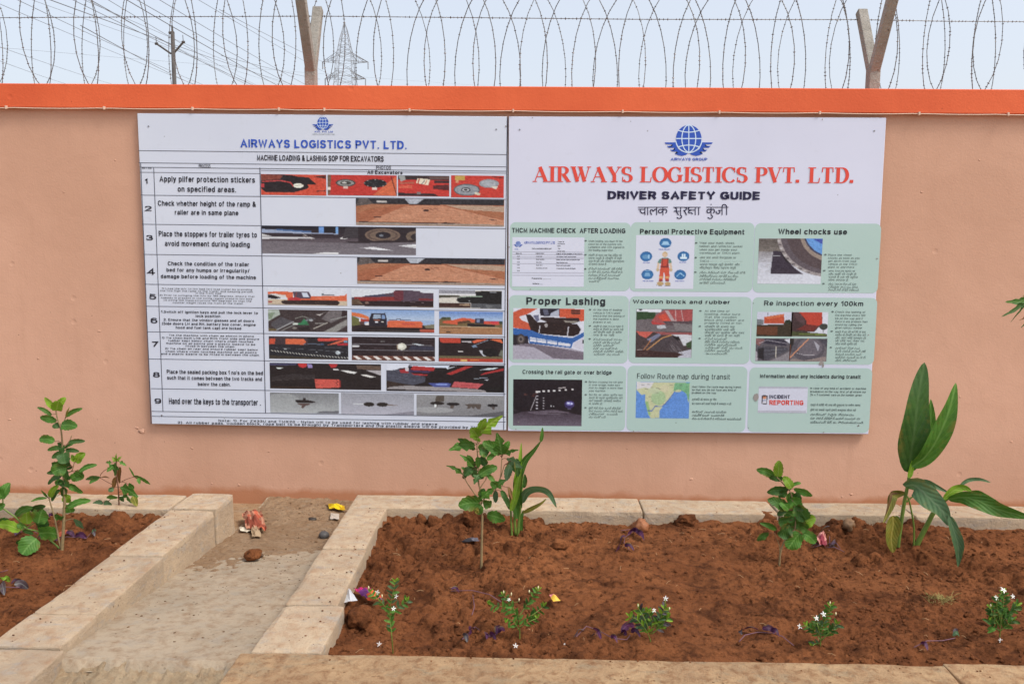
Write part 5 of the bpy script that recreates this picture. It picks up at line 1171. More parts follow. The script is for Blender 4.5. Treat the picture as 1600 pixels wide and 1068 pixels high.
# pictures on the right board
Z = dict(ox=785, oy=340, sc=8)
LW = (205, 203, 220)
p = Pic(800.5, 370.4, 912, 448, LW, **Z)
for y in (258, 430, 462, 492, 512, 540, 575, 610, 650, 690, 722, 795, 855): p.line([(128, y), (1010, y)], 2.6, (150, 146, 165))
for x in (262, 658, 1008): p.line([(x, 250), (x, 790)], 2.6, (150, 146, 165))
p.put(BR, PN[0])
text(BR, PN[0], BLUE, [("AIRWAYS LOGISTICS PVT.LTD", 819, 867, 381, 4.2, dict(wt=.15))])
text(BR, PN[0], INK, [t+(dict(wt=.18),) for t in [("THCM MACHINE CHECK LIST", 831, 862, 389.6, 2.4), ("Trailer No", 871.5, 881.5, 378.4, 1.7), ("Machine No", 871.5, 882.5, 381.6, 1.7), ("Date", 871.5, 876, 385, 1.7), ("Time", 871.5, 875.5, 389, 1.7), ("Driver Name", 871.5, 882.5, 393, 1.7), ("SERIAL NO", 806, 815, 396.8, 1.9), ("CHECK POINT", 837, 850.5, 396.8, 1.9), ("CHECK AFTER LOADING IN THCM PLANT", 869.5, 910.5, 397.6, 2.1),
  ("S-01", 808, 812, 401, 1.6), ("S-02", 808, 812, 405.4, 1.6), ("S-03", 808, 812, 410, 1.6), ("S-04", 808, 812, 414.5, 1.6), ("S-05", 808, 812, 419, 1.6), ("S-06", 808, 812, 423.4, 1.6), ("Chain lock", 838, 847, 401.2, 1.7), ("Rubber and block", 838, 850.5, 405.9, 1.8), ("Key box", 838, 846, 410.4, 1.7), ("Door lock", 838, 847.5, 414.9, 1.7), ("Documents and tools", 838, 855, 419.5, 1.7),
  ("All chains tight and locked", 869.5, 900, 401.8, 1.8), ("Rubber between chain and machine track", 869.5, 906, 406.3, 1.8), ("Keys handed over", 869.5, 887, 410.9, 1.8), ("Doors and hood locked", 869.5, 891, 415.4, 1.8), ("All documents checked and signed", 869.5, 899, 420, 1.9), ("Prepared by ________", 831, 861, 435.7, 2.2), ("Verified by ____", 832, 848, 444, 2.2)]])
emblem(BR, PN[0], 809.7, 380.5, 0.0135)
text(BR, PN[0], BLUE, [("AWL", 804, 810, 390, 1.8, dict(wt=.2))])
Z = dict(ox=980, oy=340, sc=8)
p = Pic(994, 367.4, 1083, 451.3, (204, 202, 218), **Z)
for cx, cy, k in ((470, 314, 0), (240, 484, 1), (694, 480, 2), (260, 712, 3), (660, 712, 4)):
    p.ell(cx, cy, 72, 62, (34, 98, 166)); p.ell(cx, cy, 60, 50, (44, 112, 178))
    L = (150, 192, 226)
    if k == 0: p.poly([(430, 330), (440, 295), (500, 290), (515, 330)], L).line([(420, 335), (525, 335)], 8, L)
    if k == 1: p.ell(cx-6, cy+4, 40, 26, L, .5).box(cx+22, cy-20, cx+40, cy+30, L)
    if k == 2: p.box(672, 450, 690, 500, (206, 220, 236)).box(698, 450, 716, 500, (206, 220, 236)).box(655, 490, 740, 512, (206, 220, 236))
    if k == 3: p.poly([(235, 690), (285, 690), (300, 735), (220, 735)], L, .7).line([(235, 665), (290, 665)], 8, L)
    if k == 4: p.line([(620, 730), (660, 690), (705, 725)], 12, L)
SK = (216, 180, 150)
p.ell(468, 458, 32, 34, (206, 170, 120)).ell(468, 466, 24, 24, SK).poly([(400, 520), (440, 500), (500, 500), (540, 520), (552, 560), (520, 570), (410, 570), (378, 565)], (92, 138, 126)).poly([(378, 560), (405, 565), (400, 640), (372, 640)], SK).poly([(528, 565), (550, 560), (560, 640), (530, 640)], SK).ell(384, 652, 18, 20, (200, 170, 130)).ell(545, 652, 18, 20, (200, 170, 130))
p.poly([(432, 510), (510, 510), (520, 620), (415, 620)], (214, 70, 52)).line([(438, 505), (440, 600)], 8, (90, 40, 44)).line([(506, 505), (500, 600)], 8, (90, 40, 44)).box(415, 600, 522, 625, (140, 46, 44)).poly([(415, 625), (525, 625), (530, 730), (525, 800), (480, 800), (470, 690), (458, 690), (448, 800), (400, 800), (408, 700)], (226, 80, 54)).box(405, 735, 450, 755, (226, 160, 90)).box(480, 735, 526, 755, (226, 160, 90)).box(402, 775, 448, 798, (150, 50, 54)).box(482, 775, 526, 798, (150, 50, 54)).ell(420, 825, 40, 26, (196, 158, 106)).ell(510, 828, 36, 24, (196, 158, 106)).line([(375, 848), (440, 850)], 6, (90, 70, 60)).line([(480, 852), (540, 852)], 6, (90, 70, 60))
p.put(BR, PN[1])
text(BR, PN[1], BLUE, [t+(dict(wt=.18),) for t in [("WEAR HELMET", 1029, 1047, 390.3, 1.7), ("EYE WEAR", 1005, 1015, 411, 1.7), ("GLOVES", 1061.5, 1072, 410.4, 1.7), ("WEAR MASK", 1004, 1021, 439.6, 1.7), ("SAFETY BOOTS", 1055, 1069, 439.8, 1.7)]])
Z = dict(ox=1175, oy=340, sc=8)
p = Pic(1186, 372.2, 1282, 443.6, (190, 186, 196), **Z)
p.vgrad(258, 420, (96, 84, 80), (128, 116, 110)).vgrad(420, 560, (150, 142, 146), (176, 172, 182)).vgrad(560, 830, (186, 184, 196), (204, 202, 214)).streak(60, [(120, 110, 104), (84, 74, 70)], 20, 90, 6, 20, 265, 430, 92, 340, a=.5).streak(60, [(170, 164, 170), (206, 204, 214)], 20, 90, 7, 21, 430, 700, 92, 300, a=.4)
p.poly([(265, 415), (360, 420), (420, 520), (520, 620), (640, 705), (242, 705)], (58, 46, 62)).line([(268, 476), (352, 476)], 7, (200, 200, 205)).poly([(350, 430), (400, 470), (600, 640), (580, 640), (420, 540)], (30, 24, 32))
p.ell(940, 190, 640, 545, (160, 146, 146)).ell(945, 185, 600, 515, (98, 84, 92)).ell(960, 180, 540, 470, (88, 70, 74)).ell(975, 170, 400, 372, (156, 134, 122)).ell(985, 165, 365, 330, (60, 60, 90)).ell(990, 160, 352, 318, (96, 152, 226)).poly([(740, 262), (858, 262), (858, 330)], (60, 80, 180))
for k in range(16):
    a = R_(112+k*5.2); x = 940+622*math.cos(a); y = 190+530*math.sin(a); p.ell(x, y, 20, 11, (186, 176, 178) if k % 2 else (110, 98, 102))
p.poly([(640, 705), (835, 735), (835, 830), (640, 830)], (204, 202, 214)).grain(9, 18, 14, 23).put(BR, PN[2])
Z = dict(ox=785, oy=450, sc=8)
p = Pic(802, 481, 911.6, 562, (206, 204, 218), **Z)
p.poly([(136, 300), (260, 248), (440, 250), (300, 330), (220, 350), (340, 450), (375, 530), (136, 495)], (216, 84, 54)).poly([(210, 360), (290, 330), (340, 440), (240, 400)], (206, 202, 214)).poly([(290, 325), (350, 330), (440, 430), (400, 560), (360, 540)], (50, 34, 34)).poly([(380, 340), (450, 330), (460, 400), (430, 420)], (110, 110, 140))
p.poly([(465, 250), (710, 250), (705, 350), (560, 350), (470, 340)], (34, 30, 46)).poly([(600, 310), (700, 260), (700, 345), (590, 345)], (170, 172, 190)).poly([(500, 262), (560, 262), (580, 330), (520, 335)], (96, 96, 120)).poly([(708, 252), (1014, 256), (1014, 405), (970, 410), (930, 370), (708, 360)], (222, 84, 52)).poly([(850, 262), (965, 266), (968, 325), (850, 318)], (96, 50, 42)).line([(850, 290), (968, 294)], 6, (180, 70, 50))
p.poly([(480, 360), (950, 370), (960, 410), (880, 440), (600, 430), (470, 390)], (52, 36, 38)).poly([(760, 400), (960, 410), (900, 430), (780, 425)], (150, 140, 130)).poly([(380, 430), (560, 420), (930, 445), (975, 510), (950, 570), (880, 600), (600, 580), (390, 560)], (44, 28, 30)).streak(30, [(90, 60, 54), (30, 20, 22)], 10, 40, 7, 22, 450, 580, 420, 920, a=.6).ell(545, 462, 20, 26, (170, 160, 160)).line([(455, 560), (468, 470)], 12, (196, 190, 200)).line([(806, 620), (822, 480)], 14, (196, 190, 200))
p.poly([(136, 500), (350, 520), (500, 580), (870, 620), (1014, 545), (1014, 600), (880, 680), (860, 745), (340, 690), (320, 600), (136, 580)], (44, 96, 176)).poly([(345, 610), (850, 690), (845, 730), (345, 665)], (206, 202, 212)).line([(320, 600), (318, 670)], 7, (44, 90, 170))
for x in (430, 555, 690): p.line([(x, 600), (x, 715)], 8, (50, 90, 160))
p.line([(318, 630), (850, 690)], 6, (60, 110, 190)).poly([(880, 690), (1010, 610), (1010, 780), (880, 740)], (196, 190, 206)).poly([(136, 580), (320, 600), (330, 700), (136, 720)], (44, 34, 44)).ell(232, 640, 52, 66, (70, 58, 58)).ell(232, 640, 34, 44, (120, 106, 104)).ell(232, 640, 14, 20, (50, 44, 50)).box(1000, 640, 1014, 690, (40, 34, 40))
p.poly([(136, 715), (340, 690), (860, 750), (1014, 790), (1014, 895), (136, 895)], (170, 160, 176)).poly([(136, 715), (400, 740), (640, 880), (1014, 895), (1014, 800), (600, 730), (340, 692)], (118, 104, 118)).grain(6, 24, 16, 24).put(BR, PN[3])
Z = dict(ox=980, oy=450, sc=8)
p = Pic(994.4, 482.2, 1080.2, 558.6, (120, 110, 116), **Z)
p.box(120, 258, 420, 300, (214, 212, 222)).ell(165, 268, 22, 10, (60, 54, 60)).poly([(120, 290), (350, 300), (350, 390), (120, 400)], (46, 74, 44)).poly([(120, 395), (330, 380), (800, 400), (800, 550), (120, 550)], (112, 100, 104)).poly([(300, 420), (360, 330), (460, 270), (800, 262), (800, 410), (640, 420), (520, 455), (340, 450)], (178, 76, 76))
p.poly([(380, 350), (470, 310), (550, 440), (480, 450)], (222, 72, 52)).poly([(460, 275), (500, 270), (600, 420), (560, 430)], (180, 150, 152)).poly([(300, 415), (440, 440), (420, 458), (310, 450)], (200, 60, 60)).line([(590, 268), (600, 420)], 10, (196, 160, 160)).line([(660, 268), (690, 410)], 10, (186, 150, 150)).poly([(365, 465), (470, 460), (485, 500), (375, 505)], (182, 180, 188)).poly([(440, 410), (800, 405), (800, 440), (500, 470)], (92, 72, 78)).poly([(560, 430), (800, 450), (800, 540), (600, 520)], (128, 118, 120))
p.box(100, 545, 800, 870, (74, 58, 60)).poly([(120, 540), (330, 545), (240, 625), (160, 590)], (214, 90, 78)).poly([(330, 545), (800, 552), (800, 590), (420, 580)], (160, 80, 80)).poly([(540, 575), (800, 580), (800, 700), (700, 720), (650, 620)], (196, 192, 200)).poly([(730, 690), (800, 650), (800, 750), (740, 740)], (56, 76, 46)).poly([(250, 640), (400, 560), (420, 590), (300, 680)], (120, 120, 150)).poly([(640, 800), (800, 760), (800, 870), (640, 870)], (180, 176, 190))
p.poly([(440, 620), (560, 590), (650, 640), (700, 740), (640, 800), (360, 790), (250, 760), (340, 680)], (74, 62, 68)).streak(16, (120, 108, 112), 30, 60, 9, 23, 640, 760, 500, 640, 1.2, a=.6).poly([(560, 600), (640, 600), (660, 650), (600, 640)], (30, 24, 28)).line([(160, 850), (280, 680), (300, 640)], 12, (190, 116, 66)).line([(165, 850), (440, 620), (545, 585)], 14, (206, 140, 80)).poly([(105, 760), (350, 790), (640, 810), (700, 830), (600, 868), (105, 862)], (66, 40, 40)).streak(16, (130, 96, 90), 40, 160, 4, 24, 700, 850, 110, 240, a=.5).line([(108, 775), (200, 772)], 4, (170, 160, 160)).grain(9, 16, 11, 25).put(BR, PN[4])
Z = dict(ox=1170, oy=450, sc=8)
p = Pic(1183.3, 487, 1237, 525.5, (196, 194, 212), **Z)
p.box(90, 295, 540, 400, (194, 192, 210)).poly([(190, 360), (430, 320), (440, 440), (190, 440)], (206, 76, 44)).poly([(200, 360), (430, 325), (425, 345), (240, 385)], (226, 110, 66)).poly([(100, 385), (185, 395), (190, 455), (95, 460)], (120, 122, 128)).poly([(90, 460), (300, 455), (430, 450), (450, 400), (500, 390), (540, 430), (540, 610), (90, 605)], (60, 48, 34)).poly([(100, 480), (360, 480), (360, 590), (100, 580)], (106, 58, 36)).ell(485, 420, 30, 24, (40, 50, 36)).line([(235, 305), (232, 350)], 4, (60, 60, 60)).line([(290, 310), (290, 345)], 4, (60, 60, 60)).grain(8, 14, 9, 26).put(BR, PN[5])
p = Pic(1237, 487, 1292.3, 526, (204, 202, 214), **Z)
p.poly([(536, 296), (905, 298), (912, 440), (820, 545), (536, 560)], (70, 48, 50)).poly([(620, 300), (905, 300), (910, 440), (870, 470), (720, 450), (715, 400)], (204, 62, 44)).poly([(560, 300), (640, 310), (700, 400), (700, 460), (600, 400)], (92, 62, 66)).poly([(720, 450), (870, 470), (810, 540), (600, 520)], (120, 44, 40)).poly([(536, 540), (972, 570), (972, 608), (536, 604)], (74, 78, 44)).ell(930, 480, 50, 40, (60, 66, 60)).line([(925, 500), (925, 550)], 8, (50, 46, 40)).line([(640, 575), (960, 580)], 8, (140, 156, 70)).grain(8, 14, 9, 27).put(BR, PN[5])
p = Pic(1181.3, 528, 1233.5, 564, (96, 88, 96), **Z)
p.poly([(85, 625), (200, 640), (130, 720), (85, 690)], (140, 90, 90)).poly([(200, 630), (470, 640), (500, 680), (450, 720), (180, 690)], (56, 50, 66)).line([(130, 690), (220, 648), (480, 690)], 7, (170, 160, 170)).poly([(110, 740), (190, 730), (470, 740), (480, 780), (330, 850), (230, 905), (130, 880), (110, 800)], (74, 70, 80)).poly([(120, 760), (190, 740), (195, 900), (125, 870)], (40, 36, 42)).line([(200, 780), (450, 760)], 6, (120, 118, 130)).line([(210, 830), (400, 800)], 6, (110, 108, 118)).line([(335, 730), (342, 895)], 12, (196, 184, 170)).poly([(430, 640), (520, 625), (515, 700)], (200, 196, 206)).poly([(380, 860), (515, 780), (515, 915), (250, 912)], (140, 130, 136)).poly([(85, 780), (110, 800), (120, 912), (85, 912)], (170, 160, 170)).grain(9, 14, 9, 28).put(BR, PN[5])
p = Pic(1234.3, 528.3, 1291, 564.6, (110, 100, 106), **Z)
p.poly([(516, 628), (560, 628), (560, 700), (516, 860)], (46, 40, 40)).ell(740, 760, 200, 150, (88, 80, 90)).ell(760, 740, 150, 120, (108, 98, 108)).poly([(800, 650), (880, 720), (860, 790)], (170, 164, 176)).poly([(860, 630), (966, 640), (966, 760), (930, 700)], (76, 72, 84)).line([(600, 810), (700, 835), (830, 830)], 5, (200, 190, 196)).line([(515, 880), (740, 630)], 14, (222, 140, 100)).line([(518, 700), (518, 890)], 7, (190, 90, 60)).poly([(560, 880), (700, 905), (960, 850), (960, 918), (516, 912)], (150, 130, 126)).grain(9, 14, 9, 29).put(BR, PN[5])
Z = dict(ox=785, oy=565, sc=5.333)
p = Pic(802, 592, 908.6, 665.3, (36, 26, 34), **Z)
p.vgrad(400, 535, (62, 48, 60), (112, 96, 112)).poly([(90, 410), (240, 400), (90, 440)], (40, 30, 38)).poly([(180, 415), (440, 395), (600, 430), (655, 445), (655, 400), (90, 400)], (38, 28, 34)).poly([(200, 420), (430, 400), (560, 420), (520, 440), (300, 440)], (104, 88, 102)).line([(380, 428), (540, 430)], 5, (50, 38, 46)).streak(40, [(120, 104, 120), (84, 70, 84)], 20, 100, 3, 25, 440, 525, a=.4)
for x, y in ((286, 248), (305, 246), (342, 242), (382, 240), (427, 236), (472, 232), (525, 228), (580, 224)): p.box(x-8, y-6, x+10, y+8, (214, 206, 206))
p.line([(465, 216), (520, 210)], 8, (190, 176, 176)).line([(235, 405), (280, 290)], 5, (190, 180, 186)).streak(14, (110, 56, 50), 8, 22, 4, 26, 265, 285, 175, 280)
for k in range(5): p.ell(288, 285+k*26, 12, 5, (180, 172, 180)); p.ell(342, 300+k*22, 6, 5, (180, 170, 176))
p.ell(556, 352, 42, 34, (60, 46, 100)).ell(558, 345, 30, 16, (120, 110, 190)).ell(548, 342, 12, 7, (206, 206, 246)).ell(574, 345, 9, 6, (200, 200, 240)).ell(405, 367, 6, 6, (200, 196, 200)).ell(425, 368, 5, 5, (190, 186, 190)).box(540, 385, 570, 396, (90, 80, 110)).grain(6, 20, 14, 30).put(BR, PN[6])
p = Pic(994.4, 596, 1076.2, 653.3, (92, 142, 222), **Z)
p.poly([(1120, 165), (1555, 170), (1555, 240), (1545, 340), (1530, 270), (1500, 230), (1470, 250), (1432, 250), (1400, 300), (1345, 360), (1310, 410), (1310, 470), (1240, 472), (1220, 440), (1192, 330), (1190, 270), (1160, 275), (1120, 235)], (196, 194, 150))
p.poly([(1120, 165), (1260, 168), (1230, 220), (1180, 215), (1120, 230)], (206, 198, 200)).ell(1300, 300, 60, 60, (160, 190, 140), .8).ell(1260, 240, 50, 26, (190, 196, 160), .8).poly([(1430, 172), (1550, 172), (1550, 330), (1525, 260), (1470, 225), (1420, 240)], (120, 180, 130)).ell(1350, 220, 40, 30, (206, 194, 160), .7).poly([(1190, 330), (1215, 330), (1240, 440), (1225, 450)], (150, 186, 120)).line([(1432, 245), (1380, 320), (1335, 372), (1275, 370), (1250, 408), (1220, 408)], 6, (60, 96, 190))
for x, y in ((1170, 190), (1215, 185), (1245, 212), (1290, 218), (1310, 225), (1400, 190), (1480, 190), (1200, 225), (1290, 255), (1230, 290), (1250, 330), (1215, 405), (1265, 460), (1350, 350)): p.box(x-12, y-2, x+12, y+2, (90, 84, 90), .6)
p.grain(5, 10, 8, 31).put(BR, PN[7])
p = Pic(1185.5, 603.5, 1260.5, 645, (200, 197, 214), ox=1070, oy=565, sc=5.333)
p.box(615, 205, 1012, 220, (176, 172, 188)).box(612, 408, 1010, 430, (180, 176, 190)).line([(616, 205), (612, 430)], 4, (184, 180, 194)).poly([(646, 282), (690, 282), (688, 355), (644, 352)], (60, 52, 62)).poly([(652, 290), (684, 290), (682, 348), (650, 346)], (206, 200, 212)).ell(667, 296, 14, 14, (214, 130, 90)).ell(666, 282, 16, 6, (50, 44, 54)).line([(655, 325), (678, 322)], 4, (60, 90, 160)).line([(656, 338), (676, 338)], 3, (200, 60, 50)).grain(4, 10, 8, 32).put(BR, PN[8])
text(BR, PN[8], INK_N, [("INCIDENT", 1202, 1234, 622.2, 5.8, dict(wt=.22))]); text(BR, PN[8], RED, [("REPORTING", 1202, 1255, 632.2, 7.8, dict(wt=.22))])
STAIN = flat('stain', P(146, 136, 132), .7)
b = MB()
for (px, py, w, h) in [(1181.5, 620, 4, 6), (1283.5, 567.5, 4, 3), (1286, 571, 1.6, 2.6), (795.5, 386, .9, 1), (828.8, 451.6, .9, 1), (1370.5, 403.8, 1.6, .8), (1285, 186.8, .8, 1.2), (832, 184, 1.2, .7), (790.6, 197.5, 1.2, 1.2), (1357, 523, 1, 1), (1287, 676-1, 1, 1), (806, 670, 1, .8), (990, 673, .9, .9)]:
    c = at(px, py, YB-.0022); r1, r2 = w/290, h/290
    pts = [(c.x+r1*math.cos(a*.6283)*(1+.4*mnoise.noise(Vector((a, px, 0)))), YB-.0022, c.z+r2*math.sin(a*.6283)*(1+.4*mnoise.noise(Vector((px, a, 0))))) for a in range(10)]
    b.add(pts, [tuple(range(10))])
b.build('stain', STAIN, b2, kind='stuff')
b = MB()
SCREW = flat('screw_head', (.3, .3, .32), .4, .8)
for B_, E_ in ((BL, b1), (BR, b2)):
    for (u, v) in ((.03, -.04), (.97, -.04), (.03, -.97), (.97, -.97)):
        p_ = B_.o.lerp(B_.tr, u)+(B_.bl-B_.o)*(-v); b = MB()
        b.tube([(p_.x, YB, p_.z), (p_.x, YB-.002, p_.z)], .0045, 8); b.build('screw', SCREW, E_)

# ------------------------------------------------------------------ plants
def leaf_material(name, a, b, vein, rough=.55):
    m, t, p = new_mat(name)
    tc = nd(t, 'ShaderNodeTexCoord'); sx = nd(t, 'ShaderNodeSeparateXYZ'); t.links.new(tc.outputs['UV'], sx.inputs[0])
    oi = nd(t, 'ShaderNodeObjectInfo')
    n = noise(t, coord(t, 'World'), 45, 5, .6)
    c = mix(t, ramp(t, n, [(.35, 0.), (.65, 1.)]), a, b)
    # midrib and side veins from the leaf's own coordinates
    ab = nd(t, 'ShaderNodeMath', operation='ABSOLUTE'); t.links.new(sx.outputs['Y'], ab.inputs[0])
    mid = ramp(t, ab.outputs[0], [(0., 1.), (.07, .5), (.13, 0.)])
    s1 = nd(t, 'ShaderNodeMath', operation='MULTIPLY_ADD'); t.links.new(ab.outputs[0], s1.inputs[0]); s1.inputs[1].default_value = -.35; t.links.new(sx.outputs['X'], s1.inputs[2])
    s2 = nd(t, 'ShaderNodeMath', operation='MULTIPLY'); t.links.new(s1.outputs[0], s2.inputs[0]); s2.inputs[1].default_value = 46
    s3 = nd(t, 'ShaderNodeMath', operation='SINE'); t.links.new(s2.outputs[0], s3.inputs[0])
    vn = ramp(t, s3.outputs[0], [(.84, 0.), (1., .3)])
    c = mix(t, vn, c, vein); c = mix(t, mid, c, vein)
    n2 = noise(t, coord(t, 'World'), 22, 4, .6)                       # scorched and yellowed margins
    em = nd(t, 'ShaderNodeMath', operation='MULTIPLY'); t.links.new(ramp(t, ab.outputs[0], [(.35, 0.), (.95, 1.)]), em.inputs[0]); t.links.new(ramp(t, n2, [(.50, 0.), (.62, .8)]), em.inputs[1])
    c = mix(t, em.outputs[0], c, tuple(lin(v) for v in (128, 116, 52)))
    sp = nd(t, 'ShaderNodeTexVoronoi'); sp.inputs['Scale'].default_value = 70; t.links.new(coord(t, 'World'), sp.inputs['Vector'])
    c = mix(t, ramp(t, sp.outputs['Distance'], [(0., .7), (.09, .4), (.13, 0.)]), c, tuple(lin(v) for v in (110, 96, 50)))
    hs = nd(t, 'ShaderNodeHueSaturation'); mr = nd(t, 'ShaderNodeMapRange'); t.links.new(oi.outputs['Random'], mr.inputs[0])
    mr.inputs[3].default_value = .78; mr.inputs[4].default_value = 1.25; t.links.new(mr.outputs[0], hs.inputs['Value']); t.links.new(c, hs.inputs['Color'])
    t.links.new(hs.outputs[0], p.inputs['Base Color']); p.inputs['Roughness'].default_value = rough; p.inputs['Specular IOR Level'].default_value = .4
    t.links.new(bump(t, s3.outputs[0], .25, .002), p.inputs['Normal'])
    tr = nd(t, 'ShaderNodeBsdfTranslucent'); t.links.new(hs.outputs[0], tr.inputs['Color']); ms = nd(t, 'ShaderNodeMixShader'); ms.inputs[0].default_value = .28
    out = t.nodes['Material Output']; t.links.new(p.outputs[0], ms.inputs[1]); t.links.new(tr.outputs[0], ms.inputs[2]); t.links.new(ms.outputs[0], out.inputs['Surface'])
    return m
g = lambda r, gg, b: tuple(lin(v)*1.0 for v in (r, gg, b))
YG = leaf_material('leaf_young', g(110, 152, 34), g(130, 168, 46), g(150, 176, 80))
MG = leaf_material('leaf_mature', g(66, 112, 38), g(82, 130, 44), g(108, 150, 74))
DG = leaf_material('leaf_dark', g(52, 90, 36), g(66, 106, 42), g(80, 114, 60), .5)
BG = leaf_material('leaf_blue_green', g(70, 104, 68), g(84, 116, 76), g(104, 130, 94), .5)
BR_ = leaf_material('leaf_brown', g(96, 66, 40), g(120, 86, 44), g(150, 120, 70), .7)
YL = leaf_material('leaf_yellowing', g(132, 124, 44), g(104, 114, 40), g(170, 160, 80), .6)
PU = leaf_material('leaf_purple', g(58, 22, 56), g(76, 30, 70), g(100, 60, 96), .45)
PS = leaf_material('leaf_purple_silver', g(88, 84, 86), g(66, 44, 62), g(130, 134, 130), .45)
MM = dict(y=YG, m=MG, d=DG, b=BG, r=BR_, l=YL, p=PU, s=PS)
STEM = flat('stem_bark', g(136, 118, 84), .8, var=.2, sc=80); STEM_G = flat('green_stem', g(104, 128, 56), .5, var=.2, sc=30); STEM_R = flat('red_stem', g(104, 70, 50), .6, var=.2, sc=60); STEM_P = flat('purple_stem', g(112, 80, 92), .6)
PETAL = flat('white_petal', (.74, .74, .72), .5); BUD = flat('bud', g(222, 214, 170), .5)

def prof(kind, s):
    if kind == 'o': return max(0, (s**.55)*((1-s)**.72))*2.3
    if kind == 'r': return max(0, (s**.42)*((1-s)**.48))*1.82
    if kind == 'n': return math.sin(math.pi*min(1, s**.8))**.85
    if kind == 'c': return (math.sin(math.pi*s**.72)**.8) if 0 < s < 1 else 0
    if kind == 'L': return .30*(s**.5)*((1-s)**.6)*2+.62*math.exp(-((s-.33)/.085)**2)+.30*math.exp(-((s-.62)/.07)**2)
    return s
def leaf_mesh(spine, width, kind, tilt, fold, teeth, seed, n=12):
    """spine: list of world points; width (m); tilt turns the blade about its spine, 0 = facing the viewer"""
    r = random.Random(seed)
    P_ = [Vector(p) for p in spine]
    ln = [0]
    for a, b in zip(P_[:-1], P_[1:]): ln.append(ln[-1]+(b-a).length)
    def sp(s):
        d = s*ln[-1]
        for i in range(len(P_)-1):
            if d <= ln[i+1] or i == len(P_)-2:
                t = (d-ln[i])/max(ln[i+1]-ln[i], 1e-9)
                p0, p1, p2, p3 = P_[max(i-1, 0)], P_[i], P_[i+1], P_[min(i+2, len(P_)-1)]
                return .5*((2*p1)+(p2-p0)*t+(2*p0-5*p1+4*p2-p3)*t*t+(3*p1-p0-3*p2+p3)*t**3)
    us = (-1, -.5, 0, .5, 1)
    V, F_, UV = [], [], []
    ph = r.uniform(0, 6)
    for i in range(n+1):
        s = i/n; c = sp(s); tg = (sp(min(1, s+.03))-sp(max(0, s-.03))).normalized()
        w0 = Vector((0, -1, 0)).cross(tg); w0 = w0.normalized() if w0.length > .1 else Vector((1, 0, 0))
        w0 = (Matrix.Rotation(tilt, 3, tg) @ w0); nm = tg.cross(w0).normalized()
        hw = width*.5*prof(kind, s)
        if teeth: hw *= 1+teeth*(1 if i % 2 else -1)*(.5+.5*r.random())
        for u in us:
            wob = .10*width*math.sin(s*9+ph+u*1.7)*abs(u)
            V.append(c+w0*hw*u+nm*(fold*hw*abs(u)**1.2+wob*(hw/(width*.5+1e-9)))); UV.append((s, u*max(hw, 1e-5)/(width*.5)))
    for i in range(n):
        for j in range(4):
            a = i*5+j; F_.append((a, a+1, a+6, a+5))
    return V, F_, UV
def make_leaf(parent, spine, width, kind, m, tilt=0., fold=.25, teeth=.0, seed=0, name='leaf', n=12):
    V, F_, UV = leaf_mesh(spine, width, kind, tilt, fold, teeth, seed, n)
    o = mesh_obj(name, V, F_, m, parent, smooth=True)
    uv = o.data.uv_layers.new(name='UVMap')
    for lp in o.data.loops: uv.data[lp.index].uv = UV[lp.vertex_index]
    return o
def pxm(Y): return F/(Y-EYE.y)
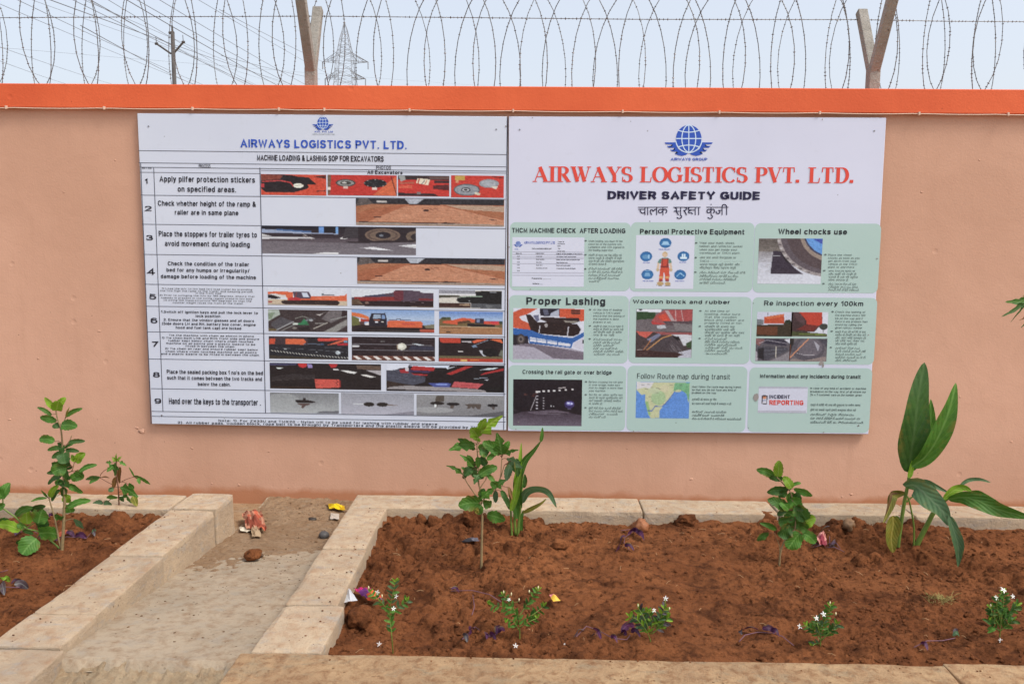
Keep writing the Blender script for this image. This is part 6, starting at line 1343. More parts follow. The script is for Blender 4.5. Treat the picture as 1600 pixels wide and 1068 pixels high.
class Plant:
    def __init__(s, name, base, label, cat, group=None, on=True):
        s.b = on_soil(*base) if on else None
        s.Y = s.b.y; s.e = empty(name, s.b, label, cat, group); s.stems = []; s.mb = MB(); s.k = 0; s.pet = MB()
        s.seed = int(base[0]*7+base[1])
    def at(s, px, py, dy=0): return at(px, py, s.Y+dy)
    def stem(s, pts, r0, r1, dys=None, sink=False):
        w = [s.at(p[0], p[1], (dys[i] if dys else 0)) for i, p in enumerate(pts)]
        if sink: w = [w[0]-Vector((0, 0, .02))]+w
        # smooth
        q = []
        for i in range(len(w)-1):
            p0, p1, p2, p3 = w[max(i-1, 0)], w[i], w[i+1], w[min(i+2, len(w)-1)]
            for t in (0, .25, .5, .75): q.append(.5*((2*p1)+(p2-p0)*t+(2*p0-5*p1+4*p2-p3)*t*t+(3*p1-p0-3*p2+p3)*t**3))
        q.append(w[-1]); n = len(q)
        s.mb.tube(q, [(r0+(r1-r0)*i/(n-1))/pxm(s.Y)/2 for i in range(n)], 7); s.stems += q
    def leaf(s, a, b, w, kind='o', m='m', fold=None, tilt=None, dy=None, droop=None, teeth=.09, pet=True):
        r = random.Random(s.seed+s.k*31); s.k += 1
        L = math.hypot(b[0]-a[0], b[1]-a[1])/pxm(s.Y)
        d0 = r.uniform(-.012, .012) if dy is None else dy[0]
        d1 = d0+(r.uniform(-.42, .30)*L if dy is None else dy[1])
        A = s.at(a[0], a[1], d0); B = s.at(b[0], b[1], d1)
        dr = (r.uniform(.04, .14) if droop is None else droop)*L
        md = A.lerp(B, .5)+Vector((0, -dr*.4, dr)); 
        ti = r.uniform(-.45, .45) if tilt is None else tilt
        if pet and s.stems:
            q = min(s.stems, key=lambda p: (p-A).length+max(0, p.z-A.z)*1.5)
            if .004 < (q-A).length < 30/pxm(s.Y): s.pet.tube([q, q.lerp(A, .5)+Vector((0, 0, .003)), A+(B-A)*.06], [.0016, .0012, .0011], 5)
        return make_leaf(s.e, [A, md, B], w/pxm(s.Y)/max(.55, math.cos(ti)), kind, MM[m], ti, (r.uniform(.1, .5) if fold is None else fold), teeth, s.seed+s.k)
    def blade(s, pts, w, m='m', kind='c', dys=None, tilt=0., fold=.25, name='leaf', n=22, teeth=0.):
        w3 = [s.at(p[0], p[1], (dys[i] if dys else 0)) for i, p in enumerate(pts)]; s.k += 1
        return make_leaf(s.e, w3, w/pxm(s.Y), kind, MM[m], tilt, fold, teeth, s.seed+s.k, name, n)
    def flower(s, px, py, size=8, dy=-.02, face=None, parent=None):
        c = s.at(px, py, dy); flower_at(s.e, c, size/pxm(s.Y), s.seed+int(px), face)
        q = min(s.stems, key=lambda p: (p-c).length) if s.stems else c
        if (q-c).length < .09: s.pet.tube([q, c], [.0012, .0016], 5)
    def bud(s, px, py, h=5, dy=-.015):
        c = s.at(px, py, dy); L = h/pxm(s.Y); b = MB(); b.tube([c-Vector((0, 0, L*.7)), c, c+Vector((0, 0, L*.5))], [L*.08, L*.26, L*.06], 6); b.build('bud', BUD, s.e, smooth=True)
        q = min(s.stems, key=lambda p: (p-c).length) if s.stems else c
        if (q-c).length < .09: s.pet.tube([q, c-Vector((0, 0, L*.6))], [.001, .0009], 4)
    def done(s, m, pm=None):
        if s.mb.v: s.mb.build('stem', m, s.e, smooth=True)
        if s.pet.v: s.pet.build('petioles', pm or m, s.e, smooth=True, kind='stuff')
def flower_at(parent, c, R, seed, face=None, name='flower'):
    R = R*.56
    r = random.Random(seed); f = Vector(face or (r.uniform(-.4, .4), -.8, r.uniform(.3, .9))).normalized(); a = f.orthogonal().normalized(); b = f.cross(a)
    V, Fc = [tuple(c)], []
    for k in range(5):
        th = 2*math.pi*k/5+r.uniform(-.15, .15); d = a*math.cos(th)+b*math.sin(th); e = f.cross(d); n = len(V)
        R *= r.uniform(.9, 1.08)
        back = r.uniform(-.1, .35)
        V += [tuple(c+d*R*.30+e*R*.16), tuple(c+d*R*.30-e*R*.16), tuple(c+d*R*.72+e*R*.17+f*R*.1*back), tuple(c+d*R*.72-e*R*.15+f*R*.1*back), tuple(c+d*R*1.05+e*R*.06-f*R*back)]
        Fc += [(0, n, n+1), (n, n+2, n+3, n+1), (n+2, n+4, n+3)]
    o = mesh_obj(name, V, Fc, PETAL, parent, smooth=True)
    return o
def Zm(ox, oy, s): return lambda x, y: (ox+x/s, oy+y/s)
def leaves(p, z, s, rows):
    for row in rows:
        x0, y0, x1, y1, w, k, m = row[:7]
        x1 += (x1-x0)*.10; y1 += (y1-y0)*.10; w *= 1.16
        p.leaf(z(x0, y0), z(x1, y1), w/s, k, m, **(row[7] if len(row) > 7 else {}))

# tall hibiscus on the left
p = Plant('hibiscus_plant', (97, 858), 'tallest leafy green plant in the left planter, with a single upright stem', 'plant')
p.stem([(97, 858), (99, 830), (100, 800), (101, 780), (100, 755), (99, 735), (98.5, 715), (97.5, 695), (96.5, 680), (94, 665), (90, 655), (87, 640)], 5.5, 1.8, sink=True)
p.stem([(98.5, 700), (108, 690), (112, 680), (115, 722)][:3], 2, 1.2); p.stem([(99, 740), (112, 735), (116, 722)], 2, 1.4); p.stem([(96, 668), (101, 656), (104, 647)], 2, 1.2); p.stem([(95, 858), (86, 812), (80, 790), (76.5, 778)], 3, 1.6); p.stem([(100, 818), (104, 812), (115, 810)], 2.2, 1.2)
z3 = Zm(60, 615, 8.22); z4 = Zm(0, 740, 8.21); z5 = Zm(0, 600, 3.985)
leaves(p, z3, 8.22, [(215, 205, 92, 58, 74, 'o', 'y'), (248, 200, 345, 62, 84, 'o', 'y'), (236, 215, 262, 100, 120, 'r', 'y', dict(dy=(-.01, -.02))), (172, 275, 0, 182, 46, 'o', 'm'), (238, 345, 40, 310, 92, 'o', 'm'), (350, 292, 550, 195, 56, 'o', 'm'), (350, 312, 396, 182, 24, 'n', 'l'),
 (290, 405, 482, 425, 118, 'o', 'm'), (292, 402, 188, 424, 70, 'o', 'd'), (210, 612, 28, 590, 98, 'o', 'm'), (385, 628, 582, 610, 56, 'o', 'd'), (302, 690, 132, 722, 62, 'o', 'd'), (345, 722, 512, 738, 52, 'o', 'd'), (330, 740, 185, 818, 66, 'o', 'd'), (322, 760, 345, 885, 140, 'r', 'd', dict(dy=(-.02, -.03))),
 (482, 882, 592, 768, 104, 'o', 'y'), (470, 872, 428, 790, 60, 'o', 'y'), (372, 935, 188, 905, 84, 'r', 'm'), (362, 950, 196, 1010, 150, 'r', 'm', dict(dy=(-.03, -.03))), (525, 1002, 735, 918, 60, 'o', 'm'), (468, 1005, 566, 1062, 104, 'r', 'm'), (310, 650, 250, 640, 50, 'o', 'd'), (330, 700, 445, 645, 36, 'n', 'd'), (330, 660, 300, 760, 90, 'o', 'd'), (350, 840, 400, 960, 110, 'r', 'd')])
leaves(p, z5, 3.985, [(440, 590, 518, 575, 52, 'r', 'm'), (420, 625, 508, 672, 40, 'o', 'm'), (400, 610, 372, 628, 42, 'r', 'd'), (402, 640, 398, 694, 44, 'r', 'd'), (375, 655, 326, 722, 26, 'o', 'd'), (395, 560, 300, 555, 30, 'o', 'd'), (400, 590, 428, 640, 44, 'o', 'd'), (395, 530, 430, 590, 50, 'o', 'd'), (385, 570, 306, 618, 30, 'o', 'd'), (390, 600, 350, 625, 34, 'o', 'm')])
leaves(p, z4, 8.21, [(640, 300, 742, 158, 74, 'o', 'y'), (612, 302, 534, 214, 28, 'n', 'm'), (602, 308, 412, 350, 34, 'n', 'm'), (850, 370, 872, 272, 100, 'r', 'y'), (870, 430, 1142, 348, 80, 'o', 'm'), (868, 390, 905, 486, 140, 'r', 'm'), (815, 560, 708, 545, 96, 'r', 'm'), (945, 578, 1062, 690, 86, 'o', 'b'), (700, 235, 678, 336, 56, 'o', 'd')])
p.done(STEM, STEM_R)

# low sprawling bush at the left edge
p = Plant('hibiscus_plant', (93, 857), 'low sprawling plant at the left edge with big round green leaves close to the soil', 'plant')
p.stem([z4(770, 968), z4(680, 880), z4(500, 740), z4(340, 700), z4(210, 565), z4(120, 500), z4(-20, 400)], 3.2, 2, sink=True)
p.stem([z4(340, 690), z4(420, 640), z4(480, 600)], 2, 1.5); p.stem([z4(36, 440), z4(38, 380), z4(36, 315)], 2.2, 1.8); p.stem([z4(520, 750), z4(490, 800), z4(470, 830)], 2, 1.4)
leaves(p, z4, 8.21, [(470, 828, 300, 1015, 225, 'r', 'm', dict(dy=(-.03, -.05), fold=.1, tilt=.1)), (500, 765, 730, 775, 190, 'r', 'm', dict(fold=.12, tilt=.2)), (490, 640, 545, 462, 200, 'r', 'm', dict(fold=.1, tilt=0.)), (350, 645, 345, 468, 150, 'r', 'y', dict(fold=.15, tilt=0.)), (265, 725, 8, 655, 118, 'r', 'y', dict(fold=.1, tilt=.2)),
 (200, 540, 405, 440, 96, 'o', 'm'), (330, 700, 226, 655, 76, 'o', 'm'), (400, 480, 570, 415, 84, 'o', 'd'), (-10, 625, 110, 600, 80, 'o', 'd'), (-20, 440, 62, 400, 90, 'o', 'm'), (36, 318, 122, 132, 135, 'o', 'm', dict(fold=.3)), (36, 318, -60, 190, 120, 'o', 'm'), (470, 660, 620, 650, 90, 'o', 'd'), (620, 600, 500, 700, 80, 'o', 'd'), (430, 770, 300, 730, 50, 'o', 'm'), (230, 905, 290, 860, 80, 'o', 'd')])
p.done(STEM_G, STEM_R)

# small wilting plant beside it
z = Zm(130, 700, 8.9); s_ = 8.9
p = Plant('hibiscus_plant', (187, 800), 'small thin plant with drooping pointed leaves and a dried brown leaf', 'plant')
p.stem([z(505, 905), z(500, 800), z(492, 650), z(486, 540), z(470, 430), z(464, 300), z(460, 190)], 2.6, 1.6, sink=True)
p.stem([z(410, 505), z(330, 465), z(240, 412)], 1.2, .9); p.stem([z(235, 385), z(262, 340), z(330, 290), z(430, 300)], 1.1, .9); p.stem([z(520, 470), z(600, 430), z(712, 394)], 1.2, .9); p.stem([z(490, 690), z(430, 670), z(340, 742)], 1.3, 1)
leaves(p, z, s_, [(462, 190, 405, 125, 70, 'L', 'y'), (465, 190, 462, 78, 60, 'L', 'y'), (470, 185, 532, 118, 64, 'L', 'y'), (450, 200, 445, 372, 170, 'L', 'm'), (440, 230, 338, 320, 120, 'L', 'm'), (400, 200, 320, 200, 70, 'L', 'm'), (500, 185, 592, 242, 64, 'L', 'm'), (520, 258, 506, 470, 54, 'n', 'r'), (455, 395, 425, 545, 60, 'n', 'r'),
 (237, 402, 50, 434, 56, 'n', 'd'), (228, 404, 98, 486, 62, 'n', 'm'), (250, 404, 360, 412, 16, 'n', 'r'), (705, 388, 915, 492, 58, 'n', 'm'), (712, 396, 640, 272, 22, 'n', 'm'), (762, 415, 786, 490, 40, 'n', 'm'), (510, 545, 745, 670, 200, 'L', 'm'), (560, 590, 665, 748, 150, 'L', 'm'), (505, 670, 560, 735, 110, 'L', 'd'), (690, 660, 742, 795, 76, 'n', 'l'), (480, 685, 336, 690, 60, 'n', 'm'), (420, 548, 364, 600, 60, 'o', 'b'), (275, 745, 228, 1020, 120, 'L', 'b'), (272, 745, 125, 832, 84, 'o', 'b'), (285, 755, 388, 800, 92, 'o', 'b'), (630, 500, 700, 560, 80, 'o', 'm')])
p.done(STEM_R)

# central hibiscus
z = Zm(695, 650, 7.625); s_ = 7.625; z8 = Zm(650, 640, 4.107)
p = Plant('hibiscus_plant', (752, 888), 'leafy plant with deeply lobed leaves in front of the gap between the two boards', 'plant')
p.stem([(752, 888), (752.5, 860), (753, 830), (753.5, 805), z(425, 1080), z(422, 880), z(402, 790), z(402, 620), z(390, 460), z(385, 340), z(402, 250)], 4.6, 1.6, sink=True)
p.stem([z(440, 1080), z(400, 985), z(340, 900), z(272, 800), z(240, 745), z(210, 690)], 2.4, 1.2); p.stem([z(430, 1040), z(470, 980), z(560, 905), z(602, 880), z(615, 820), z(660, 735), z(672, 620), z(680, 490)], 2.6, 1.5); p.stem([z(425, 850), z(455, 800), z(490, 755)], 1.8, 1); p.stem([z(670, 720), z(700, 610), z(712, 580)], 1.6, 1); p.stem([z(402, 330), z(425, 270)], 1.5, 1)
TE = dict(teeth=.13)
leaves(p, z, s_, [(398, 225, 665, 12, 215, 'L', 'y', dict(fold=.1, tilt=.1)), (400, 225, 482, 40, 96, 'o', 'y', TE), (398, 245, 312, 150, 130, 'o', 'y', TE), (400, 250, 385, 290, 90, 'o', 'y'), (352, 320, 72, 398, 175, 'L', 'm', dict(fold=.1)), (360, 350, 180, 340, 110, 'o', 'm', TE), (360, 400, 170, 280, 80, 'o', 'd'), (402, 390, 505, 365, 80, 'o', 'm'), (410, 420, 505, 455, 100, 'r', 'd'), (412, 500, 488, 575, 90, 'r', 'd'), (395, 480, 400, 600, 60, 'o', 'm'),
 (682, 465, 625, 218, 215, 'L', 'm', dict(fold=.1, tilt=0.)), (672, 445, 468, 320, 120, 'o', 'm', TE), (690, 448, 762, 308, 80, 'o', 'm', TE), (610, 425, 512, 512, 70, 'o', 'm'), (700, 450, 864, 405, 100, 'L', 'm'), (735, 500, 910, 608, 170, 'L', 'b'), (775, 570, 738, 752, 84, 'n', 'b'), (850, 500, 870, 700, 70, 'n', 'd'), (345, 610, 190, 470, 100, 'L', 'm'), (340, 570, 270, 470, 56, 'n', 'm'), (325, 620, 246, 700, 96, 'o', 'd'), (340, 590, 352, 720, 86, 'o', 'd'), (365, 540, 320, 620, 60, 'o', 'd'), (215, 692, 30, 596, 84, 'L', 'm'), (250, 645, 200, 610, 30, 'n', 'm'), (240, 740, 225, 690, 50, 'o', 'd'),
 (405, 700, 608, 615, 110, 'o', 'm', TE), (402, 690, 352, 800, 120, 'L', 'd'), (410, 660, 440, 740, 80, 'o', 'd'), (500, 690, 600, 812, 50, 'n', 'm'), (600, 850, 722, 765, 140, 'L', 'm'), (622, 850, 552, 790, 76, 'o', 'm'), (610, 885, 606, 1018, 60, 'n', 'b'), (425, 985, 600, 850, 150, 'L', 'm'), (420, 960, 470, 870, 80, 'o', 'd'), (668, 880, 752, 1060, 60, 'n', 'd'), (760, 840, 800, 980, 34, 'n', 'r'), (405, 1040, 188, 1048, 190, 'L', 'y', dict(fold=.1, tilt=.1))])
leaves(p, z8, 4.107, [(425, 600, 285, 612, 96, 'o', 'm', TE), (430, 600, 482, 598, 60, 'r', 'm'), (455, 672, 562, 705, 72, 'o', 'm', TE), (405, 640, 380, 655, 40, 'r', 'l'), (420, 610, 392, 662, 60, 'o', 'm')])
p.done(STEM, STEM_R)

# canna behind it
p = Plant('canna_plant', (806, 838), 'narrow strap leaved plant standing just right of the central lobed plant', 'plant')
z = z8
p.stem([z(655, 828), z(658, 740), z(668, 640), z(680, 480), z(684, 400)], 5, 3.4, sink=True); p.stem([z(615, 795), z(610, 700), z(606, 600)], 4.2, 2.6, sink=True); p.stem([z(640, 800), z(632, 680), z(640, 560)], 5, 4)
p.blade([z(672, 640), z(650, 480), z(690, 340), z(760, 255), z(805, 195)], 14, 'm', dys=[0, -.02, -.02, -.03, -.04], fold=.4)
p.blade([z(800, 205), z(808, 165), z(812, 112)], 6, 'm', dys=[-.04, -.045, -.05]); p.blade([z(640, 600), z(650, 430), z(668, 320), z(676, 208)], 9.5, 'y', dys=[-.02]*4, fold=.5)
p.blade([z(610, 650), z(640, 540), z(655, 460), z(675, 370)], 12, 'y', dys=[-.03]*4, fold=.4); p.blade([z(683, 600), z(705, 530), z(770, 505), z(850, 530), z(903, 628)], 14.5, 'b', dys=[0, -.02, -.05, -.08, -.10], fold=.2, tilt=.3)
p.blade([z(684, 660), z(740, 632), z(800, 600), z(838, 568)], 7, 'l', dys=[0, -.02, -.03, -.03], fold=.5); p.blade([z(605, 640), z(580, 570), z(543, 518)], 8, 'd', dys=[0, .02, .03]); p.blade([z(625, 620), z(608, 550), z(590, 492)], 7, 'r'); p.blade([z(640, 400), z(600, 350), z(580, 440)], 8, 'd'); p.blade([z(690, 500), z(700, 450), z(698, 410)], 8, 'd')
p.blade([z(650, 700), z(640, 620), z(655, 540), z(690, 470)], 11, 'm', dys=[-.01]*4); p.blade([z(680, 780), z(672, 720), z(690, 640)], 7, 'm')
p.done(STEM_G)

# small hibiscus on the right
z = Zm(1180, 715, 6.28); s_ = 6.28
p = Plant('hibiscus_plant', (1218, 883), 'small leaning green plant with its lowest leaf touching a fallen pink flower', 'plant')
p.stem([z(237, 1050), z(250, 920), z(300, 790), z(390, 690), z(380, 520), z(352, 350), z(272, 250), z(210, 188)], 3.4, 1.8, sink=True)
p.stem([z(240, 1000), z(240, 880), z(215, 800), z(185, 735)], 1.8, 1.1)
leaves(p, z, s_, [(222, 185, 236, 38, 80, 'o', 'y'), (200, 192, 28, 120, 76, 'o', 'm'), (268, 215, 148, 200, 66, 'o', 'd'), (357, 302, 276, 196, 80, 'o', 'y'), (360, 268, 442, 250, 34, 'o', 'm'), (380, 298, 544, 368, 62, 'o', 'm'), (322, 312, 132, 334, 88, 'o', 'd'), (312, 330, 238, 378, 70, 'o', 'd'), (372, 405, 436, 362, 96, 'r', 'd'), (345, 400, 420, 482, 120, 'r', 'm'), (350, 330, 330, 420, 80, 'o', 'm'), (312, 505, 136, 415, 100, 'o', 'd'), (330, 510, 240, 440, 70, 'o', 'm'), (300, 520, 225, 560, 50, 'o', 'd'), (385, 480, 492, 596, 130, 'r', 'd'), (402, 600, 292, 538, 130, 'r', 'm', dict(fold=.1)), (395, 560, 425, 660, 130, 'r', 'm'), (462, 652, 582, 596, 110, 'o', 'y'), (400, 490, 480, 500, 60, 'o', 'd'),
 (342, 612, 236, 628, 130, 'r', 'd'), (352, 670, 240, 756, 150, 'r', 'd'), (440, 732, 332, 878, 150, 'r', 'm', dict(fold=.12)), (462, 738, 582, 826, 100, 'o', 'm'), (210, 705, 58, 645, 50, 'n', 'm'), (135, 740, 26, 805, 74, 'o', 'd'), (400, 650, 500, 700, 100, 'r', 'm'), (380, 640, 300, 700, 90, 'o', 'm'), (400, 440, 335, 470, 90, 'r', 'm')])
p.done(STEM, STEM_R)

# big canna on the right
z = Zm(1350, 550, 3.052); zb_ = Zm(1370, 730, 6.674)
p = Plant('canna_plant', (1408, 858), 'tall canna like plant at the right with two broad upright leaves', 'plant')
p.stem([zb_(225, 780), zb_(250, 600), zb_(290, 350), zb_(320, 200), zb_(345, 60), z(225, 560)], 7, 4.5, sink=True)
p.stem([zb_(388, 775), zb_(385, 600), zb_(350, 400), zb_(322, 300)], 3.4, 2.4, sink=True); p.stem([zb_(430, 785), zb_(520, 610), zb_(600, 460), zb_(700, 345), zb_(800, 290)], 9, 6, dys=[0, -.01, -.02, -.03, -.04], sink=True); p.stem([zb_(310, 360), zb_(350, 320), zb_(380, 300)], 3, 2)
p.blade([z(216, 575), z(222, 500), z(240, 380), z(258, 220), z(288, 48)], 47, 'd', dys=[0, -.01, -.02, -.01, .02], fold=.12, kind='c', n=26)
p.blade([z(258, 500), z(300, 420), z(318, 330), z(318, 222)], 17, 'm', dys=[.02]*4)
p.blade([z(228, 545), z(290, 500), z(350, 410), z(405, 280), z(438, 145)], 31, 'm', dys=[-.01, -.04, -.06, -.07, -.06], fold=.35, tilt=-.15, n=26)
p.blade([z(214, 600), z(228, 545), z(240, 500)], 9, 'y', dys=[-.01]*3)
p.blade([zb_(285, 195), zb_(400, 190), zb_(560, 330), zb_(680, 450), zb_(752, 610)], 34, 'b', dys=[0, -.04, -.09, -.13, -.15], fold=.2, tilt=.2, n=24)
p.blade([zb_(752, 500), zb_(800, 650), zb_(850, 830), zb_(845, 1040)], 16.5, 'b', dys=[-.15, -.16, -.17, -.17], fold=.4, n=20)
p.blade([zb_(290, 270), zb_(170, 285), zb_(130, 420), zb_(66, 580)], 14, 'l', dys=[0, -.02, -.04, -.06], fold=.5); p.blade([zb_(280, 262), zb_(160, 262), zb_(140, 330), zb_(90, 500)], 6, 'r', dys=[0, -.025, -.045, -.06])
p.blade([zb_(165, 500), zb_(170, 600), zb_(150, 740), zb_(170, 890)], 24, 'l', dys=[-.05]*4, fold=.3); p.blade([zb_(200, 500), zb_(210, 620), zb_(190, 760)], 12, 'm', dys=[-.04]*3)
p.blade([zb_(310, 175), zb_(480, 150), zb_(600, 190), zb_(760, 270)], 11, 'b', dys=[0, .03, .04, .02], fold=.4); p.blade([zb_(420, 160), zb_(560, 190), zb_(640, 300)], 9, 'b', dys=[-.02]*3)
p.blade([zb_(690, 330), zb_(800, 240), zb_(900, 210), zb_(990, 245)], 15, 'y', dys=[-.04]*4, fold=.3); p.blade([zb_(740, 330), zb_(900, 310), zb_(1060, 350), zb_(1250, 430), zb_(1420, 478), zb_(1640, 530)], 25, 'm', dys=[-.04, -.07, -.1, -.13, -.15, -.17], fold=.3, n=28)
p.blade([zb_(860, 195), zb_(950, 132), zb_(1070, 122), zb_(1190, 158)], 6.5, 'b', dys=[0]*4, fold=.3); p.blade([zb_(880, 300), zb_(1020, 268), zb_(1110, 300), zb_(1295, 382)], 12, 'm', dys=[-.03]*4, fold=.3)
p.done(STEM_G)

# leaf tips of a palm-like plant that stands beyond the right edge
z = Zm(1540, 440, 13.35)
p = Plant('fan_palm', (1668, 905), 'dark green notched leaf tips reaching in at the right edge above the soil', 'plant')
def outp(pts): return pts
p.stem([(1668, 905), (1665, 760), (1652, 600), (1640, 510)], 10, 5, sink=True)
p.blade([(1640, 505), z(900, 420), z(700, 415), z(400, 420)], 15, 'm', kind='n', dys=[0, -.02, -.03, -.04], teeth=.2, n=16)
p.blade([(1640, 505), z(800, 490), z(600, 590), z(320, 735)], 9, 'd', kind='n', dys=[0, -.03, -.04, -.05], teeth=.15, n=14)
p.blade([(1642, 508), z(900, 480), z(690, 640), z(510, 860)], 4, 'd', kind='n', dys=[0, -.02, -.03, -.03]); p.blade([(1642, 510), z(900, 720), z(780, 770), z(690, 810)], 4, 'r', kind='n', dys=[0, 0, 0, 0], teeth=.3); p.blade([(1642, 512), z(900, 830), z(800, 900), z(730, 965)], 5, 'd', kind='n')
p.blade([(1642, 500), z(950, 300), z(760, 305)], 5, 'd', kind='n')
for k in range(5): p.blade([(1641, 505), (1668+6*k, 480-9*k), (1700+4*k, 470+14*k)], 8, 'd', kind='n', teeth=.2)
p.done(STEM_G)

# low flowering shrubs
def shrub(base, stems, flowers, buds, label, llen=11, m='ym', seed=1, dens=1.0, fs=7.5):
    p = Plant('flowering_shrub', base, label, 'plant', 'low white flowered shrubs along the front kerb')
    r = random.Random(seed)
    for st in stems: p.stem(st, 2.0, .9, dys=[0]+[r.uniform(-.03, .02) for _ in st[1:]], sink=(st[0] == base))
    for st in stems:
        tot = sum(math.hypot(b[0]-a[0], b[1]-a[1]) for a, b in zip(st[:-1], st[1:])); d = tot*.3
        while d < tot:
            acc = 0
            for a, b in zip(st[:-1], st[1:]):
                l = math.hypot(b[0]-a[0], b[1]-a[1])
                if acc+l >= d:
                    t = (d-acc)/l; q = (a[0]+(b[0]-a[0])*t, a[1]+(b[1]-a[1])*t); break
                acc += l
            for sg in (-1, 1):
                ang = math.atan2(b[1]-a[1], b[0]-a[0])+sg*r.uniform(.5, 1.3); L = llen*r.uniform(.7, 1.15)
                tip = (q[0]+L*math.cos(ang), q[1]+L*math.sin(ang)+1)
                p.leaf(q, tip, L*.42, 'n', r.choice(m), teeth=0, pet=False)
            d += 6.0/dens
        e = st[-1]
        for k in range(3):
            ang = -math.pi/2+r.uniform(-1, 1); L = llen*.7; p.leaf(e, (e[0]+L*math.cos(ang), e[1]+L*math.sin(ang)), L*.4, 'n', 'y', teeth=0, pet=False)
    for f in flowers: p.flower(*f, size=fs)
    for b in buds: p.bud(*b)
    p.done(STEM_G)
shrub((614, 1020), [[(614, 1020), (612, 992), (609, 960), (612, 935), (618, 908)], [(610, 965), (602, 948), (590, 935), (577, 924)], [(610, 962), (622, 948), (637, 938)]], [(589.5, 925), (618.7, 931), (615, 950)], [(576, 917), (597, 930)], 'spindly upright shrub with white flowers right beside the biggest earth clod', 11, 'mmb', 3, .8, 8)
shrub((812, 998), [[(812, 998), (811, 965), (800, 948), (787, 930)], [(811, 966), (796, 950), (765, 944)], [(811, 962), (826, 940), (841, 922)], [(811, 972), (835, 958), (850, 946)], [(812, 985), (800, 968), (790, 972)], [(812, 980), (828, 970), (840, 965)]], [(795, 936)], [(787, 924), (799, 927), (827, 923), (841, 917), (811, 936)], 'wide low shrub with thin cream buds, in front of the central lobed plant', 11, 'mmd', 5, .8, 6.5)
shrub((1017, 1003), [[(1017, 1003), (1010, 985), (996, 968), (984, 962)], [(1016, 990), (1008, 968), (998, 950)], [(1017, 988), (1018, 968), (1012, 955)], [(1018, 986), (1030, 968), (1038, 950)], [(1018, 990), (1032, 978), (1044, 964)]], [(1040, 934.5), (1022, 952.5)], [(997, 945), (1046, 950)], 'bushy pale green shrub with two white flowers at its right top', 12, 'ymbs', 7, 1.5, 7.5)
shrub((1282, 1012), [[(1282, 1012), (1283, 990), (1290, 965), (1298, 946)], [(1282, 1000), (1272, 985), (1260, 977)], [(1283, 1000), (1298, 985), (1308, 974)], [(1282, 995), (1278, 978), (1276, 968)], [(1282, 1004), (1274, 1005), (1270, 1008)]], [(1250, 978), (1276, 965), (1287, 959)], [(1297, 941), (1306, 958)], 'compact shrub with three white flowers on its left side and greyish lowest leaves', 12, 'mmdb', 9, 1.3, 8)
shrub((1562, 995), [[(1562, 995), (1564, 970), (1568, 940), (1568, 926)], [(1563, 980), (1552, 962), (1548, 950)], [(1564, 975), (1578, 955), (1590, 946)], [(1563, 985), (1574, 975), (1582, 968)], [(1562, 985), (1548, 975), (1545, 968)], [(1564, 975), (1558, 950), (1557, 938)]], [(1557, 933), (1568, 921), (1583, 931)], [(1548, 945)], 'dark green shrub topped by three white flowers near the right edge', 13, 'mdd', 11, 1.2, 9)
for k, (px, py, s, lb) in enumerate([(592.5, 1009.5, 8, 'fallen white flower on the soil in front of the spindly corner shrub'), (805.5, 1012, 8, 'fallen white five petalled flower lying by the front kerb below the wide low shrub'), (882, 1009, 3.5, 'tiny white fallen petal by the front kerb, right of the wide low shrub'), (1563, 1003, 8, 'wilted white flower lying on the soil under the shrub at the right edge')]):
    c = on_soil(px, py)+Vector((0, 0, .008)); o = flower_at(None, c, s/pxm(c.y), k*5, (.15, -.95, .35), 'fallen_flower'); put(o, lb, 'flower')

# purple leaved cuttings lying on the soil
def cutting(base, stems, lv, label, sm=STEM_P):
    p = Plant('purple_cutting', base, label, 'plant cutting', 'purple cuttings laid on the soil')
    def gz(q, h=.006):
        c = on_soil(*q); return Vector((c.x, c.y, c.z+h))
    for st in stems:
        w = [gz(q, .012+.006*math.sin(i*2)) for i, q in enumerate(st)]; p.mb.tube(w, .0016, 5); p.stems += w
    for a, b, w, m in lv:
        A, B = gz(a, .018), gz(b, .010); md = A.lerp(B, .5)+Vector((0, 0, .012)); p.k += 1
        make_leaf(p.e, [A, md, B], w/pxm(p.Y)*1.15, 'n', MM[m], (-.9 if p.k % 2 else -.5), .3, 0, p.k)
    p.done(sm)
z = Zm(880, 760, 5)
cutting((977, 862), [[z(600, 365), z(540, 380), z(480, 410), z(475, 460), z(515, 522)], [z(450, 362), z(520, 364)]], [(z(570, 370), z(630, 435), 8, 'p'), (z(560, 372), z(500, 400), 7, 'p'), (z(475, 405), z(435, 480), 8, 'p'), (z(470, 470), z(410, 515), 7, 'p'), (z(478, 492), z(552, 515), 7, 'p'), (z(540, 370), z(600, 400), 8, 'p')], 'purple cutting just below the pale orange stone near the back kerb')
z = Zm(500, 880, 4)
cutting((765, 998), [[z(890, 500), z(970, 425), z(1050, 470), z(1110, 455)], [z(820, 185), z(950, 195), z(1060, 205), z(1130, 255)], [z(955, 215), z(965, 300), z(950, 335)]], [(z(960, 430), z(930, 470), 9, 'p'), (z(1050, 470), z(1040, 500), 9, 'p'), (z(1060, 480), z(1100, 495), 8, 'p'), (z(1105, 470), z(1118, 420), 9, 'p'), (z(1110, 465), z(1155, 455), 8, 'p'), (z(900, 470), z(920, 510), 8, 's'), (z(820, 185), z(870, 205), 6, 'p')], 'purple cutting in front of and left of the wide low budded shrub')
z = Zm(880, 880, 4.444)
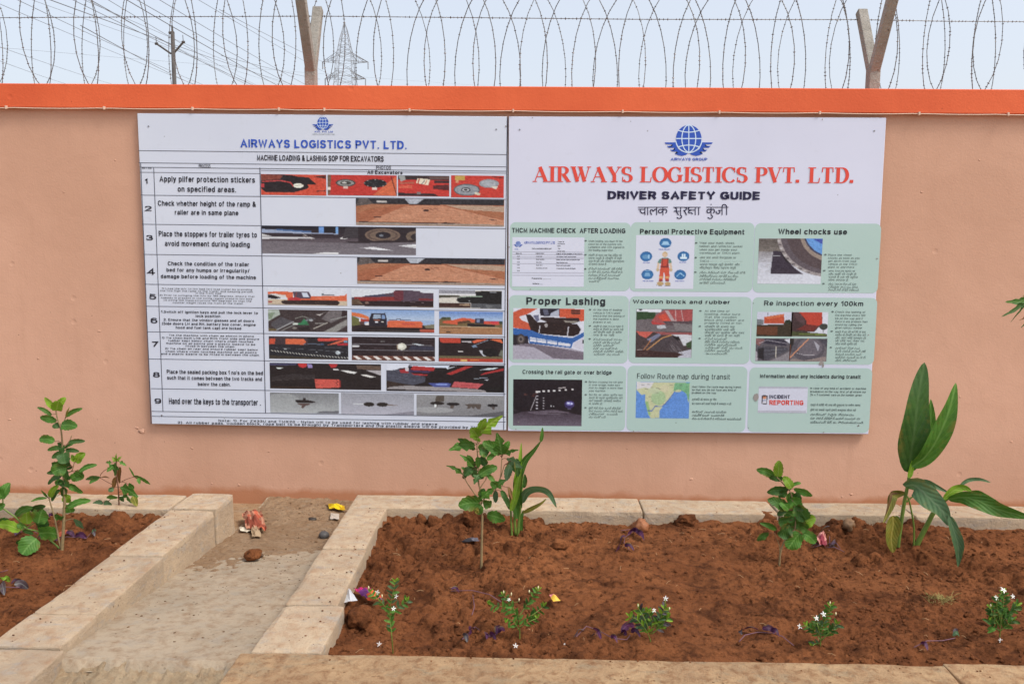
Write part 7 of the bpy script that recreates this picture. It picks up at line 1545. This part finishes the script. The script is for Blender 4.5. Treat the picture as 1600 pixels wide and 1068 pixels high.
cutting((930, 1005), [[z(90, 530), z(160, 468), z(240, 475), z(320, 525), z(380, 558), z(440, 545), z(465, 510)]], [(z(140, 490), z(70, 535), 8, 's'), (z(215, 490), z(262, 548), 9, 'p'), (z(330, 540), z(375, 570), 7, 'p'), (z(400, 505), z(495, 452), 11, 'p'), (z(470, 505), z(535, 530), 8, 'p'), (z(440, 530), z(400, 500), 8, 'p'), (z(240, 540), z(190, 530), 6, 's')], 'long arching purple cutting left of the bushy pale shrub')
cutting((1180, 1008), [[z(1220, 565), z(1260, 530), z(1350, 490), z(1450, 502), z(1520, 540), z(1600, 595)]], [(z(1355, 490), z(1235, 480), 9, 'p'), (z(1380, 490), z(1470, 500), 9, 'p'), (z(1440, 500), z(1500, 530), 7, 'p'), (z(1240, 530), z(1215, 500), 6, 's')], 'purple cutting with a long trailing stem left of the compact three flowered shrub')
z = Zm(1220, 880, 4.21)
cutting((1460, 1012), [[z(875, 568), z(960, 540), z(1060, 520), z(1145, 508)]], [(z(1135, 505), z(1165, 480), 7, 's'), (z(920, 560), z(965, 590), 7, 'p'), (z(1130, 510), z(1175, 500), 6, 'b')], 'thin reddish cutting with a grey green tip between the two right hand shrubs')
z = Zm(1180, 715, 6.28)
cutting((1302, 858), [[z(690, 885), z(735, 835), z(720, 792)], [z(770, 800), z(800, 860), z(832, 930)], [z(690, 905), z(780, 915), z(875, 938)], [z(560, 905), z(640, 900)]], [(z(725, 790), z(638, 738), 6, 's'), (z(740, 812), z(852, 825), 5, 'p'), (z(625, 888), z(528, 908), 6, 's'), (z(780, 915), z(720, 905), 5, 's'), (z(740, 860), z(690, 890), 5, 's')], 'silvery purple cutting lying behind the crumpled pink flower')
cutting((60, 848), [[z4(200, 820), z4(370, 740), z4(480, 780)], [z4(500, 860), z4(700, 890), z4(860, 825), z4(1110, 855), z4(1180, 800)]], [(z4(370, 745), z4(280, 760), 9, 's'), (z4(280, 760), z4(195, 822), 9, 'p'), (z4(500, 860), z4(600, 870), 8, 'p'), (z4(620, 870), z4(740, 885), 8, 'p'), (z4(850, 825), z4(960, 820), 7, 'p'), (z4(970, 850), z4(1120, 860), 9, 'p'), (z4(1180, 800), z4(1220, 830), 6, 's'), (z4(640, 600), z4(690, 560), 8, 'p'), (z4(1240, 790), z4(1180, 810), 5, 'b')], 'purple leaved cutting half hidden under the two green plants at the left')
z = Zm(0, 740, 4.854)
cutting((14, 930), [[z(-40, 905), z(40, 890), z(110, 875), z(150, 880)], [z(0, 770), z(60, 762)]], [(z(15, 860), z(35, 945), 11, 's'), (z(110, 880), z(215, 890), 12, 's'), (z(90, 868), z(170, 850), 9, 'p'), (z(30, 850), z(75, 835), 8, 'y'), (z(30, 850), z(20, 820), 7, 'y'), (z(-10, 880), z(-60, 930), 10, 's')], 'silvery purple cutting with small green tip at the bottom of the left planter')

# ------------------------------------------------------------------ litter, stones and clods
def crumple(name, pts, m, label, cat, amp=.006, seed=0, lift=.006, ground='soil', hump=.012, res=9, mats2=None):
    """crumpled sheet whose outline corners (4 pixels) lie on the ground"""
    def g0(q):
        if ground == 'soil': return on_soil(*q)
        p = atz(q[0], q[1], .02)
        for _ in range(4): p = atz(q[0], q[1], float(path_z(np.array(p.x), np.array(p.y)))+.008)
        return p
    c = [g0(q) for q in pts]; V, F_ = [], []
    for j in range(res):
        for i in range(res):
            u, v = i/(res-1), j/(res-1)
            e = 1+.12*mnoise.noise(Vector((u*3+seed, v*3, 9)))
            uu, vv = .5+(u-.5)*e, .5+(v-.5)*e
            p = (c[0]*(1-uu)+c[1]*uu)*(1-vv)+(c[3]*(1-uu)+c[2]*uu)*vv
            h = hump*math.sin(math.pi*u)*math.sin(math.pi*v)+amp*(1+mnoise.noise(Vector((u*5+seed, v*5, seed*1.3)))*1.6+.7*mnoise.noise(Vector((u*11, v*11+seed, 0))))
            V.append(p+Vector((0, 0, lift+h)))
    for j in range(res-1):
        for i in range(res-1): a = j*res+i; F_.append((a, a+1, a+res+1, a+res))
    o = mesh_obj(name, V, F_, m if isinstance(m, list) else [m]); 
    if isinstance(m, list):
        for q in o.data.polygons:
            q.material_index = int((vnoise(np.array(q.center.x*38+seed), np.array(q.center.y*30), seed)+1)/2*len(m)) % len(m)
    put(o, label, cat); return o
fl = lambda n, r, g_, b, **k: flat(n, PG(r, g_, b, .9), k.pop('rough', .5), **k)
crumple('rag', [(377, 806), (408, 803), (417, 832), (386, 833)], [fl('orange_rag', 190, 100, 74), fl('pale_rag', 180, 128, 104), fl('rag_red', 140, 70, 52)], 'crumpled orange rag on the path beside the left kerb corner', 'rag', .016, 3, ground='path', hump=.03, res=12)
crumple('rag', [(391, 824), (404, 822), (408, 842), (394, 842)], fl('tan_cloth', 170, 148, 120), 'limp tan scrap of cloth hanging out below the orange rag', 'rag', .008, 4, ground='path')
crumple('paper_scrap', [(374, 827), (390, 827), (392, 833), (376, 833)], fl('white_scrap', 214, 206, 188), 'small torn off-white paper scrap left of the tan cloth', 'paper scrap', .005, 5, ground='path', res=6, hump=.004)
crumple('food_wrapper', [(513, 789), (538, 793), (540, 800), (514, 797)], [fl('yellow_foil', 226, 196, 30, rough=.3), fl('yellow_foil_dark', 190, 150, 20, rough=.3)], 'shiny yellow sweet wrapper lying on the path near the wall', 'wrapper', .006, 6, ground='path', hump=.016, res=7)
crumple('paper_scrap', [(517, 803), (530, 805), (530, 813), (516, 813)], fl('grey_paper', 186, 176, 164), 'pale grey scrap of paper just below the yellow wrapper', 'paper scrap', .003, 7, ground='path', res=5, hump=.003)
crumple('food_wrapper', [(551, 932), (590, 938), (598, 955), (575, 950)], [fl('magenta_foil', 176, 30, 96, rough=.3), fl('purple_foil', 112, 44, 120, rough=.3), fl('orange_foil', 214, 92, 50, rough=.3)], 'magenta and orange wrapper tucked behind the big clod in the front left corner', 'wrapper', .008, 8, hump=.014, lift=.03)
crumple('plastic_scrap', [(537, 926), (548, 934), (559, 949), (536, 954)], fl('white_plastic', 190, 192, 196, rough=.3), 'white plastic scrap leaning on the kerb behind the big clod', 'plastic scrap', .004, 9, hump=.02, lift=.025)
crumple('food_wrapper', [(858, 943), (866, 942), (876, 952), (864, 953)], [fl('yellow_scrap', 222, 180, 60), fl('pink_scrap', 216, 130, 130), fl('violet_scrap', 130, 80, 130)], 'small yellow and pink wrapper on the right tip of the wide low shrub', 'wrapper', .004, 10, lift=.03, res=6)
crumple('food_wrapper', [(718, 842), (746, 840), (749, 849), (722, 851)], [fl('black_foil', 44, 42, 48, rough=.3), fl('silver_foil', 96, 94, 104, rough=.35), fl('black_foil_b', 60, 56, 60, rough=.3)], 'dark crumpled foil wrapper left of the stem of the central lobed plant', 'wrapper', .006, 11, res=8)
crumple('fallen_flower', [(1274, 842), (1289, 838), (1292, 857), (1280, 858)], [fl('pink_petal', 190, 104, 108), fl('rose_petal', 140, 56, 70), fl('pale_petal', 206, 140, 130)], 'crumpled pink fallen flower touching the small leaning plant', 'flower', .012, 12, hump=.02, lift=.01, res=9)
crumple('paper_scrap', [z4(740, 790), z4(905, 755), z4(915, 775), z4(760, 820)], fl('salmon_paper', 186, 96, 70), 'narrow salmon coloured scrap behind the stem of the tallest left plant', 'paper scrap', .003, 13, res=6, lift=.01)
def rock(name, x0, y0, x1, y1, m, label, cat, seed, ground='soil', squash=(1, .9, .8), sub=3, amp=.35, sink=.25):
    cx = (x0+x1)/2
    if ground == 'soil': c = on_soil(cx, y1-(y1-y0)*.2)
    else:
        c = atz(cx, y1-2, .03)
        for _ in range(4): c = atz(cx, y1-2, float(path_z(np.array(c.x), np.array(c.y)))+.004)
    w = (x1-x0)/pxm(c.y)/2; h = (y1-y0)/pxm(c.y)/2
    vs, fs = rock_mesh(1, seed, (1, squash[1], 1), sub, amp)
    c = c+Vector((0, w*.3, h*(1-sink)))
    o = mesh_obj(name, [(c.x+v[0]*w, c.y+v[1]*w, c.z+v[2]*h) for v in vs], fs, m, smooth=True); put(o, label, cat)
GC = 'clods of red earth on the right planter soil'
CL = 'earth clod'
rock('earth_clod', 541, 943, 588, 982, SOIL, 'biggest rounded earth clod, in the front left corner of the right planter', CL, 3.3, amp=.3, sub=4)
rock('earth_clod', 719, 797, 744, 823, SOIL, 'clod of red earth against the back kerb, behind the central lobed plant', CL, 5.1, amp=.5, sub=4, sink=.4)
rock('earth_clod', 668, 805, 691, 824, SOIL, 'clod of red earth midway between the kerb corner and the central lobed plant', CL, 6.2, amp=.5, sink=.5)
rock('earth_clod', 647, 802, 665, 820, SOIL, 'small upright clod nearest the planter back left corner', CL, 8.7, amp=.5, sink=.5)
rock('earth_clod', 863, 842, 890, 859, SOIL, 'low dark clod right of the strap leaved plant', CL, 9.4)
rock('earth_clod', 1185, 795, 1213, 814, SOIL, 'red earth clod by the back kerb, behind the small leaning plant', CL, 2.4, sink=.75)
rock('earth_clod', 1055, 802, 1090, 822, SOIL, 'flat wide clod near the back kerb, right of the pale orange stone', CL, 4.9, amp=.55, sink=.7, sub=4)
rock('stone', 990, 808, 1011, 831, fl('orange_stone', 150, 96, 62, var=.2, sc=60, bmp=.5), 'pale orange stone under the dark crack of the back kerb', 'stone', 7.7, amp=.6, sink=.45)
rock('stone', 1317, 812, 1337, 832, fl('tan_stone', 134, 104, 76, var=.2, sc=60, bmp=.5), 'dull tan stone near the back kerb, right of the small leaning plant', 'stone', 3.9, sink=.6, amp=.5)
rock('earth_clod', 381, 858, 407, 877, SOIL, 'brown clod of earth lying alone on the concrete path', CL, 1.3, 'path', amp=.45, sink=.1)
rock('stone', 496, 830, 514, 844, fl('slate', 84, 82, 82, var=.2, sc=60), 'flat dark grey stone on the path touching the right kerb', 'stone', 2.2, 'path', (1, 1, .5), 2, .3, .1)
rock('stone', 405, 866, 412, 872, fl('dark_pebble', 90, 70, 52), 'small dark pebble right of the brown clod on the path', 'stone', 2.9, 'path', sub=2, sink=.1)
rock('stone', 481, 810, 495, 815, fl('black_bit', 60, 54, 50), 'thin blackish chip lying on the dirt near the middle of the path', 'stone', 6.9, 'path', sub=2, sink=.1)
b = MB(); r = random.Random(4); c0 = on_soil(1468, 938)
for k in range(70):
    a = c0+Vector((r.gauss(0, .022), r.gauss(0, .02), 0)); a.z = soil_z(a.x, a.y); th = r.uniform(0, 6.28); L = r.uniform(.015, .045)
    t = a+Vector((math.cos(th)*L*.8, math.sin(th)*L*.8, L*r.uniform(.2, .7))); b.tube([a, a.lerp(t, .5)+Vector((0, 0, L*.12)), t], [.0008, .0008, .0003], 3, False)
put(b.build('grass_tuft', flat('dry_grass', g(150, 140, 84), .7)), 'small tuft of pale dry grass on the soil between the two right hand shrubs', 'grass tuft', kind='stuff')
b = MB(); r = random.Random(14)
for k in range(150):
    x, y = (r.uniform(-.58, 2.4), r.uniform(-2.08, -.85)) if k % 5 else (r.uniform(-2.9, -1.68), r.uniform(-2.0, -.9))
    z0 = soil_z(x, y)+.004; th = r.uniform(0, 6.28); L = r.uniform(.006, .032); q = Vector((x, y, z0)); t = q+Vector((math.cos(th)*L, math.sin(th)*L, r.uniform(.0, .008)))
    b.tube([q, q.lerp(t, .5)+Vector((0, r.uniform(-.3, .3)*L*.3, .003)), t], .0008, 3, False)
b.build('soil_litter', flat('straw', g(176, 142, 104), .8), kind='stuff', label='fine straw and root fibres scattered over the soil')
